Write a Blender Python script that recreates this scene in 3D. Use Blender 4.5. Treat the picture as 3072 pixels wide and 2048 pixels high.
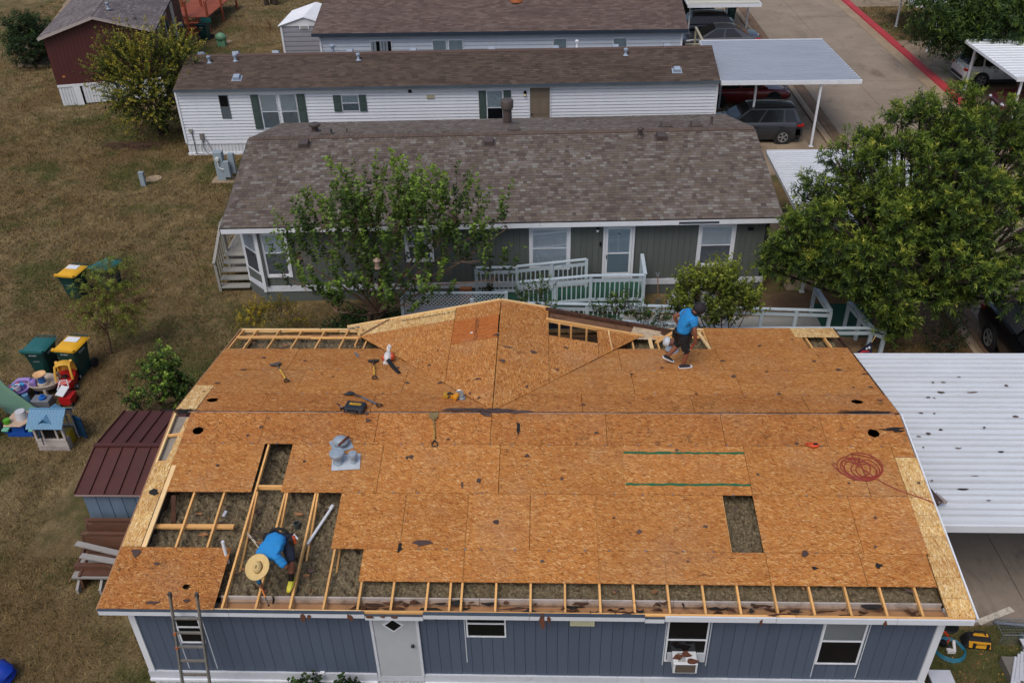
import bpy, bmesh, math, random
import numpy as np
from mathutils import Vector, Matrix, Euler
for o in list(bpy.data.objects): bpy.data.objects.remove(o)
SC = bpy.context.scene
COL = SC.collection
rnd = random.Random(7)
R = math.radians
# ------------------------------------------------------------ camera
CP = np.array([8.0931, -10.4941, 15.9767]); YAW, PIT, ROL, FOC = -0.0447704, 0.5917334, -0.0243975, 2684.9
_f = np.array([math.sin(YAW)*math.cos(PIT), math.cos(YAW)*math.cos(PIT), -math.sin(PIT)])
_r0 = np.array([math.cos(YAW), -math.sin(YAW), 0.]); _u0 = np.cross(_r0, _f)
_r = math.cos(ROL)*_r0+math.sin(ROL)*_u0; _u = -math.sin(ROL)*_r0+math.cos(ROL)*_u0
cd = bpy.data.cameras.new('camera'); cam = bpy.data.objects.new('camera', cd); COL.objects.link(cam)
cam.matrix_world = Matrix(((_r[0], _u[0], -_f[0], CP[0]), (_r[1], _u[1], -_f[1], CP[1]), (_r[2], _u[2], -_f[2], CP[2]), (0, 0, 0, 1)))
cd.sensor_width = 36; cd.lens = FOC/3072*36; cd.clip_end = 1500; cd.clip_start = 0.1
SC.camera = cam
# ------------------------------------------------------------ sky, sun, exposure (bright overcast)
SUN_EL, SUN_AZ = R(58), R(205)
wd = bpy.data.worlds.new('World'); SC.world = wd; wd.use_nodes = True
nt = wd.node_tree; nt.nodes.clear()
sk = nt.nodes.new('ShaderNodeTexSky'); sk.sky_type = 'NISHITA'; sk.sun_disc = False
sk.sun_elevation = SUN_EL; sk.sun_rotation = SUN_AZ; sk.air_density = 1.0; sk.dust_density = 4.0; sk.ozone_density = 1.2
bg = nt.nodes.new('ShaderNodeBackground'); bg.inputs[1].default_value = 0.135
wo = nt.nodes.new('ShaderNodeOutputWorld'); nt.links.new(sk.outputs[0], bg.inputs[0]); nt.links.new(bg.outputs[0], wo.inputs[0])
sl = bpy.data.lights.new('sun', 'SUN'); sl.energy = 1.2; sl.angle = R(28); sl.color = (1, 0.97, 0.93)
so = bpy.data.objects.new('sun', sl); COL.objects.link(so); so.location = (0, -20, 60)
_sd = Vector((math.sin(SUN_AZ)*math.cos(SUN_EL), math.cos(SUN_AZ)*math.cos(SUN_EL), math.sin(SUN_EL)))
so.rotation_euler = _sd.to_track_quat('Z', 'Y').to_euler()
SC.view_settings.view_transform = 'Standard'; SC.view_settings.look = 'None'; SC.view_settings.exposure = 0.0; SC.view_settings.gamma = 1
SC.view_settings.use_curve_mapping = False
# ------------------------------------------------------------ survey: picture direction -> real point on a known plane
S_ = 3072/2352
def _ray(px, py): return _f+_r*(px*S_-1536)/FOC-_u*(py*S_-1024)/FOC
def at(px, py, z=0.0):
    d = _ray(px, py); return Vector(CP+d*(z-CP[2])/d[2])
def aty(px, py, y):
    d = _ray(px, py); return Vector(CP+d*(y-CP[1])/d[1])
EAVE, RW, RH = 3.1, 4.646, 0.852
SL = RH/RW
def roofz(x, y): return EAVE+SL*(y if y < RW else 2*RW-y)
def gabz(x): return EAVE+RH-0.2*abs(x-6.95)
def onroof(px, py, far=False):
    d = _ray(px, py)
    if far: t = (EAVE+SL*(2*RW-CP[1])-CP[2])/(d[2]+SL*d[1])
    else: t = (EAVE+SL*CP[1]-CP[2])/(d[2]-SL*d[1])
    return Vector(CP+d*t)
def ongab(px, py):
    q = at(px, py, 3.7)
    for _ in range(6): q = at(px, py, gabz(q.x))
    return q
# ------------------------------------------------------------ objects
def tag(o, label=None, cat=None, group=None, kind=None):
    if label: o['label'] = label
    if cat: o['category'] = cat
    if group: o['group'] = group
    if kind: o['kind'] = kind
    return o
def thing(name, label, cat, loc=(0, 0, 0), rz=0.0, group=None):
    o = bpy.data.objects.new(name, None); COL.objects.link(o); o.empty_display_size = 0.2
    o.location = loc; o.rotation_euler = (0, 0, rz)
    o['_w'] = 1 if rz == 0 else 0
    return tag(o, label, cat, group)
def origin(p):
    while p.parent: p = p.parent
    return Vector(p.location) if p.get('_w') else Vector((0, 0, 0))
def link(name, me, parent=None, loc=(0, 0, 0), rot=None, scale=None):
    o = bpy.data.objects.new(name, me); COL.objects.link(o)
    if parent is not None: o.parent = parent
    o.location = loc
    if rot is not None: o.rotation_euler = rot
    if scale is not None: o.scale = scale
    return o
def piece(name, me, parent, loc, rot=(0, 0, 0), scale=None):
    q = Vector(loc)-origin(parent)
    pp = parent
    return link(name, me, parent, q, rot, scale)
def copy_tree(o, parent=None):
    c = o.copy(); COL.objects.link(c); c.parent = parent
    for ch in list(o.children): copy_tree(ch, c)
    return c
class MB:
    def __init__(s): s.v = []; s.f = []; s.m = []; s.a = []; s.sh = []; s.mi = 0; s.av = 0.5; s.smooth = False
    def _add(s, vs, fs):
        b = len(s.v); s.v += [tuple(v) for v in vs]
        for f in fs:
            s.f.append([b+i for i in f]); s.m.append(s.mi); s.a.append(s.av); s.sh.append(s.smooth)
    def box(s, x0, y0, z0, x1, y1, z1, M=None):
        vs = [Vector(p) for p in ((x0, y0, z0), (x1, y0, z0), (x1, y1, z0), (x0, y1, z0), (x0, y0, z1), (x1, y0, z1), (x1, y1, z1), (x0, y1, z1))]
        if M is not None: vs = [M @ v for v in vs]
        s._add(vs, [(3, 2, 1, 0), (4, 5, 6, 7), (0, 1, 5, 4), (1, 2, 6, 5), (2, 3, 7, 6), (3, 0, 4, 7)]); return s
    def cbox(s, c, d, M=None, taper=1.0):
        c = Vector(c); x, y, z = d[0]/2, d[1]/2, d[2]/2
        vs = [Vector((a*x*(taper if k > 0 else 1), b*y*(taper if k > 0 else 1), k*z)) for k in (-1, 1) for a, b in ((-1, -1), (1, -1), (1, 1), (-1, 1))]
        if M is not None: vs = [M.to_3x3() @ v for v in vs]
        s._add([c+v for v in vs], [(3, 2, 1, 0), (4, 5, 6, 7), (0, 1, 5, 4), (1, 2, 6, 5), (2, 3, 7, 6), (3, 0, 4, 7)]); return s
    def bar(s, p, q, w, h, up=(0, 0, 1)):
        p, q = Vector(p), Vector(q); d = (q-p).normalized(); up = Vector(up)
        if abs(d.dot(up)) > 0.98: up = Vector((0, 1, 0))
        r = d.cross(up).normalized(); u = r.cross(d)
        vs = [e+r*(a*w/2)+u*(b*h/2) for e in (p, q) for a, b in ((-1, -1), (1, -1), (1, 1), (-1, 1))]
        s._add(vs, [(0, 1, 2, 3), (7, 6, 5, 4), (0, 4, 5, 1), (1, 5, 6, 2), (2, 6, 7, 3), (3, 7, 4, 0)]); return s
    def tube(s, pts, r, n=8, cap=True):
        pts = [Vector(p) for p in pts]; k = len(pts)
        rr = r if isinstance(r, (list, tuple)) else [r]*k
        vs = []; ref = None
        for i, p in enumerate(pts):
            d = (pts[min(i+1, k-1)]-pts[max(i-1, 0)])
            d = d.normalized() if d.length > 1e-9 else Vector((0, 0, 1))
            if ref is None:
                ref = Vector((0, 0, 1)) if abs(d.z) < 0.9 else Vector((1, 0, 0))
            a = (ref-d*ref.dot(d))
            a = a.normalized() if a.length > 1e-6 else d.orthogonal().normalized()
            ref = a; b = d.cross(a)
            vs += [p+(a*math.cos(2*math.pi*j/n)+b*math.sin(2*math.pi*j/n))*rr[i] for j in range(n)]
        fs = [(i*n+j, i*n+(j+1) % n, (i+1)*n+(j+1) % n, (i+1)*n+j) for i in range(k-1) for j in range(n)]
        sm = s.smooth; s.smooth = True; s._add(vs, fs); s.smooth = sm
        if cap: s._add(vs[:n], [tuple(range(n))[::-1]]); s._add(vs[-n:], [tuple(range(n))])
        return s
    def lathe(s, prof, c=(0, 0, 0), n=16, M=None, sx=1, sy=1, cap=True):
        c = Vector(c); vs = []
        for r, z in prof:
            for j in range(n):
                v = Vector((r*math.cos(2*math.pi*j/n)*sx, r*math.sin(2*math.pi*j/n)*sy, z))
                vs.append(c+(M.to_3x3() @ v if M is not None else v))
        k = len(prof)
        fs = [(i*n+j, i*n+(j+1) % n, (i+1)*n+(j+1) % n, (i+1)*n+j) for i in range(k-1) for j in range(n)]
        sm = s.smooth; s.smooth = True; s._add(vs, fs); s.smooth = sm
        if cap: s._add(vs[:n], [tuple(range(n))[::-1]]); s._add(vs[-n:], [tuple(range(n))])
        return s
    def prism(s, poly, fz, th):            # poly (x,y), top surface z=fz(x,y), thickness th downwards
        n = len(poly)
        ar = sum(poly[i][0]*poly[(i+1) % n][1]-poly[(i+1) % n][0]*poly[i][1] for i in range(n))
        if ar < 0: poly = poly[::-1]
        vs = [(x, y, fz(x, y)) for x, y in poly]+[(x, y, fz(x, y)-th) for x, y in poly]
        s._add(vs, [tuple(range(n)), tuple(range(n, 2*n))[::-1]]+[(i+n, (i+1) % n+n, (i+1) % n, i) for i in range(n)]); return s
    def extr(s, poly, o, ex, ey, ez):      # poly in plane (ex,ey) at o extruded along vector ez
        o, ex, ey, ez = Vector(o), Vector(ex), Vector(ey), Vector(ez); n = len(poly)
        a = [o+ex*p[0]+ey*p[1] for p in poly]; b = [v+ez for v in a]
        s._add(a+b, [tuple(range(n))[::-1], tuple(range(n, 2*n))]+[(i, (i+1) % n, (i+1) % n+n, i+n) for i in range(n)]); return s
    def ball(s, c, r, n=10, k=6, M=None):
        rx, ry, rz = r if isinstance(r, (list, tuple)) else (r, r, r)
        pr = [(max(1e-4, math.sin(math.pi*i/k)), -math.cos(math.pi*i/k)) for i in range(k+1)]
        c = Vector(c); vs = []
        for a, z in pr:
            for j in range(n):
                v = Vector((a*rx*math.cos(2*math.pi*j/n), a*ry*math.sin(2*math.pi*j/n), z*rz)); vs.append(c+(M.to_3x3() @ v if M is not None else v))
        sm = s.smooth; s.smooth = True
        s._add(vs, [(i*n+j, i*n+(j+1) % n, (i+1)*n+(j+1) % n, (i+1)*n+j) for i in range(k) for j in range(n)]); s.smooth = sm; return s
    def face(s, pts): s._add(pts, [tuple(range(len(pts)))]); return s
    def mesh(s, name, mats, off=Vector((0, 0, 0)), attr=False):
        me = bpy.data.meshes.new(name)
        me.from_pydata([(v[0]-off[0], v[1]-off[1], v[2]-off[2]) for v in s.v], [], s.f)
        for m in (mats if isinstance(mats, (list, tuple)) else [mats]): me.materials.append(m)
        me.polygons.foreach_set('material_index', s.m); me.polygons.foreach_set('use_smooth', s.sh)
        if attr:
            at_ = me.attributes.new('shade', 'FLOAT', 'FACE'); at_.data.foreach_set('value', np.array(s.a, dtype=np.float32))
        if any(s.sh): me.set_sharp_from_angle(angle=R(38))
        me.update(); return me
    def build(s, name, mats, parent=None, attr=False, bevel=0, kind=None, label=None):
        off = origin(parent) if parent is not None else Vector((0, 0, 0))
        o = link(name, s.mesh(name, mats, off, attr), parent)
        if bevel:
            b = o.modifiers.new('bevel', 'BEVEL'); b.width = bevel; b.segments = 2; b.limit_method = 'ANGLE'; b.angle_limit = R(40)
        if kind: o['kind'] = kind
        if label: o['label'] = label
        return o
def clip(poly, a, b, c):                   # keep a*x+b*y <= c
    out = []
    for i in range(len(poly)):
        p, q = poly[i], poly[(i+1) % len(poly)]
        dp, dq = a*p[0]+b*p[1]-c, a*q[0]+b*q[1]-c
        if dp <= 0: out.append(p)
        if dp*dq < 0:
            t = dp/(dp-dq); out.append((p[0]+(q[0]-p[0])*t, p[1]+(q[1]-p[1])*t))
    return out
def blob(r1, r2, n=7, seed=0, j=.35):
    rs = random.Random(seed); a0 = rs.uniform(0, 6)
    return [(r1*math.cos(a0+2*math.pi*i/n)*(1+rs.uniform(-j, j)), r2*math.sin(a0+2*math.pi*i/n)*(1+rs.uniform(-j, j))) for i in range(n)]
def rect(x0, y0, x1, y1): return [(x0, y0), (x1, y0), (x1, y1), (x0, y1)]
# ------------------------------------------------------------ materials
def hx(h): 
    v = [int(h[i:i+2], 16)/255 for i in (0, 2, 4)]
    return tuple(x/12.92 if x <= 0.04045 else ((x+0.055)/1.055)**2.4 for x in v)
class NT:
    def __init__(s, name):
        s.m = bpy.data.materials.new(name); s.m.use_nodes = True; s.t = s.m.node_tree; s.b = s.t.nodes['Principled BSDF']
    def n(s, ty, **kw):
        x = s.t.nodes.new('ShaderNode'+ty)
        for k, v in kw.items(): setattr(x, k, v)
        return x
    def l(s, a, b): s.t.links.new(a, b)
    def pos(s, world=False):
        if world: return s.n('NewGeometry').outputs['Position']
        return s.n('TexCoord').outputs['Object']
    def mapv(s, src, scale=(1, 1, 1), rot=(0, 0, 0), loc=(0, 0, 0)):
        x = s.n('Mapping'); x.inputs['Scale'].default_value = scale; x.inputs['Rotation'].default_value = rot; x.inputs['Location'].default_value = loc
        s.l(src, x.inputs[0]); return x.outputs[0]
    def noise(s, src, scale, detail=4, rough=0.55, dist=0.0):
        x = s.n('TexNoise'); x.inputs['Scale'].default_value = scale; x.inputs['Detail'].default_value = detail
        x.inputs['Roughness'].default_value = rough; x.inputs['Distortion'].default_value = dist
        s.l(src, x.inputs['Vector']); return x.outputs[0]
    def ramp(s, src, stops, inter='LINEAR'):
        x = s.n('ValToRGB'); e = x.color_ramp.elements; x.color_ramp.interpolation = inter
        while len(e) < len(stops): e.new(0.5)
        for i, (p, c) in enumerate(stops):
            e[i].position = p; e[i].color = (*c, 1) if isinstance(c, tuple) else (c, c, c, 1)
        s.l(src, x.inputs[0]); return x.outputs[0]
    def mix(s, f, a, b, mode='MIX'):
        x = s.n('Mix', data_type='RGBA', blend_type=mode)
        for i, v in ((0, f), (6, a), (7, b)):
            if isinstance(v, (int, float)): x.inputs[i].default_value = v
            elif isinstance(v, tuple): x.inputs[i].default_value = (*v, 1)
            else: s.l(v, x.inputs[i])
        return x.outputs[2]
    def math(s, op, a, b=0.0, c=None):
        x = s.n('Math', operation=op)
        for i, v in enumerate((a, b) if c is None else (a, b, c)):
            if isinstance(v, (int, float)): x.inputs[i].default_value = v
            else: s.l(v, x.inputs[i])
        return x.outputs[0]
    def rand(s): return s.n('ObjectInfo').outputs['Random']
    def attr(s, name='shade'): return s.n('Attribute', attribute_name=name).outputs['Fac']
    def bump(s, h, strength=0.3, dist=0.02):
        x = s.n('Bump'); x.inputs['Strength'].default_value = strength; x.inputs['Distance'].default_value = dist
        s.l(h, x.inputs['Height']); s.l(x.outputs[0], s.b.inputs['Normal'])
    def out(s, col=None, rough=0.7, metal=0.0, spec=None):
        if col is not None:
            if isinstance(col, tuple): s.b.inputs['Base Color'].default_value = (*col, 1)
            else: s.l(col, s.b.inputs['Base Color'])
        if isinstance(rough, (int, float)): s.b.inputs['Roughness'].default_value = rough
        else: s.l(rough, s.b.inputs['Roughness'])
        s.b.inputs['Metallic'].default_value = metal
        if spec is not None: s.b.inputs['Specular IOR Level'].default_value = spec
        return s.m
def sc(c, k): return tuple(min(1.0, x*k) for x in c)
_mc = {}
def M(col, rough=0.6, var=0.12, scale=6, metal=0.0, bump=0.0, stretch=(1, 1, 1), rv=0.08, dirt=None, world=False, name=None, spec=None):
    """painted / plastic / wood surface: base colour with uneven tone, dirt and slight relief"""
    key = (col, rough, var, scale, metal, bump, stretch, rv, dirt, world)
    if key in _mc: return _mc[key]
    c = hx(col) if isinstance(col, str) else col
    t = NT(name or 'surface'); p = t.mapv(t.pos(world), stretch)
    a = t.noise(p, scale, 6, 0.6); b = t.noise(p, scale*0.23, 3)
    f = t.math('ADD', t.math('MULTIPLY', a, 0.6), t.math('MULTIPLY', b, 0.4))
    k = t.ramp(f, [(0.3, sc(c, 1-var)), (0.7, sc(c, 1+var))])
    if rv: k = t.mix(1.0, k, t.ramp(t.rand(), [(0, 1-rv), (1, 1+rv*0.0+rv)]), 'MULTIPLY')
    if dirt:
        d = t.noise(t.mapv(t.pos(world), (1, 1, 1)), scale*0.6, 8, 0.7, 0.6)
        k = t.mix(t.ramp(d, [(dirt[1], 0.0), (min(1, dirt[1]+0.18), dirt[2])]), k, hx(dirt[0]))
    if bump: t.bump(a, bump, 0.01)
    m = t.out(k, t.ramp(a, [(0.2, max(0, rough-0.1)), (0.8, min(1, rough+0.1))]), metal, spec)
    _mc[key] = m; return m
def mat_osb(name, cols, rot=0.0, dark=0.5, st_=0.62):
    t = NT(name); g = t.pos(True)
    off = t.n('CombineXYZ'); r = t.rand()
    t.l(t.math('MULTIPLY', r, 37.0), off.inputs[0]); t.l(t.math('MULTIPLY', r, 91.0), off.inputs[1])
    ad = t.n('VectorMath', operation='ADD'); t.l(g, ad.inputs[0]); t.l(off.outputs[0], ad.inputs[1])
    p0 = t.mapv(ad.outputs[0], (1, 1, 0), (0, 0, rot)); L = []
    for i, (an, sx, sy) in enumerate(((0.08, 11, 62), (-0.3, 13, 66), (0.42, 15, 70), (1.0, 20, 80))):
        q = t.mapv(t.mapv(p0, (1, 1, 1), (0, 0, an), (i*3.1, i*7.7, 0)), (sx, sy, 1))
        w = t.n('TexVoronoi', feature='F1', voronoi_dimensions='2D'); w.inputs['Scale'].default_value = 1; t.l(q, w.inputs['Vector'])
        sp = t.n('SeparateColor'); t.l(w.outputs['Color'], sp.inputs[0]); L.append(sp)
    v = L[0].outputs[0]
    v = t.mix(t.ramp(L[1].outputs[1], [(0.5, 0.0), (0.55, 1.0)]), v, L[1].outputs[0])
    v = t.mix(t.ramp(L[2].outputs[1], [(0.6, 0.0), (0.65, 1.0)]), v, L[2].outputs[0])
    c = t.ramp(v, [(0.0, cols[0]), (0.14, cols[1]), (0.55, cols[2]), (0.86, cols[3]), (1.0, cols[4])])
    fine = t.noise(t.mapv(p0, (5, 26, 1)), 3, 5, 0.7)
    c = t.mix(0.6, c, t.ramp(fine, [(0.3, 0.36), (0.72, 0.64)]), 'OVERLAY')
    med = t.noise(t.mapv(p0, (1.6, 7, 1)), 1.7, 6, 0.72, 0.5)
    c = t.mix(t.ramp(med, [(0.5, 0.0), (0.75, 0.55)]), c, hx('8e5128'))
    dk = t.math('MULTIPLY', t.ramp(L[3].outputs[2], [(0.9, 0.0), (0.93, 1.0)]), dark)
    c = t.mix(dk, c, hx('54301a'))
    big = t.noise(t.mapv(ad.outputs[0], (0.45, 1.5, 0)), 1.2, 6, 0.7, 0.4)
    c = t.mix(t.ramp(big, [(0.47, 0.0), (0.75, 0.5)]), c, hx('935427'))
    gr = t.noise(t.mapv(g, (0.5, 0.5, 0), (0, 0, 0), (2, 6, 0)), 1.0, 6, 0.7)
    c = t.mix(t.ramp(gr, [(0.5, 0.0), (0.75, 0.3)]), c, hx('a08a70'))
    sn = t.noise(t.mapv(ad.outputs[0], (1.1, 1.6, 0), (0, 0, 0), (5, 3, 0)), 2.2, 7, 0.7, 0.8)
    c = t.mix(t.ramp(sn, [(st_, 0.0), (st_+0.1, 0.75)]), c, hx('553623'))
    c = t.mix(1.0, c, t.ramp(r, [(0, 0.91), (1, 1.04)]), 'MULTIPLY')
    sx = t.n('SeparateXYZ'); t.l(g, sx.inputs[0]); fr = t.math('PINGPONG', t.math('SUBTRACT', sx.outputs[0], 0.42), 0.307)
    nl = t.math('MULTIPLY', t.ramp(fr, [(0.0, 1.0), (0.012, 0.0)]), t.ramp(t.noise(t.mapv(g, (1, 9, 1)), 2, 3, .7), [(0.5, 0.0), (0.62, 0.5)]))
    c = t.mix(nl, c, hx('4a3020'))
    t.bump(v, 0.25, 0.004)
    return t.out(c, 0.8, 0, 0.2)
OSB = mat_osb('weathered strand board', [hx('80491f'), hx('a96a32'), hx('b6793e'), hx('c18c50'), hx('d2a975')])
OSB2 = mat_osb('browned strand board', [hx('75441f'), hx('9f622f'), hx('b0723a'), hx('bc844a'), hx('cea26c')], dark=0.65, st_=0.58)
OSBG = mat_osb('weathered strand board turned', [hx('80491f'), hx('a96a32'), hx('b6793e'), hx('c18c50'), hx('d2a975')], rot=R(62), dark=0.75)
OSBN = mat_osb('new strand board', [hx('a8783c'), hx('c79a58'), hx('d8b274'), hx('e3c892'), hx('ecd8ac')], rot=R(80), dark=0.4, st_=0.7)
OSBD = mat_osb('reddish plywood', [hx('8a4a20'), hx('a45a28'), hx('b0652e'), hx('b9713a'), hx('c07a40')], dark=0.2)
WOOD = M('d9a564', 0.7, 0.22, 4, stretch=(1, 6, 6), bump=0.2, rv=0.12, dirt=('7a4a26', 0.6, 0.6), name='pine framing')
WOODY = M('e3c08a', 0.7, 0.15, 4, bump=0.15, rv=0.08, name='fresh pine')
ROT = M('4a2c1a', 0.9, 0.5, 9, bump=0.5, dirt=('1c120c', 0.5, 0.9), name='rotten wood')
WHITE = M('d6dae0', 0.5, 0.06, 3, rv=0.03, dirt=('a9a9a5', 0.6, 0.5), name='white paint')
WHITE2 = M('c3c8d0', 0.6, 0.08, 5, rv=0.05, dirt=('8f8f8b', 0.58, 0.6), name='weathered white paint')
BLACK = M('101113', 0.4, 0.15, 8, name='black plastic')
GLASSD = M((0.006, 0.007, 0.009), 0.15, 0.1, 2, spec=0.3, name='dark window screen')
STEEL = M('9a9da0', 0.4, 0.15, 8, metal=0.8, name='galvanised steel')
GALV = M('8c97a3', 0.55, 0.15, 6, metal=0.15, dirt=('6b5d50', 0.66, 0.7), name='grey painted metal')
INSUL = None
def mat_insul():
    t = NT('blown insulation'); p = t.pos(True)
    a = t.noise(p, 19, 9, 0.8); b = t.noise(p, 2.2, 5, 0.6); w = t.noise(t.mapv(p, (1, 1, 1), (0, 0, 0), (4, 9, 0)), 2.6, 5, 0.7)
    c = t.ramp(a, [(0.33, hx('3a3226')), (0.5, hx('796d57')), (0.67, hx('aa9d81'))])
    c = t.mix(t.ramp(b, [(0.5, 0.0), (0.8, 0.5)]), c, hx('6a5a3c'))
    c = t.mix(t.ramp(w, [(0.66, 0.0), (0.72, 0.6)]), c, hx('a3643a'))
    t.bump(a, 1.0, 0.05); return t.out(c, 1.0, 0, 0.1)
INSUL = mat_insul()
def mat_shingle(name, cols, grime, use_attr):
    t = NT(name); v = t.attr() if use_attr else t.rand()
    c = t.ramp(v, [(i/(len(cols)-1), hx(q)) for i, q in enumerate(cols)])
    p = t.pos(True); g = t.noise(p, 60, 3, 0.8); b = t.noise(t.mapv(p, (0.35, 1, 1)), 0.7, 5, 0.65)
    c = t.mix(0.35, c, t.ramp(g, [(0.3, 0.3), (0.7, 0.7)]), 'OVERLAY')
    c = t.mix(t.ramp(b, [(0.45, 0.0), (0.8, 0.55)]), c, hx(grime))
    t.bump(g, 0.4, 0.004); return t.out(c, 0.95, 0, 0.2)
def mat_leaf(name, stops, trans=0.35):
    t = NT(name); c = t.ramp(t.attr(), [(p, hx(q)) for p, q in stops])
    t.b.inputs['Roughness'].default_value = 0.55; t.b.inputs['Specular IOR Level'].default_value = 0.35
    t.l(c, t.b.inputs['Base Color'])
    tr = t.n('BsdfTranslucent'); t.l(t.mix(1.0, c, (1.0, 1.0, 0.55), 'MULTIPLY'), tr.inputs[0])
    mx = t.n('MixShader'); mx.inputs[0].default_value = trans
    t.l(t.b.outputs[0], mx.inputs[1]); t.l(tr.outputs[0], mx.inputs[2])
    t.l(mx.outputs[0], t.t.nodes['Material Output'].inputs[0]); return t.m
def mat_paint(col, metal=0.3):
    t = NT('car paint'); n = t.noise(t.pos(), 3, 4)
    c = hx(col); t.b.inputs['Coat Weight'].default_value = 0.7; t.b.inputs['Coat Roughness'].default_value = 0.08
    return t.out(t.ramp(n, [(0.3, sc(c, 0.92)), (0.7, sc(c, 1.06))]), 0.42, metal)
GLASS = M((0.01, 0.012, 0.014), 0.06, 0.1, 2, name='tinted glass')
RUBBER = M('17171a', 0.85, 0.2, 12, name='rubber')
# ============================================================ ground, road
def mat_lawn(blade):
    t = NT('dry lawn'); p = t.pos(True)
    a = t.noise(p, 0.22, 6, 0.62); b = t.noise(t.mapv(p, (1, 0.7, 1), (0, 0, 0.3)), 1.5, 9, 0.78, 0.1); f = t.noise(t.mapv(p, (1, 2.2, 1)), 17, 4, 0.75)
    g = t.noise(t.mapv(p, (1, 1, 1), (0, 0, 0), (31, 12, 0)), 0.32, 9, 0.72)
    c = t.ramp(b, [(0.28, hx('50442f')), (0.46, hx('776749')), (0.6, hx('93805d')), (0.78, hx('b5a27e'))])
    c = t.mix(t.ramp(a, [(0.45, 0.0), (0.62, 0.6)]), c, hx('6a5538'))
    c = t.mix(t.ramp(g, [(0.5, 0.0), (0.62, 0.85)]), c, hx('4f572f'))
    c = t.mix(t.ramp(f, [(0.34, 0.6), (0.62, 0.0)]), c, hx('352b1d'))
    if blade:
        c = t.mix(1.0, c, t.ramp(t.attr(), [(0, (0.6, 0.62, 0.55)), (1, (1.75, 1.65, 1.45))]), 'MULTIPLY')
    else:
        e = t.noise(t.mapv(p, (1, 1.5, 1), (0, 0, 0.2), (7, 3, 0)), 0.8, 9, 0.78, 0.4)
        c = t.mix(t.ramp(e, [(0.655, 0.0), (0.72, 0.8)]), c, hx('b09c7c'))
        t.bump(f, 0.9, 0.04)
    return t.out(c, 0.95, 0, 0.1)
LAWN = mat_lawn(False)
GX = [-700, -60, 60, 700]; GY = [-700, -40, 120, 900]
mb = MB()
mb._add([(x, y, 0) for y in GY for x in GX], [(j*4+i, j*4+i+1, j*4+i+5, j*4+i+4) for j in range(3) for i in range(3)])
tag(mb.build('lawn', LAWN), kind='structure')
def mat_conc(name, c1, c2, stain, s=0.35, st=0.55):
    t = NT(name); p = t.pos(True)
    a = t.noise(p, s, 8, 0.68, 0.5); b = t.noise(p, 3, 6, 0.7); f = t.noise(p, 40, 3, 0.8)
    w = t.noise(t.mapv(p, (1.6, 0.5, 1)), 0.9, 8, 0.72, 1.0)
    c = t.ramp(a, [(0.3, hx(c1)), (0.65, hx(c2))])
    c = t.mix(t.ramp(w, [(st, 0.0), (st+0.2, 0.75)]), c, hx(stain))
    c = t.mix(t.ramp(b, [(0.6, 0.0), (0.8, 0.35)]), c, hx(stain))
    c = t.mix(0.3, c, t.ramp(f, [(0.3, 0.35), (0.7, 0.65)]), 'OVERLAY')
    t.bump(f, 0.3, 0.01); return t.out(c, 0.85, 0, 0.25)
ROADM = mat_conc('road concrete', '7d7062', '958777', '5e5145')
DRIVE = mat_conc('driveway concrete', '7a6a58', '94836e', '55483b', 0.5, 0.5)
SLABD = mat_conc('stained slab', '736a60', '8d8175', '4c443d', 0.6, 0.5)
DIRT = M('6b553d', 0.95, 0.25, 5, bump=0.6, rv=0, world=True, dirt=('8c7658', 0.6, 0.5), name='bare dirt')
GUT = mat_conc('gutter pan', '6a5443', '836c56', '4a3a2e', 0.7, 0.48)
KERB = mat_conc('kerb concrete', '8a7762', '9f8c75', '6a5a4a', 0.9, 0.6)
REDP = M('a83238', 0.7, 0.16, 3, rv=0, world=True, dirt=('7a3a38', 0.6, 0.6), name='red kerb paint')
def slabs(x0, y0, x1, y1, nx, ny, z, mat, parent, name='slab', gap=0.012):
    for i in range(nx):
        for j in range(ny):
            a, b = x0+(x1-x0)*i/nx+gap/2, x0+(x1-x0)*(i+1)/nx-gap/2
            c, d = y0+(y1-y0)*j/ny+gap/2, y0+(y1-y0)*(j+1)/ny-gap/2
            MB().box(a, c, -0.05, b, d, z+rnd.uniform(-.003, .003)).build(name, mat, parent)
rd = bpy.data.objects.new('road', None); COL.objects.link(rd); tag(rd, kind='structure')
mb = MB(); mb.box(21.9, -40, -0.1, 29.4, 120, 0.004); mb.build('joint_filler', M('3d342c', 0.9, 0.2, 8, name='joint filler'), rd)
slabs(22.15, -20.5, 25.2, 84.5, 1, 23, 0.02, ROADM, rd, 'slab', 0.02)
slabs(25.2, -20.5, 28.6, 84.5, 1, 23, 0.02, ROADM, rd, 'slab', 0.02)
kb = bpy.data.objects.new('kerb', None); COL.objects.link(kb); tag(kb, kind='structure')
for k in range(24):
    y0, y1 = -12+k*4.0+.006, -8+k*4.0-.006
    m = MB(); m.extr([(0, 0), (0, .02), (.5, .015), (.52, 0)], (21.63, y0, 0.003), (1, 0, 0), (0, 0, 1), (0, y1-y0, 0)); m.build('gutter_slab', GUT, kb)
    m = MB(); m.extr([(0, 0), (0, .1), (.12, .115), (.3, .05), (.4, 0.0)], (21.22, y0, 0.0), (1, 0, 0), (0, 0, 1), (0, y1-y0, 0)); m.build('kerb_stone', KERB, kb)
    m = MB(); m.box(28.61, y0, 0, 29.24, y1, 0.018); m.build('gutter_slab', KERB, kb)
    m = MB(); m.extr([(0, 0), (.05, .11), (.12, .14), (.4, .14), (.42, 0)], (29.25, y0, 0.0), (1, 0, 0), (0, 0, 1), (0, y1-y0, 0)); m.build('kerb_stone', REDP, kb, label='red painted kerb stone')
dv = bpy.data.objects.new('driveway', None); COL.objects.link(dv); tag(dv, kind='structure')
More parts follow.
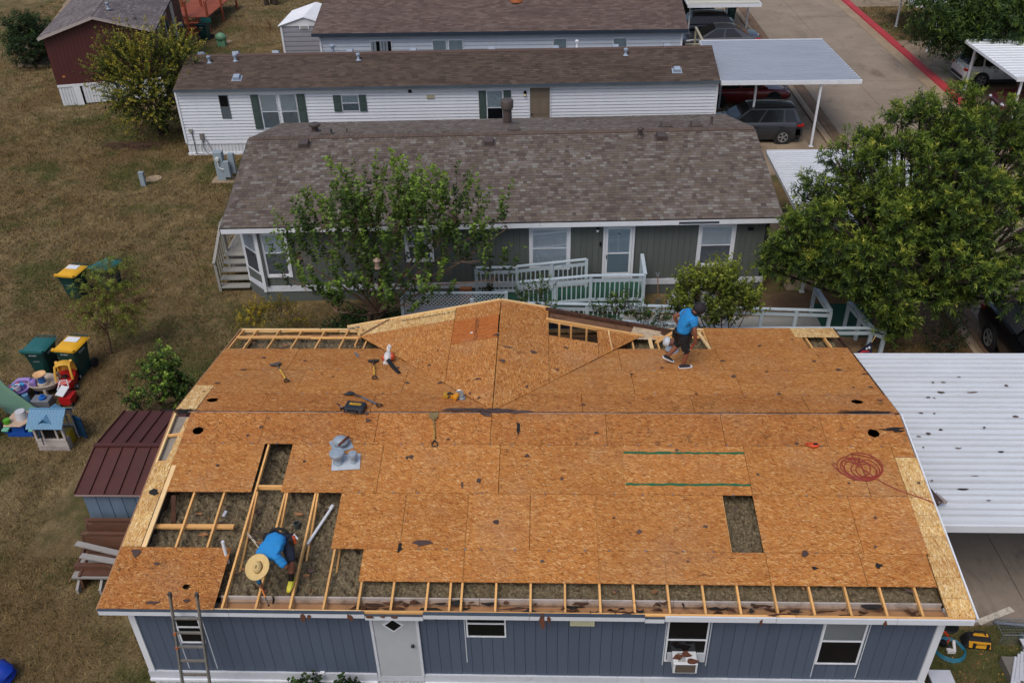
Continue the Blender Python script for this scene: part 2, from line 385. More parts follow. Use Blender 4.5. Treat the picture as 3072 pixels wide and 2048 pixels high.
for (x0, y0, x1, y1, nx, ny, mt) in ((16.6, 26.2, 21.2, 38.5, 1, 3, DRIVE), (16.6, 39.6, 21.2, 66, 1, 5, DRIVE), (16.4, 16.4, 21.2, 22.5, 1, 2, DRIVE),
                                     (16.05, 2.35, 21.2, 8.4, 2, 2, SLABD), (29.68, 38.6, 40, 46.6, 2, 2, DRIVE), (29.68, 28, 40, 36.4, 2, 2, DRIVE), (29.68, 55, 40, 62, 2, 2, DRIVE)):
    slabs(x0, y0, x1, y1, nx, ny, 0.03, mt, dv)
pa = bpy.data.objects.new('footpath', None); COL.objects.link(pa); tag(pa, kind='structure')
for k in range(9):
    m = MB(); x = -25.7-0.25*k-(0.03*k*k); y = 47+k*1.9
    m.prism([(x, y), (x+1.1, y+.05), (x+.85-.03*k, y+1.87), (x-.25-.03*k, y+1.83)], lambda a, b: 0.04, 0.06); m.build('slab', KERB, pa)
for (x, y, a, b) in ((-24.1, 43.2, 3.4, 1.6),):
    MB().box(x, y, 0, x+a, y+b, 0.06).build('slab', KERB, pa)
dp = tag(MB().prism([(14, 13.0), (20.9, 13.2), (21.15, 16.2), (16.3, 16.3), (13.5, 15.5)], lambda a, b: 0.012, 0.02).build('bare_earth', DIRT), kind='structure')
tag(MB().prism([(29.7, 36.5), (40, 36.5), (40, 38.5), (29.7, 38.5)], lambda a, b: 0.012, 0.02).build('bare_earth', DIRT), kind='structure')
tag(MB().prism([(29.72, 62.2), (45, 62.2), (45, 62.6), (29.72, 62.6)], lambda a, b: 0.1, 0.1).build('path_edging', M('9a6055', 0.8, 0.15, 4, rv=0, name='terracotta edging')), kind='structure')
# short dry grass as relief on the lawn
NOGRASS = [(0, 0, 15.7, 9.3), (-2.5, 15.6, 16, 25.4), (-8.8, 29, 16, 34), (-4.5, 38.6, 16, 50), (16, 2.3, 22, 8.5), (21.2, -40, 29.8, 90), (16.4, 16.3, 21.3, 70), (29.6, 28, 40, 46.7), (-4.4, 4.0, -1, 7.2), (13.6, 13, 21.2, 16.3)]
def grass(n, x0, y0, x1, y1, seed, h=0.06, w=0.02, name='grass'):
    rs = np.random.RandomState(seed)
    x = rs.uniform(x0, x1, n); y = rs.uniform(y0, y1, n); k = np.ones(n, bool)
    for a, b, c, d in NOGRASS: k &= ~((x > a) & (x < c) & (y > b) & (y < d))
    cl = np.sin(x*3.1+np.sin(y*2.3)*1.7)*np.sin(y*2.7+np.sin(x*1.9)*1.5)
    k &= rs.uniform(-1, 1, n) < 0.35+0.6*cl+0.2
    x, y = x[k], y[k]; n = len(x); th = rs.uniform(0, 2*np.pi, n); hh = h*rs.uniform(0.4, 1.3, n); ww = w*rs.uniform(0.6, 1.3, n)
    lx, ly = rs.normal(0, 0.6, n)*hh, rs.normal(0, 0.6, n)*hh
    v = np.zeros((n, 3, 3)); c, s_ = np.cos(th)*ww/2, np.sin(th)*ww/2
    v[:, 0] = np.stack([x-c, y-s_, np.zeros(n)], 1); v[:, 1] = np.stack([x+c, y+s_, np.zeros(n)], 1); v[:, 2] = np.stack([x+lx, y+ly, hh], 1)
    me = bpy.data.meshes.new(name); me.vertices.add(3*n); me.vertices.foreach_set('co', v.ravel())
    me.loops.add(3*n); me.loops.foreach_set('vertex_index', np.arange(3*n)); me.polygons.add(n)
    me.polygons.foreach_set('loop_start', np.arange(0, 3*n, 3)); me.polygons.foreach_set('loop_total', np.full(n, 3))
    at_ = me.attributes.new('shade', 'FLOAT', 'FACE'); at_.data.foreach_set('value', rs.uniform(0, 1, n).astype(np.float32))
    me.materials.append(BLADE); me.update(); me.validate(); tag(link(name, me), kind='stuff'); return me
BLADE = mat_lawn(True)
BLG = M('4c5a2a', .9, .35, 3, rv=0, world=True, dirt=('6f6a3c', .5, .6), name='green grass')
grass(150000, -13, -1, 2, 16, 1, 0.07, 0.022)
grass(110000, -22, 16, -1, 34, 2, 0.09, 0.035)
grass(50000, -30, 34, 0, 62, 3, 0.11, 0.05)
grass(30000, 14.5, -6, 24, 1, 4, 0.08, 0.02)
grass(12000, 29.8, 46.8, 40, 55, 5, 0.1, 0.05)
grass(25000, 1, 9.3, 21, 15.5, 6, 0.09, 0.025)
for i, q in enumerate(((6000, -6.2, 24.5, -2.2, 28.8), (9000, -4.8, 10.8, -.2, 14.8), (5000, -3.6, 3, -1, 9.5), (9000, 15.5, -3.5, 19.5, 2.4), (4000, -16, 30.5, -9, 35.5), (4000, -12, 9.5, -9, 13.5), (3500, -10.5, 15, -7, 18), (5000, -7, 34.5, 1, 40))):
    me = grass(*q, 60+i, .09, .02); me.materials.clear(); me.materials.append(BLG)
# ============================================================ front house with the stripped roof
H1 = thing('mobile_home', 'blue-grey double-wide mobile home in the foreground with its roof stripped to bare boards', 'mobile home', (0, 0, 0))
SID1 = M('4e596b', 0.65, 0.07, 3, stretch=(6, 6, 0.6), bump=0.12, rv=0.06, dirt=('474d5a', 0.58, 0.6), name='blue grey siding')
SKIRT = M('c9cdd2', 0.55, 0.06, 3, rv=0.03, dirt=('8c8a80', 0.6, 0.5), name='white skirting')
TRIMD = M('3b4653', 0.45, 0.15, 6, name='dark drip edge')
W0, W1, WY = 0.33, 15.28, 0.30
mb = MB(); mb.box(W0+.05, WY+.06, .0, W1-.05, 9.0, 2.72); mb.build('wall_core', M('2a2622', 0.9, 0.2, 3, name='dark wall core'), H1)
bm_ = MB().box(-.0985, 0, 0, .0985, .022, 2.0).mesh('siding_board', [SID1])
x = W0+.16; k = 0
while x < W1-.1:
    piece('siding_board', bm_, H1, (x, WY+(.002 if k % 6 else .006), .92)); x += .2035; k += 1
sb = MB().box(-.0985, 0, 0, .0985, .022, 2.0).mesh('siding_board', [SID1])
for sx, rz in ((W0, R(90)), (W1-.0, R(90))):
    y = WY+.12
    while y < 8.95: piece('siding_board', sb, H1, (sx+.011, y, .92), (0, 0, rz)); y += .2035
for (a, b) in ((W0-.02, W0+.1), (W1-.1, W1+.03)):
    MB().box(a, WY-.03, .9, b, WY+.03, 2.98).build('corner_trim', WHITE, H1)
for a, b in ((W0-.04, 4.82), (5.75, 9.5), (9.505, 13.5), (13.505, W1+.04)):
    MB().box(a, WY-.035, .72, b, WY+.02, .925).build('base_trim', WHITE2, H1)
    MB().box(a, WY-.07, .66, b, WY+.0, .715).build('base_rail', WHITE, H1)
MB().box(4.825, WY-.035, .72, 5.745, WY+.02, .88).build('base_trim', WHITE2, H1)
sk_ = MB().extr([(0, 0), (.05, .0), (.06, -.02), (.12, -.02), (.13, 0), (.155, 0), (.155, .02), (0, .02)], (0, 0, 0), (1, 0, 0), (0, 1, 0), (0, 0, .66)).mesh('skirting_panel', [SKIRT])
for i in range(97): piece('skirting_panel', sk_, H1, (W0+.0+i*.1555, WY, 0))
for i in range(56):
    for sx in (W0, W1): piece('skirting_panel', sk_, H1, (sx, WY+.1+i*.1555, 0), (0, 0, R(90)))
for gx in (W0+.02, W1-.05): MB().extr([(.33, 2.6), (8.97, 2.6), (8.97, 3.02), (4.646, 3.8), (.33, 3.02)], (gx, 0, 0), (0, 1, 0), (0, 0, 1), (.03, 0, 0)).build('gable_wall', M('4a3b30', .9, .2, 4, name='attic end board'), H1)
MB().box(W0+.06, 8.94, 2.6, W1-.06, 8.97, 3.02).build('attic_wall', M('4a3b30', .9, .2, 4, name='attic end board'), H1)
# --- roof boards
def board(poly, mat, z=roofz, th=.012, dz=0, name='roof_board'):
    g = .0045; n = len(poly); cx = sum(p[0] for p in poly)/n; cy = sum(p[1] for p in poly)/n
    q = [(p[0]+(g if p[0] < cx else -g), p[1]+(g if p[1] < cy else -g)) for p in poly]
    e = rnd.uniform(-.002, .003)+dz
    return MB().prism(q, lambda a, b: z(a, b)+e, th).build(name, mat, H1)
def holed(x0, y0, x1, y1, hc, hr, mat, z=roofz, jag=0.0, seed=0):
    """a board with an irregular hole cut right through it"""
    rs = random.Random(seed); bm = bmesh.new(); n = 22
    def ring(pts): 
        vs = [bm.verts.new((p[0], p[1], z(p[0], p[1])+.001)) for p in pts]; return [bm.edges.new((vs[i], vs[(i+1) % len(vs)])) for i in range(len(vs))]
    ph = rs.uniform(0, 6)
    e = ring(rect(x0+.0045, y0+.0045, x1-.0045, y1-.0045))
    for c, r in zip(hc, hr):
        e += ring([(c[0]+r[0]*math.cos(2*math.pi*i/n)*(1+jag*math.sin(3*i+ph)+jag*rs.uniform(-.6, .6)), c[1]+r[1]*math.sin(2*math.pi*i/n)*(1+jag*math.cos(2*i+ph)+jag*rs.uniform(-.6, .6))) for i in range(n)])
    bmesh.ops.triangle_fill(bm, edges=e, use_beauty=True, use_dissolve=False)
    for f in bm.faces:
        if f.normal.z < 0: f.normal_flip()
    r = bmesh.ops.extrude_face_region(bm, geom=bm.faces[:])
    for v in [g for g in r['geom'] if isinstance(g, bmesh.types.BMVert)]: v.co.z -= .013
    bmesh.ops.recalc_face_normals(bm, faces=bm.faces[:])
    me = bpy.data.meshes.new('roof_board'); bm.to_mesh(me); bm.free(); me.materials.append(mat)
    return link('roof_board', me, H1)
Y = [0.02, 0.60, 1.275, 2.545, 3.765, 4.62]
for a, b in ((4.66, 6.58), (6.58, 9.08), (9.08, 10.31), (10.31, 12.18), (12.18, 13.9), (13.9, 15.13)): board(rect(a, Y[1], b, Y[2]), OSB)
holed(0.0, 0.0, 2.13, Y[2], [(1.5, .45)], [(.075, .055)], OSB2, jag=.25, seed=4)
for a, b in ((4.03, 5.34), (5.34, 6.58), (6.58, 7.8), (7.8, 9.08), (9.08, 11.57), (12.16, 14.0), (14.0, 15.2)): board(rect(a, Y[2], b, Y[3]), OSB)
board(rect(.37, Y[3], 2.2, Y[4]), OSB)
for a, b in ((2.79, 4.72), (4.72, 7.16), (7.16, 9.68), (9.68, 12.17), (12.17, 14.46)): board(rect(a, Y[3], b, Y[4]), OSB)
board(rect(14.46, Y[3], 15.17, Y[4]), OSB); board(rect(15.17, 3.5, 15.6, Y[4]), OSB)
holed(.37, Y[4], 2.06, Y[5], [(.67, 4.11)], [(.115, .105)], OSB2, jag=.05, seed=1)
for a, b in ((2.06, 4.5), (4.5, 6.94), (6.94, 9.38), (9.38, 11.82), (11.82, 13.9)): board(rect(a, Y[4], b, Y[5]), OSB2)
holed(13.9, Y[4], 15.6, Y[5], [(14.92, 4.12)], [(.12, .11)], OSB2, jag=.06, seed=2)
for a, b in ((2.53, 3.49), (2.12, 2.53), (1.88, 2.12), (1.65, 1.88), (1.22, 1.65), (.8, 1.22), (.38, .8), (.02, .38)): board(rect(15.18 if a > 1.2 else 15.14, a, 15.62, b), OSBN)
board(rect(0, 2.1, .37, 3.26), OSBN); board(rect(0.0, 1.28, .37, 2.1), OSBN)
MB().prism([(.01, 3.27), (.36, 3.27), (.36, 4.6), (.01, 4.6)], lambda a, b: roofz(a, b)-.11, .012).build('soffit', M('8f877c', .8, .15, 5, dirt=('5a4a3c', .55, .6), name='grey board'), H1)
MB().bar((.03, 3.27, roofz(0, 3.27)-.03), (.03, 4.6, roofz(0, 4.6)-.03), .04, .06).build('rafter', WOODY, H1); MB().bar((.02, 3.3, roofz(0, 3.3)-.04), (.36, 3.3, roofz(0, 3.3)-.04), .05, .05).build('blocking', WOOD, H1); MB().bar((.03, 4.0, roofz(0, 4.0)-.04), (.36, 4.05, roofz(0, 4.05)-.04), .05, .05).build('blocking', WOOD, H1)
board([(.2, 3.3), (.37, 3.3), (.37, 4.5), (.3, 4.5)], OSBN, dz=-.03)
MB().bar((.43, 1.28, roofz(0, 1.28)-.02), (.43, 3.2, roofz(0, 3.2)-.02), .09, .04).build('rafter', WOODY, H1)
# far slope, cut along the valleys of the cross gable
FY = [4.675, 5.5, 6.72, 7.96, 9.28]
def farb(x0, y0, x1, y1, mat=OSB, side=0):
    p = rect(x0, y0, x1, y1)
    if side < 0: p = clip(p, 1, .925, 6.96+.925*4.72)
    if side > 0: p = clip(p, -1, .9, -(6.96-.9*4.7))
    if len(p) > 2: board(p, mat)
for r, (ya, yb) in enumerate(zip(FY[:3], FY[1:4])):
    for a, b in (((.0, 1.85), (1.85, 4.29), (4.29, 7.0)), ((.0, 2.4), (2.4, 4.84), (4.84, 7)), ((.0, 1.9), (1.9, 4.3), (4.3, 7)))[r]:
        if r == 0 and a == 0: holed(.45, ya, b, yb, [(.65, 5.18)], [(.125, .1)], OSB2, jag=.04, seed=6); board(rect(0, 4.68, .44, 5.9), OSBN, dz=.004); continue
        farb(a, ya, b, yb, OSB2 if r == 0 else OSB, -1)
    for a, b in (((6.9, 8.9), (8.9, 11.3), (11.3, 13.75), (13.75, 15.6)), ((6.9, 10.1), (10.1, 12.5), (12.5, 15.57)), ((6.9, 9.9), (9.9, 12.3), (12.3, 14.7), (14.7, 15.57)))[r]:
        if r == 0 and b == 15.6: holed(a, ya, b, yb, [(14.89, 5.19)], [(.125, .1)], OSB2, jag=.04, seed=8); continue
        farb(a, ya, b, yb, OSB2 if r == 0 else OSB, 1)
board(rect(12.22, 7.96, 14.62, 9.28), OSB); board(rect(14.63, 7.96, 15.57, 8.05), OSB)
board(rect(14.45, 8.68, 14.95, 9.28), OSBN, dz=.004); board(rect(14.95, 8.68, 15.57, 9.28), OSBN, dz=.004)
GZ = lambda a, b: gabz(a)+.006
def gabb(x0, y0, x1, y1, mat=OSBG, dz=0):
    p = rect(x0, y0, x1, y1)
    p = clip(p, -1, -.925, -(6.96+.925*4.72)) if x1 <= 6.96 else clip(p, 1, -.9, 6.96-.9*4.7)
    if len(p) > 2: board(p, mat, GZ, dz=dz)
for a in ((5.78, 4.7, 6.945, 7.58), (5.78, 8.62, 6.945, 9.28), (4.55, 4.7, 5.78, 7.2), (3.2, 4.7, 4.55, 7.2), (3.2, 7.2, 5.78, 8.72)): gabb(*a)
gabb(5.78, 7.58, 6.93, 8.62, OSBD, .004)
gabb(3.2, 8.72, 5.78, 9.3, OSBN, .004)
for a in ((6.955, 4.7, 8.18, 7.2), (6.955, 7.2, 8.18, 9.28), (8.18, 4.7, 9.4, 7.15), (8.18, 7.15, 9.4, 8.03), (9.4, 4.7, 11.2, 8.66)): gabb(*a)
# --- framing under the boards
rl = math.hypot(4.56, 4.56*SL); ang = math.atan(SL)
rf = MB().box(-.019, 0, -.089, .019, rl, 0).mesh('rafter', [WOOD])
RX = [.42, 1.03, 1.64, 2.255, 2.87, 3.49, 4.1, 4.72, 5.32, 5.95, 6.37, 6.58, 7.2, 7.83, 8.45, 9.08, 9.69, 10.31, 10.94, 11.56, 12.21, 12.85, 13.49, 14.11, 14.73, 15.2]
for x in RX:
    piece('rafter', rf, H1, (x, .06, roofz(0, .06)-.035), (ang, 0, rnd.uniform(-.004, .004)))
    if x > 2 and x < 4.2: MB().bar((x+.05, 1.0, 2.95), (x+.05, 2.6, 3.5), .035, .08).build('truss_web', WOOD, H1)
rr = MB().box(-.019, -rl, -.089, .019, 0, 0).mesh('rafter', [WOOD])
for x in [.05]+RX:
    if 3.9 < x < 10.2: continue
    piece('rafter', rr, H1, (x, 9.24, roofz(0, 9.24)-.03), (-ang, 0, rnd.uniform(-.01, .01)))
for x in (3.25, 3.85): piece('rafter', rr, H1, (x, 9.24, roofz(0, 9.24)-.013), (-ang, 0, 0), (1, .22, 1))
for x0, x1, y, w in ((.02, 2.0, 8.75, .08), (2.0, 3.3, 8.72, .06), (1.2, 2.6, 9.18, .06), (10.75, 12.2, 8.76, .06)):
    MB().bar((x0, y, roofz(0, y)-.05), (x1, y, roofz(0, y)-.045), w, .04).build('blocking', WOOD, H1)
MB().bar((.42, 1.86, 3.28), (2.0, 1.85, 3.3), .1, .045).build('blocking', WOOD, H1)
MB().bar((2.26, 2.75, 3.5), (2.87, 2.75, 3.5), .05, .09).build('blocking', WOOD, H1)
MB().bar((.62, 2.5, 3.5), (.72, 1.95, 3.1), .09, .03).build('old_board', ROT, H1)
MB().bar((.75, 2.05, 3.1), (.6, 1.7, 3.0), .12, .05).build('old_board', ROT, H1)
for a, b in ((0, 2.1), (2.13, 4.8), (4.81, 8.9), (8.91, 12.5), (12.51, 15.6)):
    MB().box(a, .0, 2.98, b, .045, 3.085).build('eave_board', WOODY if a in (2.13,) else WOOD, H1)
    MB().box(a, 9.24, 2.98, b, 9.29, 3.08).build('eave_board', WOODY, H1)
for a, b in ((2.15, 3.1), (3.14, 6.9), (6.91, 10.4), (10.41, 15.15)):
    MB().box(a, .335, 2.95, b, .362, 3.06).build('ceiling_rail', M('b3a9a2', 0.6, 0.1, 5, dirt=('7f6d5c', 0.5, 0.7), name='dusty white rail'), H1)
    MB().box(a, .285, 2.9, b, .33, 2.985).build('top_plate', M('947d6a', 0.8, 0.25, 5, dirt=('4e3828', 0.48, 0.8), name='old plate'), H1)
SOF = M('9c7450', 0.85, 0.2, 5, dirt=('4a2f1e', 0.56, 0.85), rv=0.03, name='soffit back')
MB().box(2.1, .046, 2.9, 15.2, .284, 2.925).build('soffit', SOF, H1)
MB().box(0, 8.98, 2.9, 15.6, 9.24, 2.925).build('soffit', SOF, H1)
MB().box(3.0, 7.9, 2.85, 12.0, 9.2, 2.87).build('ceiling_board', M('7a5236', 0.9, 0.25, 4, dirt=('33221a', 0.5, 0.8), name='attic dust'), H1)
mb = MB(); nx, ny = 150, 26
def sheet(x0, y0, x1, y1, z0, amp, name, step=.032):
    nx, ny = int((x1-x0)/step), int((y1-y0)/step); rs = np.random.RandomState(3)
    xs, ys = np.meshgrid(np.linspace(x0, x1, nx+1), np.linspace(y0, y1, ny+1))
    nz = rs.normal(0, .28, xs.shape); z = z0+.1*np.clip(ys-.5, 0, 9)*(ys < 5)+amp*(0.5*np.sin(xs*3.7+np.sin(ys*4.1))*np.cos(ys*3.3)+0.5*sum(np.roll(np.roll(nz, i, 0), j, 1) for i in (-1, 0, 1) for j in (-1, 0, 1)))
    vs = np.stack([xs, ys, z], -1).reshape(-1, 3)
    fs = [(j*(nx+1)+i, j*(nx+1)+i+1, (j+1)*(nx+1)+i+1, (j+1)*(nx+1)+i) for j in range(ny) for i in range(nx)]
    m = MB(); m._add(vs, fs); o = m.build(name, INSUL, H1, kind='stuff'); return o
FELT_ = M('4d3c38', 0.95, 0.2, 20, bump=0.4, rv=0.3, name='brown shingle scrap')
sheet(.4, .37, 4.8, 3.7, 2.99, .075, 'insulation'); sheet(1.9, 3.7, 3.1, 4.6, 2.99, .075, 'insulation')
sheet(4.8, .37, 15.2, 1.0, 2.99, .035, 'insulation')
sheet(11.3, 1.1, 12.5, 4.2, 3.0, .07, 'insulation')
sheet(.1, 7.6, 4.6, 8.97, 2.96, .05, 'insulation'); sheet(10.2, 7.6, 15.5, 8.97, 2.96, .05, 'insulation')
CHIP = M('835c3c', .9, .3, 12, rv=.25, name='wood chip colour')
for i in range(46):
    x, y = (rnd.uniform(.6, 4.5), rnd.uniform(.6, 2.4)) if i < 24 else ((rnd.uniform(4.9, 15), rnd.uniform(.5, .95)) if i < 38 else (rnd.uniform(.3, 3.4), rnd.uniform(8.1, 8.9)))
    MB().prism([(x+a, y+b) for a, b in blob(rnd.uniform(.03, .1), rnd.uniform(.02, .05), 6, i+500, .5)], lambda a, b: 3.1+(.1*(y-.5) if y < 5 else -.04)+.01*math.sin(a*40), .01).build('wood_chip', CHIP if i % 3 else FELT_, H1)
# gable framing in the torn part
zf = lambda x: gabz(x)-.02
MB().bar((8.1, 8.75, zf(8.1)), (10.6, 8.72, zf(10.6)), .07, .09).build('gable_rafter', WOOD, H1)
MB().bar((8.1, 8.35, 3.42), (9.6, 8.33, 3.2), .05, .06).build('gable_rafter', ROT, H1)
for x, z in ((8.45, .3), (8.75, .26), (9.15, .3)): MB().bar((x, 8.72, 2.9), (x, 8.72, zf(x)-.02), .05, .06).build('stud', WOOD, H1)
for x in (8.4, 9.2): MB().bar((x, 8.3, 2.88), (x, 8.3, 3.3), .06, .05).build('stud', WOOD, H1)
MB().bar((8.1, 9.2, zf(8.1)), (11.4, 9.15, zf(11.4)), .1, .14).build('barge_board', ROT, H1)
MB().prism([(8.2, 8.85), (10.4, 8.8), (10.4, 9.14), (8.2, 9.16)], lambda a, b: gabz(a)-.05, .015).build('old_board', M('6f4f38', 0.9, 0.3, 6, dirt=('2a1a12', 0.5, 0.9), name='stained sheathing'), H1)
MB().prism([(10.2, 8.5), (11.3, 8.75), (11.5, 9.15), (10.4, 9.14)], lambda a, b: gabz(a)-.01, .015).build('old_board', M('bfa98c', 0.9, 0.35, 7, dirt=('3d2a1c', 0.5, 0.9), name='peeling board'), H1)
MB().bar((10.9, 8.4, 3.22), (11.55, 9.15, 3.14), .09, .04).build('rafter', WOOD, H1); MB().bar((10.75, 8.0, roofz(0, 8.0)-.02), (10.75, 8.6, roofz(0, 8.6)), .09, .04).build('rafter', WOODY, H1)
MB().bar((12.17, 7.95, roofz(0, 7.95)), (12.05, 8.95, roofz(0, 8.95)), .07, .05).build('rafter', WOODY, H1)
for x in (11.2, 11.6, 11.9): MB().cbox((x, 9.05, 3.1), (.25, .15, .05), Matrix.Rotation(rnd.uniform(0, 3), 4, 'Z')).build('old_board', ROT, H1)
MB().bar((2.85, 9.3, 3.1), (6.95, 9.31, 3.93), .035, .12).build('barge_board', WOODY, H1)
MB().bar((6.95, 9.31, 3.93), (8.2, 9.3, 3.68), .035, .12).build('barge_board', WOODY, H1)
MB().bar((3.3, 8.9, 3.12), (3.3, 8.9, 3.4), .05, .05).build('rafter', WOODY, H1)
MB().bar((3.3, 8.72, 3.23), (4.0, 9.28, 3.36), .06, .05).build('rafter', M('7a5a3c', 0.8, 0.2, 6, name='dark valley board'), H1)
MB().prism([(3.0, 9.27), (3.75, 9.27), (3.4, 8.75)], lambda a, b: roofz(a, b)+.03, .012).build('roof_board', OSBN, H1)
MB().extr([(0, 0), (8.2, 0), (4.1, .82)], (2.85, 9.24, 3.1), (1, 0, 0), (0, 0, 1), (0, .03, 0)).build('gable_wall', SID1, H1)
# --- eaves: fascia, drip edge, torn felt
x = 0.0
for i, w in enumerate((2.4, 2.46, 1.05, 1.9, 2.05, .35, 1.95, 2.1, 1.33)):
    dzf = (-.0, 0, -.05, .0, 0, -.035, .005, 0, .0)[i]
    a, b = x+.004, x+w-.004
    m = MB(); m.extr([(a, 2.955), (b, 2.955), (b, 3.08), (a, 3.08)], (0, -.032, dzf), (1, 0, 0), (0, 0, 1), (0, .03, 0))
    m.build('fascia_board', M('cdd2d9', 0.5, 0.06, 4, rv=0.03, dirt=('83807c', 0.62, 0.5), name='white fascia'), H1)
    if i < 6: MB().prism([(a, -.04), (b, -.04), (b, .02), (a, .02)], lambda q, r, d=dzf: 3.088+d+.002, .018).build('drip_edge', TRIMD, H1)
    x += w
MB().bar((-.015, 0, 3.03), (-.015, 4.646, 3.03+RH), .03, .12).build('barge_board', SOF, H1)
MB().bar((15.635, 0, 3.05), (15.635, 4.646, 3.05+RH), .03, .12).build('barge_board', WHITE, H1)
MB().bar((-.015, 9.29, 3.03), (-.015, 4.646, 3.03+RH), .03, .12).build('barge_board', SOF, H1)
MB().bar((15.6, 9.29, 3.03), (15.6, 4.646, 3.03+RH), .03, .12).build('barge_board', ROT, H1)
FELT = M('4d3c38', 0.95, 0.2, 20, bump=0.4, rv=0.3, name='brown shingle scrap')
FELTD = M('1b1818', 0.9, 0.25, 20, bump=0.4, name='black roofing felt')
for i in range(90):
    x = rnd.uniform(4.6, 15.1); y = rnd.uniform(.0, .3); p = [(x+a, y+b) for a, b in blob(rnd.uniform(.03, .2), rnd.uniform(.012, .05), 9, i, .6)]
    MB().prism(p, lambda a, b, z=rnd.uniform(2.95, 3.1): z+.03*math.sin(a*30), .012).build('rot_fragment', rnd.choice((ROT, ROT, FELTD)), H1)
for x, w, h in ((3.75, .05, .09), (3.86, .03, .05), (4.6, .05, .07), (8.05, .05, .15), (8.16, .04, .08), (14.05, .03, .07), (11.9, .025, .06), (4.95, .09, .03), (5.4, .05, .03), (5.2, .04, .02)):
    MB().extr([(p[0], p[1]) for p in blob(w, h, 9, int(x*100), .5)], (x, -.05, 3.02-h*.4), (1, 0, 0), (0, .15, 1), (0, .01, 0)).build('hanging_felt', M('5a3524', 0.9, 0.3, 12, name='hanging rotten strip'), H1)
MB().prism([(.03, 4.6), (15.58, 4.6), (15.58, 4.68), (.03, 4.68)], lambda a, b: roofz(a, 4.646)-.02, .02).build('ridge_gap', FELTD, H1)
MB().bar((.3, 4.635, 3.945), (15.5, 4.63, 3.945), .022, .008).build('ridge_strip', M('a08270', 0.8, 0.2, 4, stretch=(3, 1, 1), dirt=('4a3a34', 0.5, 0.9), name='pinkish ridge strip'), H1)
for x, w, h, f in ((6.5, .4, .06, 4.71), (7.05, .3, .07, 4.70), (7.5, .3, .05, 4.66), (6.85, .15, .12, 4.66), (.15, .35, .03, 4.66), (14.9, .5, .035, 4.68), (15.35, .2, .05, 4.2), (6.2, .3, .05, 4.72)):
    MB().prism([(x+a, f+b) for a, b in blob(w, h, 16, int(x*37), .6)], lambda a, b: roofz(a, b)+.03+.012*math.sin(a*19), .008).build('ridge_felt', FELT if x > 6 and x < 8 else FELTD, H1)
clip_m = MB().cbox((0, 0, 0), (.035, .03, .008)).mesh('panel_clip', [STEEL])
for y in (Y[2], Y[3], Y[4], 5.5, 6.72):
    for x in RX[1:-1]:
        if (y == Y[2] and x < 4.5) or (y == Y[3] and x < 4) or (y > 5 and 4 < x < 10) or rnd.random() < .15: continue
        piece('panel_clip', clip_m, H1, (x+rnd.uniform(-.1, .1)+.3, y, roofz(x, y)+.005), (ang if y < 4 else -ang, 0, rnd.uniform(0, 3)))
GRN = M('0f5a38', 0.7, 0.25, 9, stretch=(1, 8, 8), name='green marking paint')
for y, w in ((3.575, .045), (2.79, .055)):
    p = [(9.7, y-w/2)]+[(9.7+2.47*i/24, y-w/2+rnd.uniform(-.012, .012)) for i in range(1, 24)]+[(12.17, y-w/2), (12.17, y+w/2)]+[(12.17-2.47*i/24, y+w/2+rnd.uniform(-.012, .012)) for i in range(1, 24)]+[(9.7, y+w/2)]
    MB().prism(p, lambda a, b: roofz(a, b)+.006, .003).build('paint_stripe', GRN, H1)
# printed mill stamp on the light and reddish boards (flat ink marks, as on the boards)
INK = M('3a2d22', 0.9, 0.2, 20, name='stamp ink')
mb = MB()
for i in range(44):
    a = 4.35+i*.033; w = rnd.uniform(.008, .02)
    if rnd.random() < .15: continue
    mb.prism(rect(a, 9.06+rnd.uniform(-.01, .01), a+w, 9.12+rnd.uniform(0, .02)), lambda q, r: gabz(q)+.0155, .001)
mb.build('board_stamp', INK, H1)
mb = MB()
for i in range(30):
    a = 7.6+i*.033
    for q in range(3):
        if rnd.random() < .65: mb.prism(rect(6.34+q*.035, a, 6.34+q*.035+.028, a+rnd.uniform(.01, .025)), lambda q, r: gabz(q)+.0155, .001)
mb.build('board_stamp', INK, H1)
MB().prism(rect(6.24, 7.93, 6.3, 7.98), lambda q, r: gabz(q)+.016, .001).build('board_sticker', WHITE, H1)
# things in the open attic
m = MB(); m.lathe([(.062, 0), (.066, .3), (.066, .31), (.05, .31), (.05, .1)], (3.21, 1.98, 2.98), 16, cap=False); m.build('vent_pipe', M('3a4040', 0.6, 0.2, 6, name='old pipe'), H1)
m = MB(); m.tube([(2.07, 1.1, 3.1), (2.05, 1.16, 3.62)], .032, 10); m.build('vent_pipe', WHITE, H1)
PIPE = thing('plastic_pipe', 'long white plastic pipe lying in the open attic beside the crouching worker', 'pipe', (3.5, 2, 3.2))
m = MB(); m.tube([(3.52, 1.48, 3.22), (3.82, 2.42, 3.28)], .03, 10); m.build('pipe', WHITE, PIPE); m = MB(); m.tube([(3.8, 2.37, 3.28), (3.83, 2.46, 3.285)], .042, 10); m.build('coupling', WHITE, PIPE)
m = MB(); m.tube([(1.66, 2.22, 3.2), (1.7, 2.32, 3.26)], .035, 10); tag(m.build('pipe_fitting', WHITE), 'short white pipe fitting lying on the attic insulation', 'pipe fitting')
for i, pts in enumerate(([(2.3, 1.72, 3.28), (2.5, 1.58, 3.12), (2.75, 1.55, 3.1), (2.88, 1.56, 3.2)], [(2.3, 1.7, 3.25), (2.55, 1.5, 3.1), (2.8, 1.42, 3.1)])):
    tag(MB().tube(pts, .008, 6).build('cable', M('cfc6b4', 0.6, 0.1, 5, name='cream cable')), ('pale electric cable strung across the insulation in front of the second open rafter' if i == 0 else 'slack pale cable on the insulation just left of the crouching worker'), 'cable')
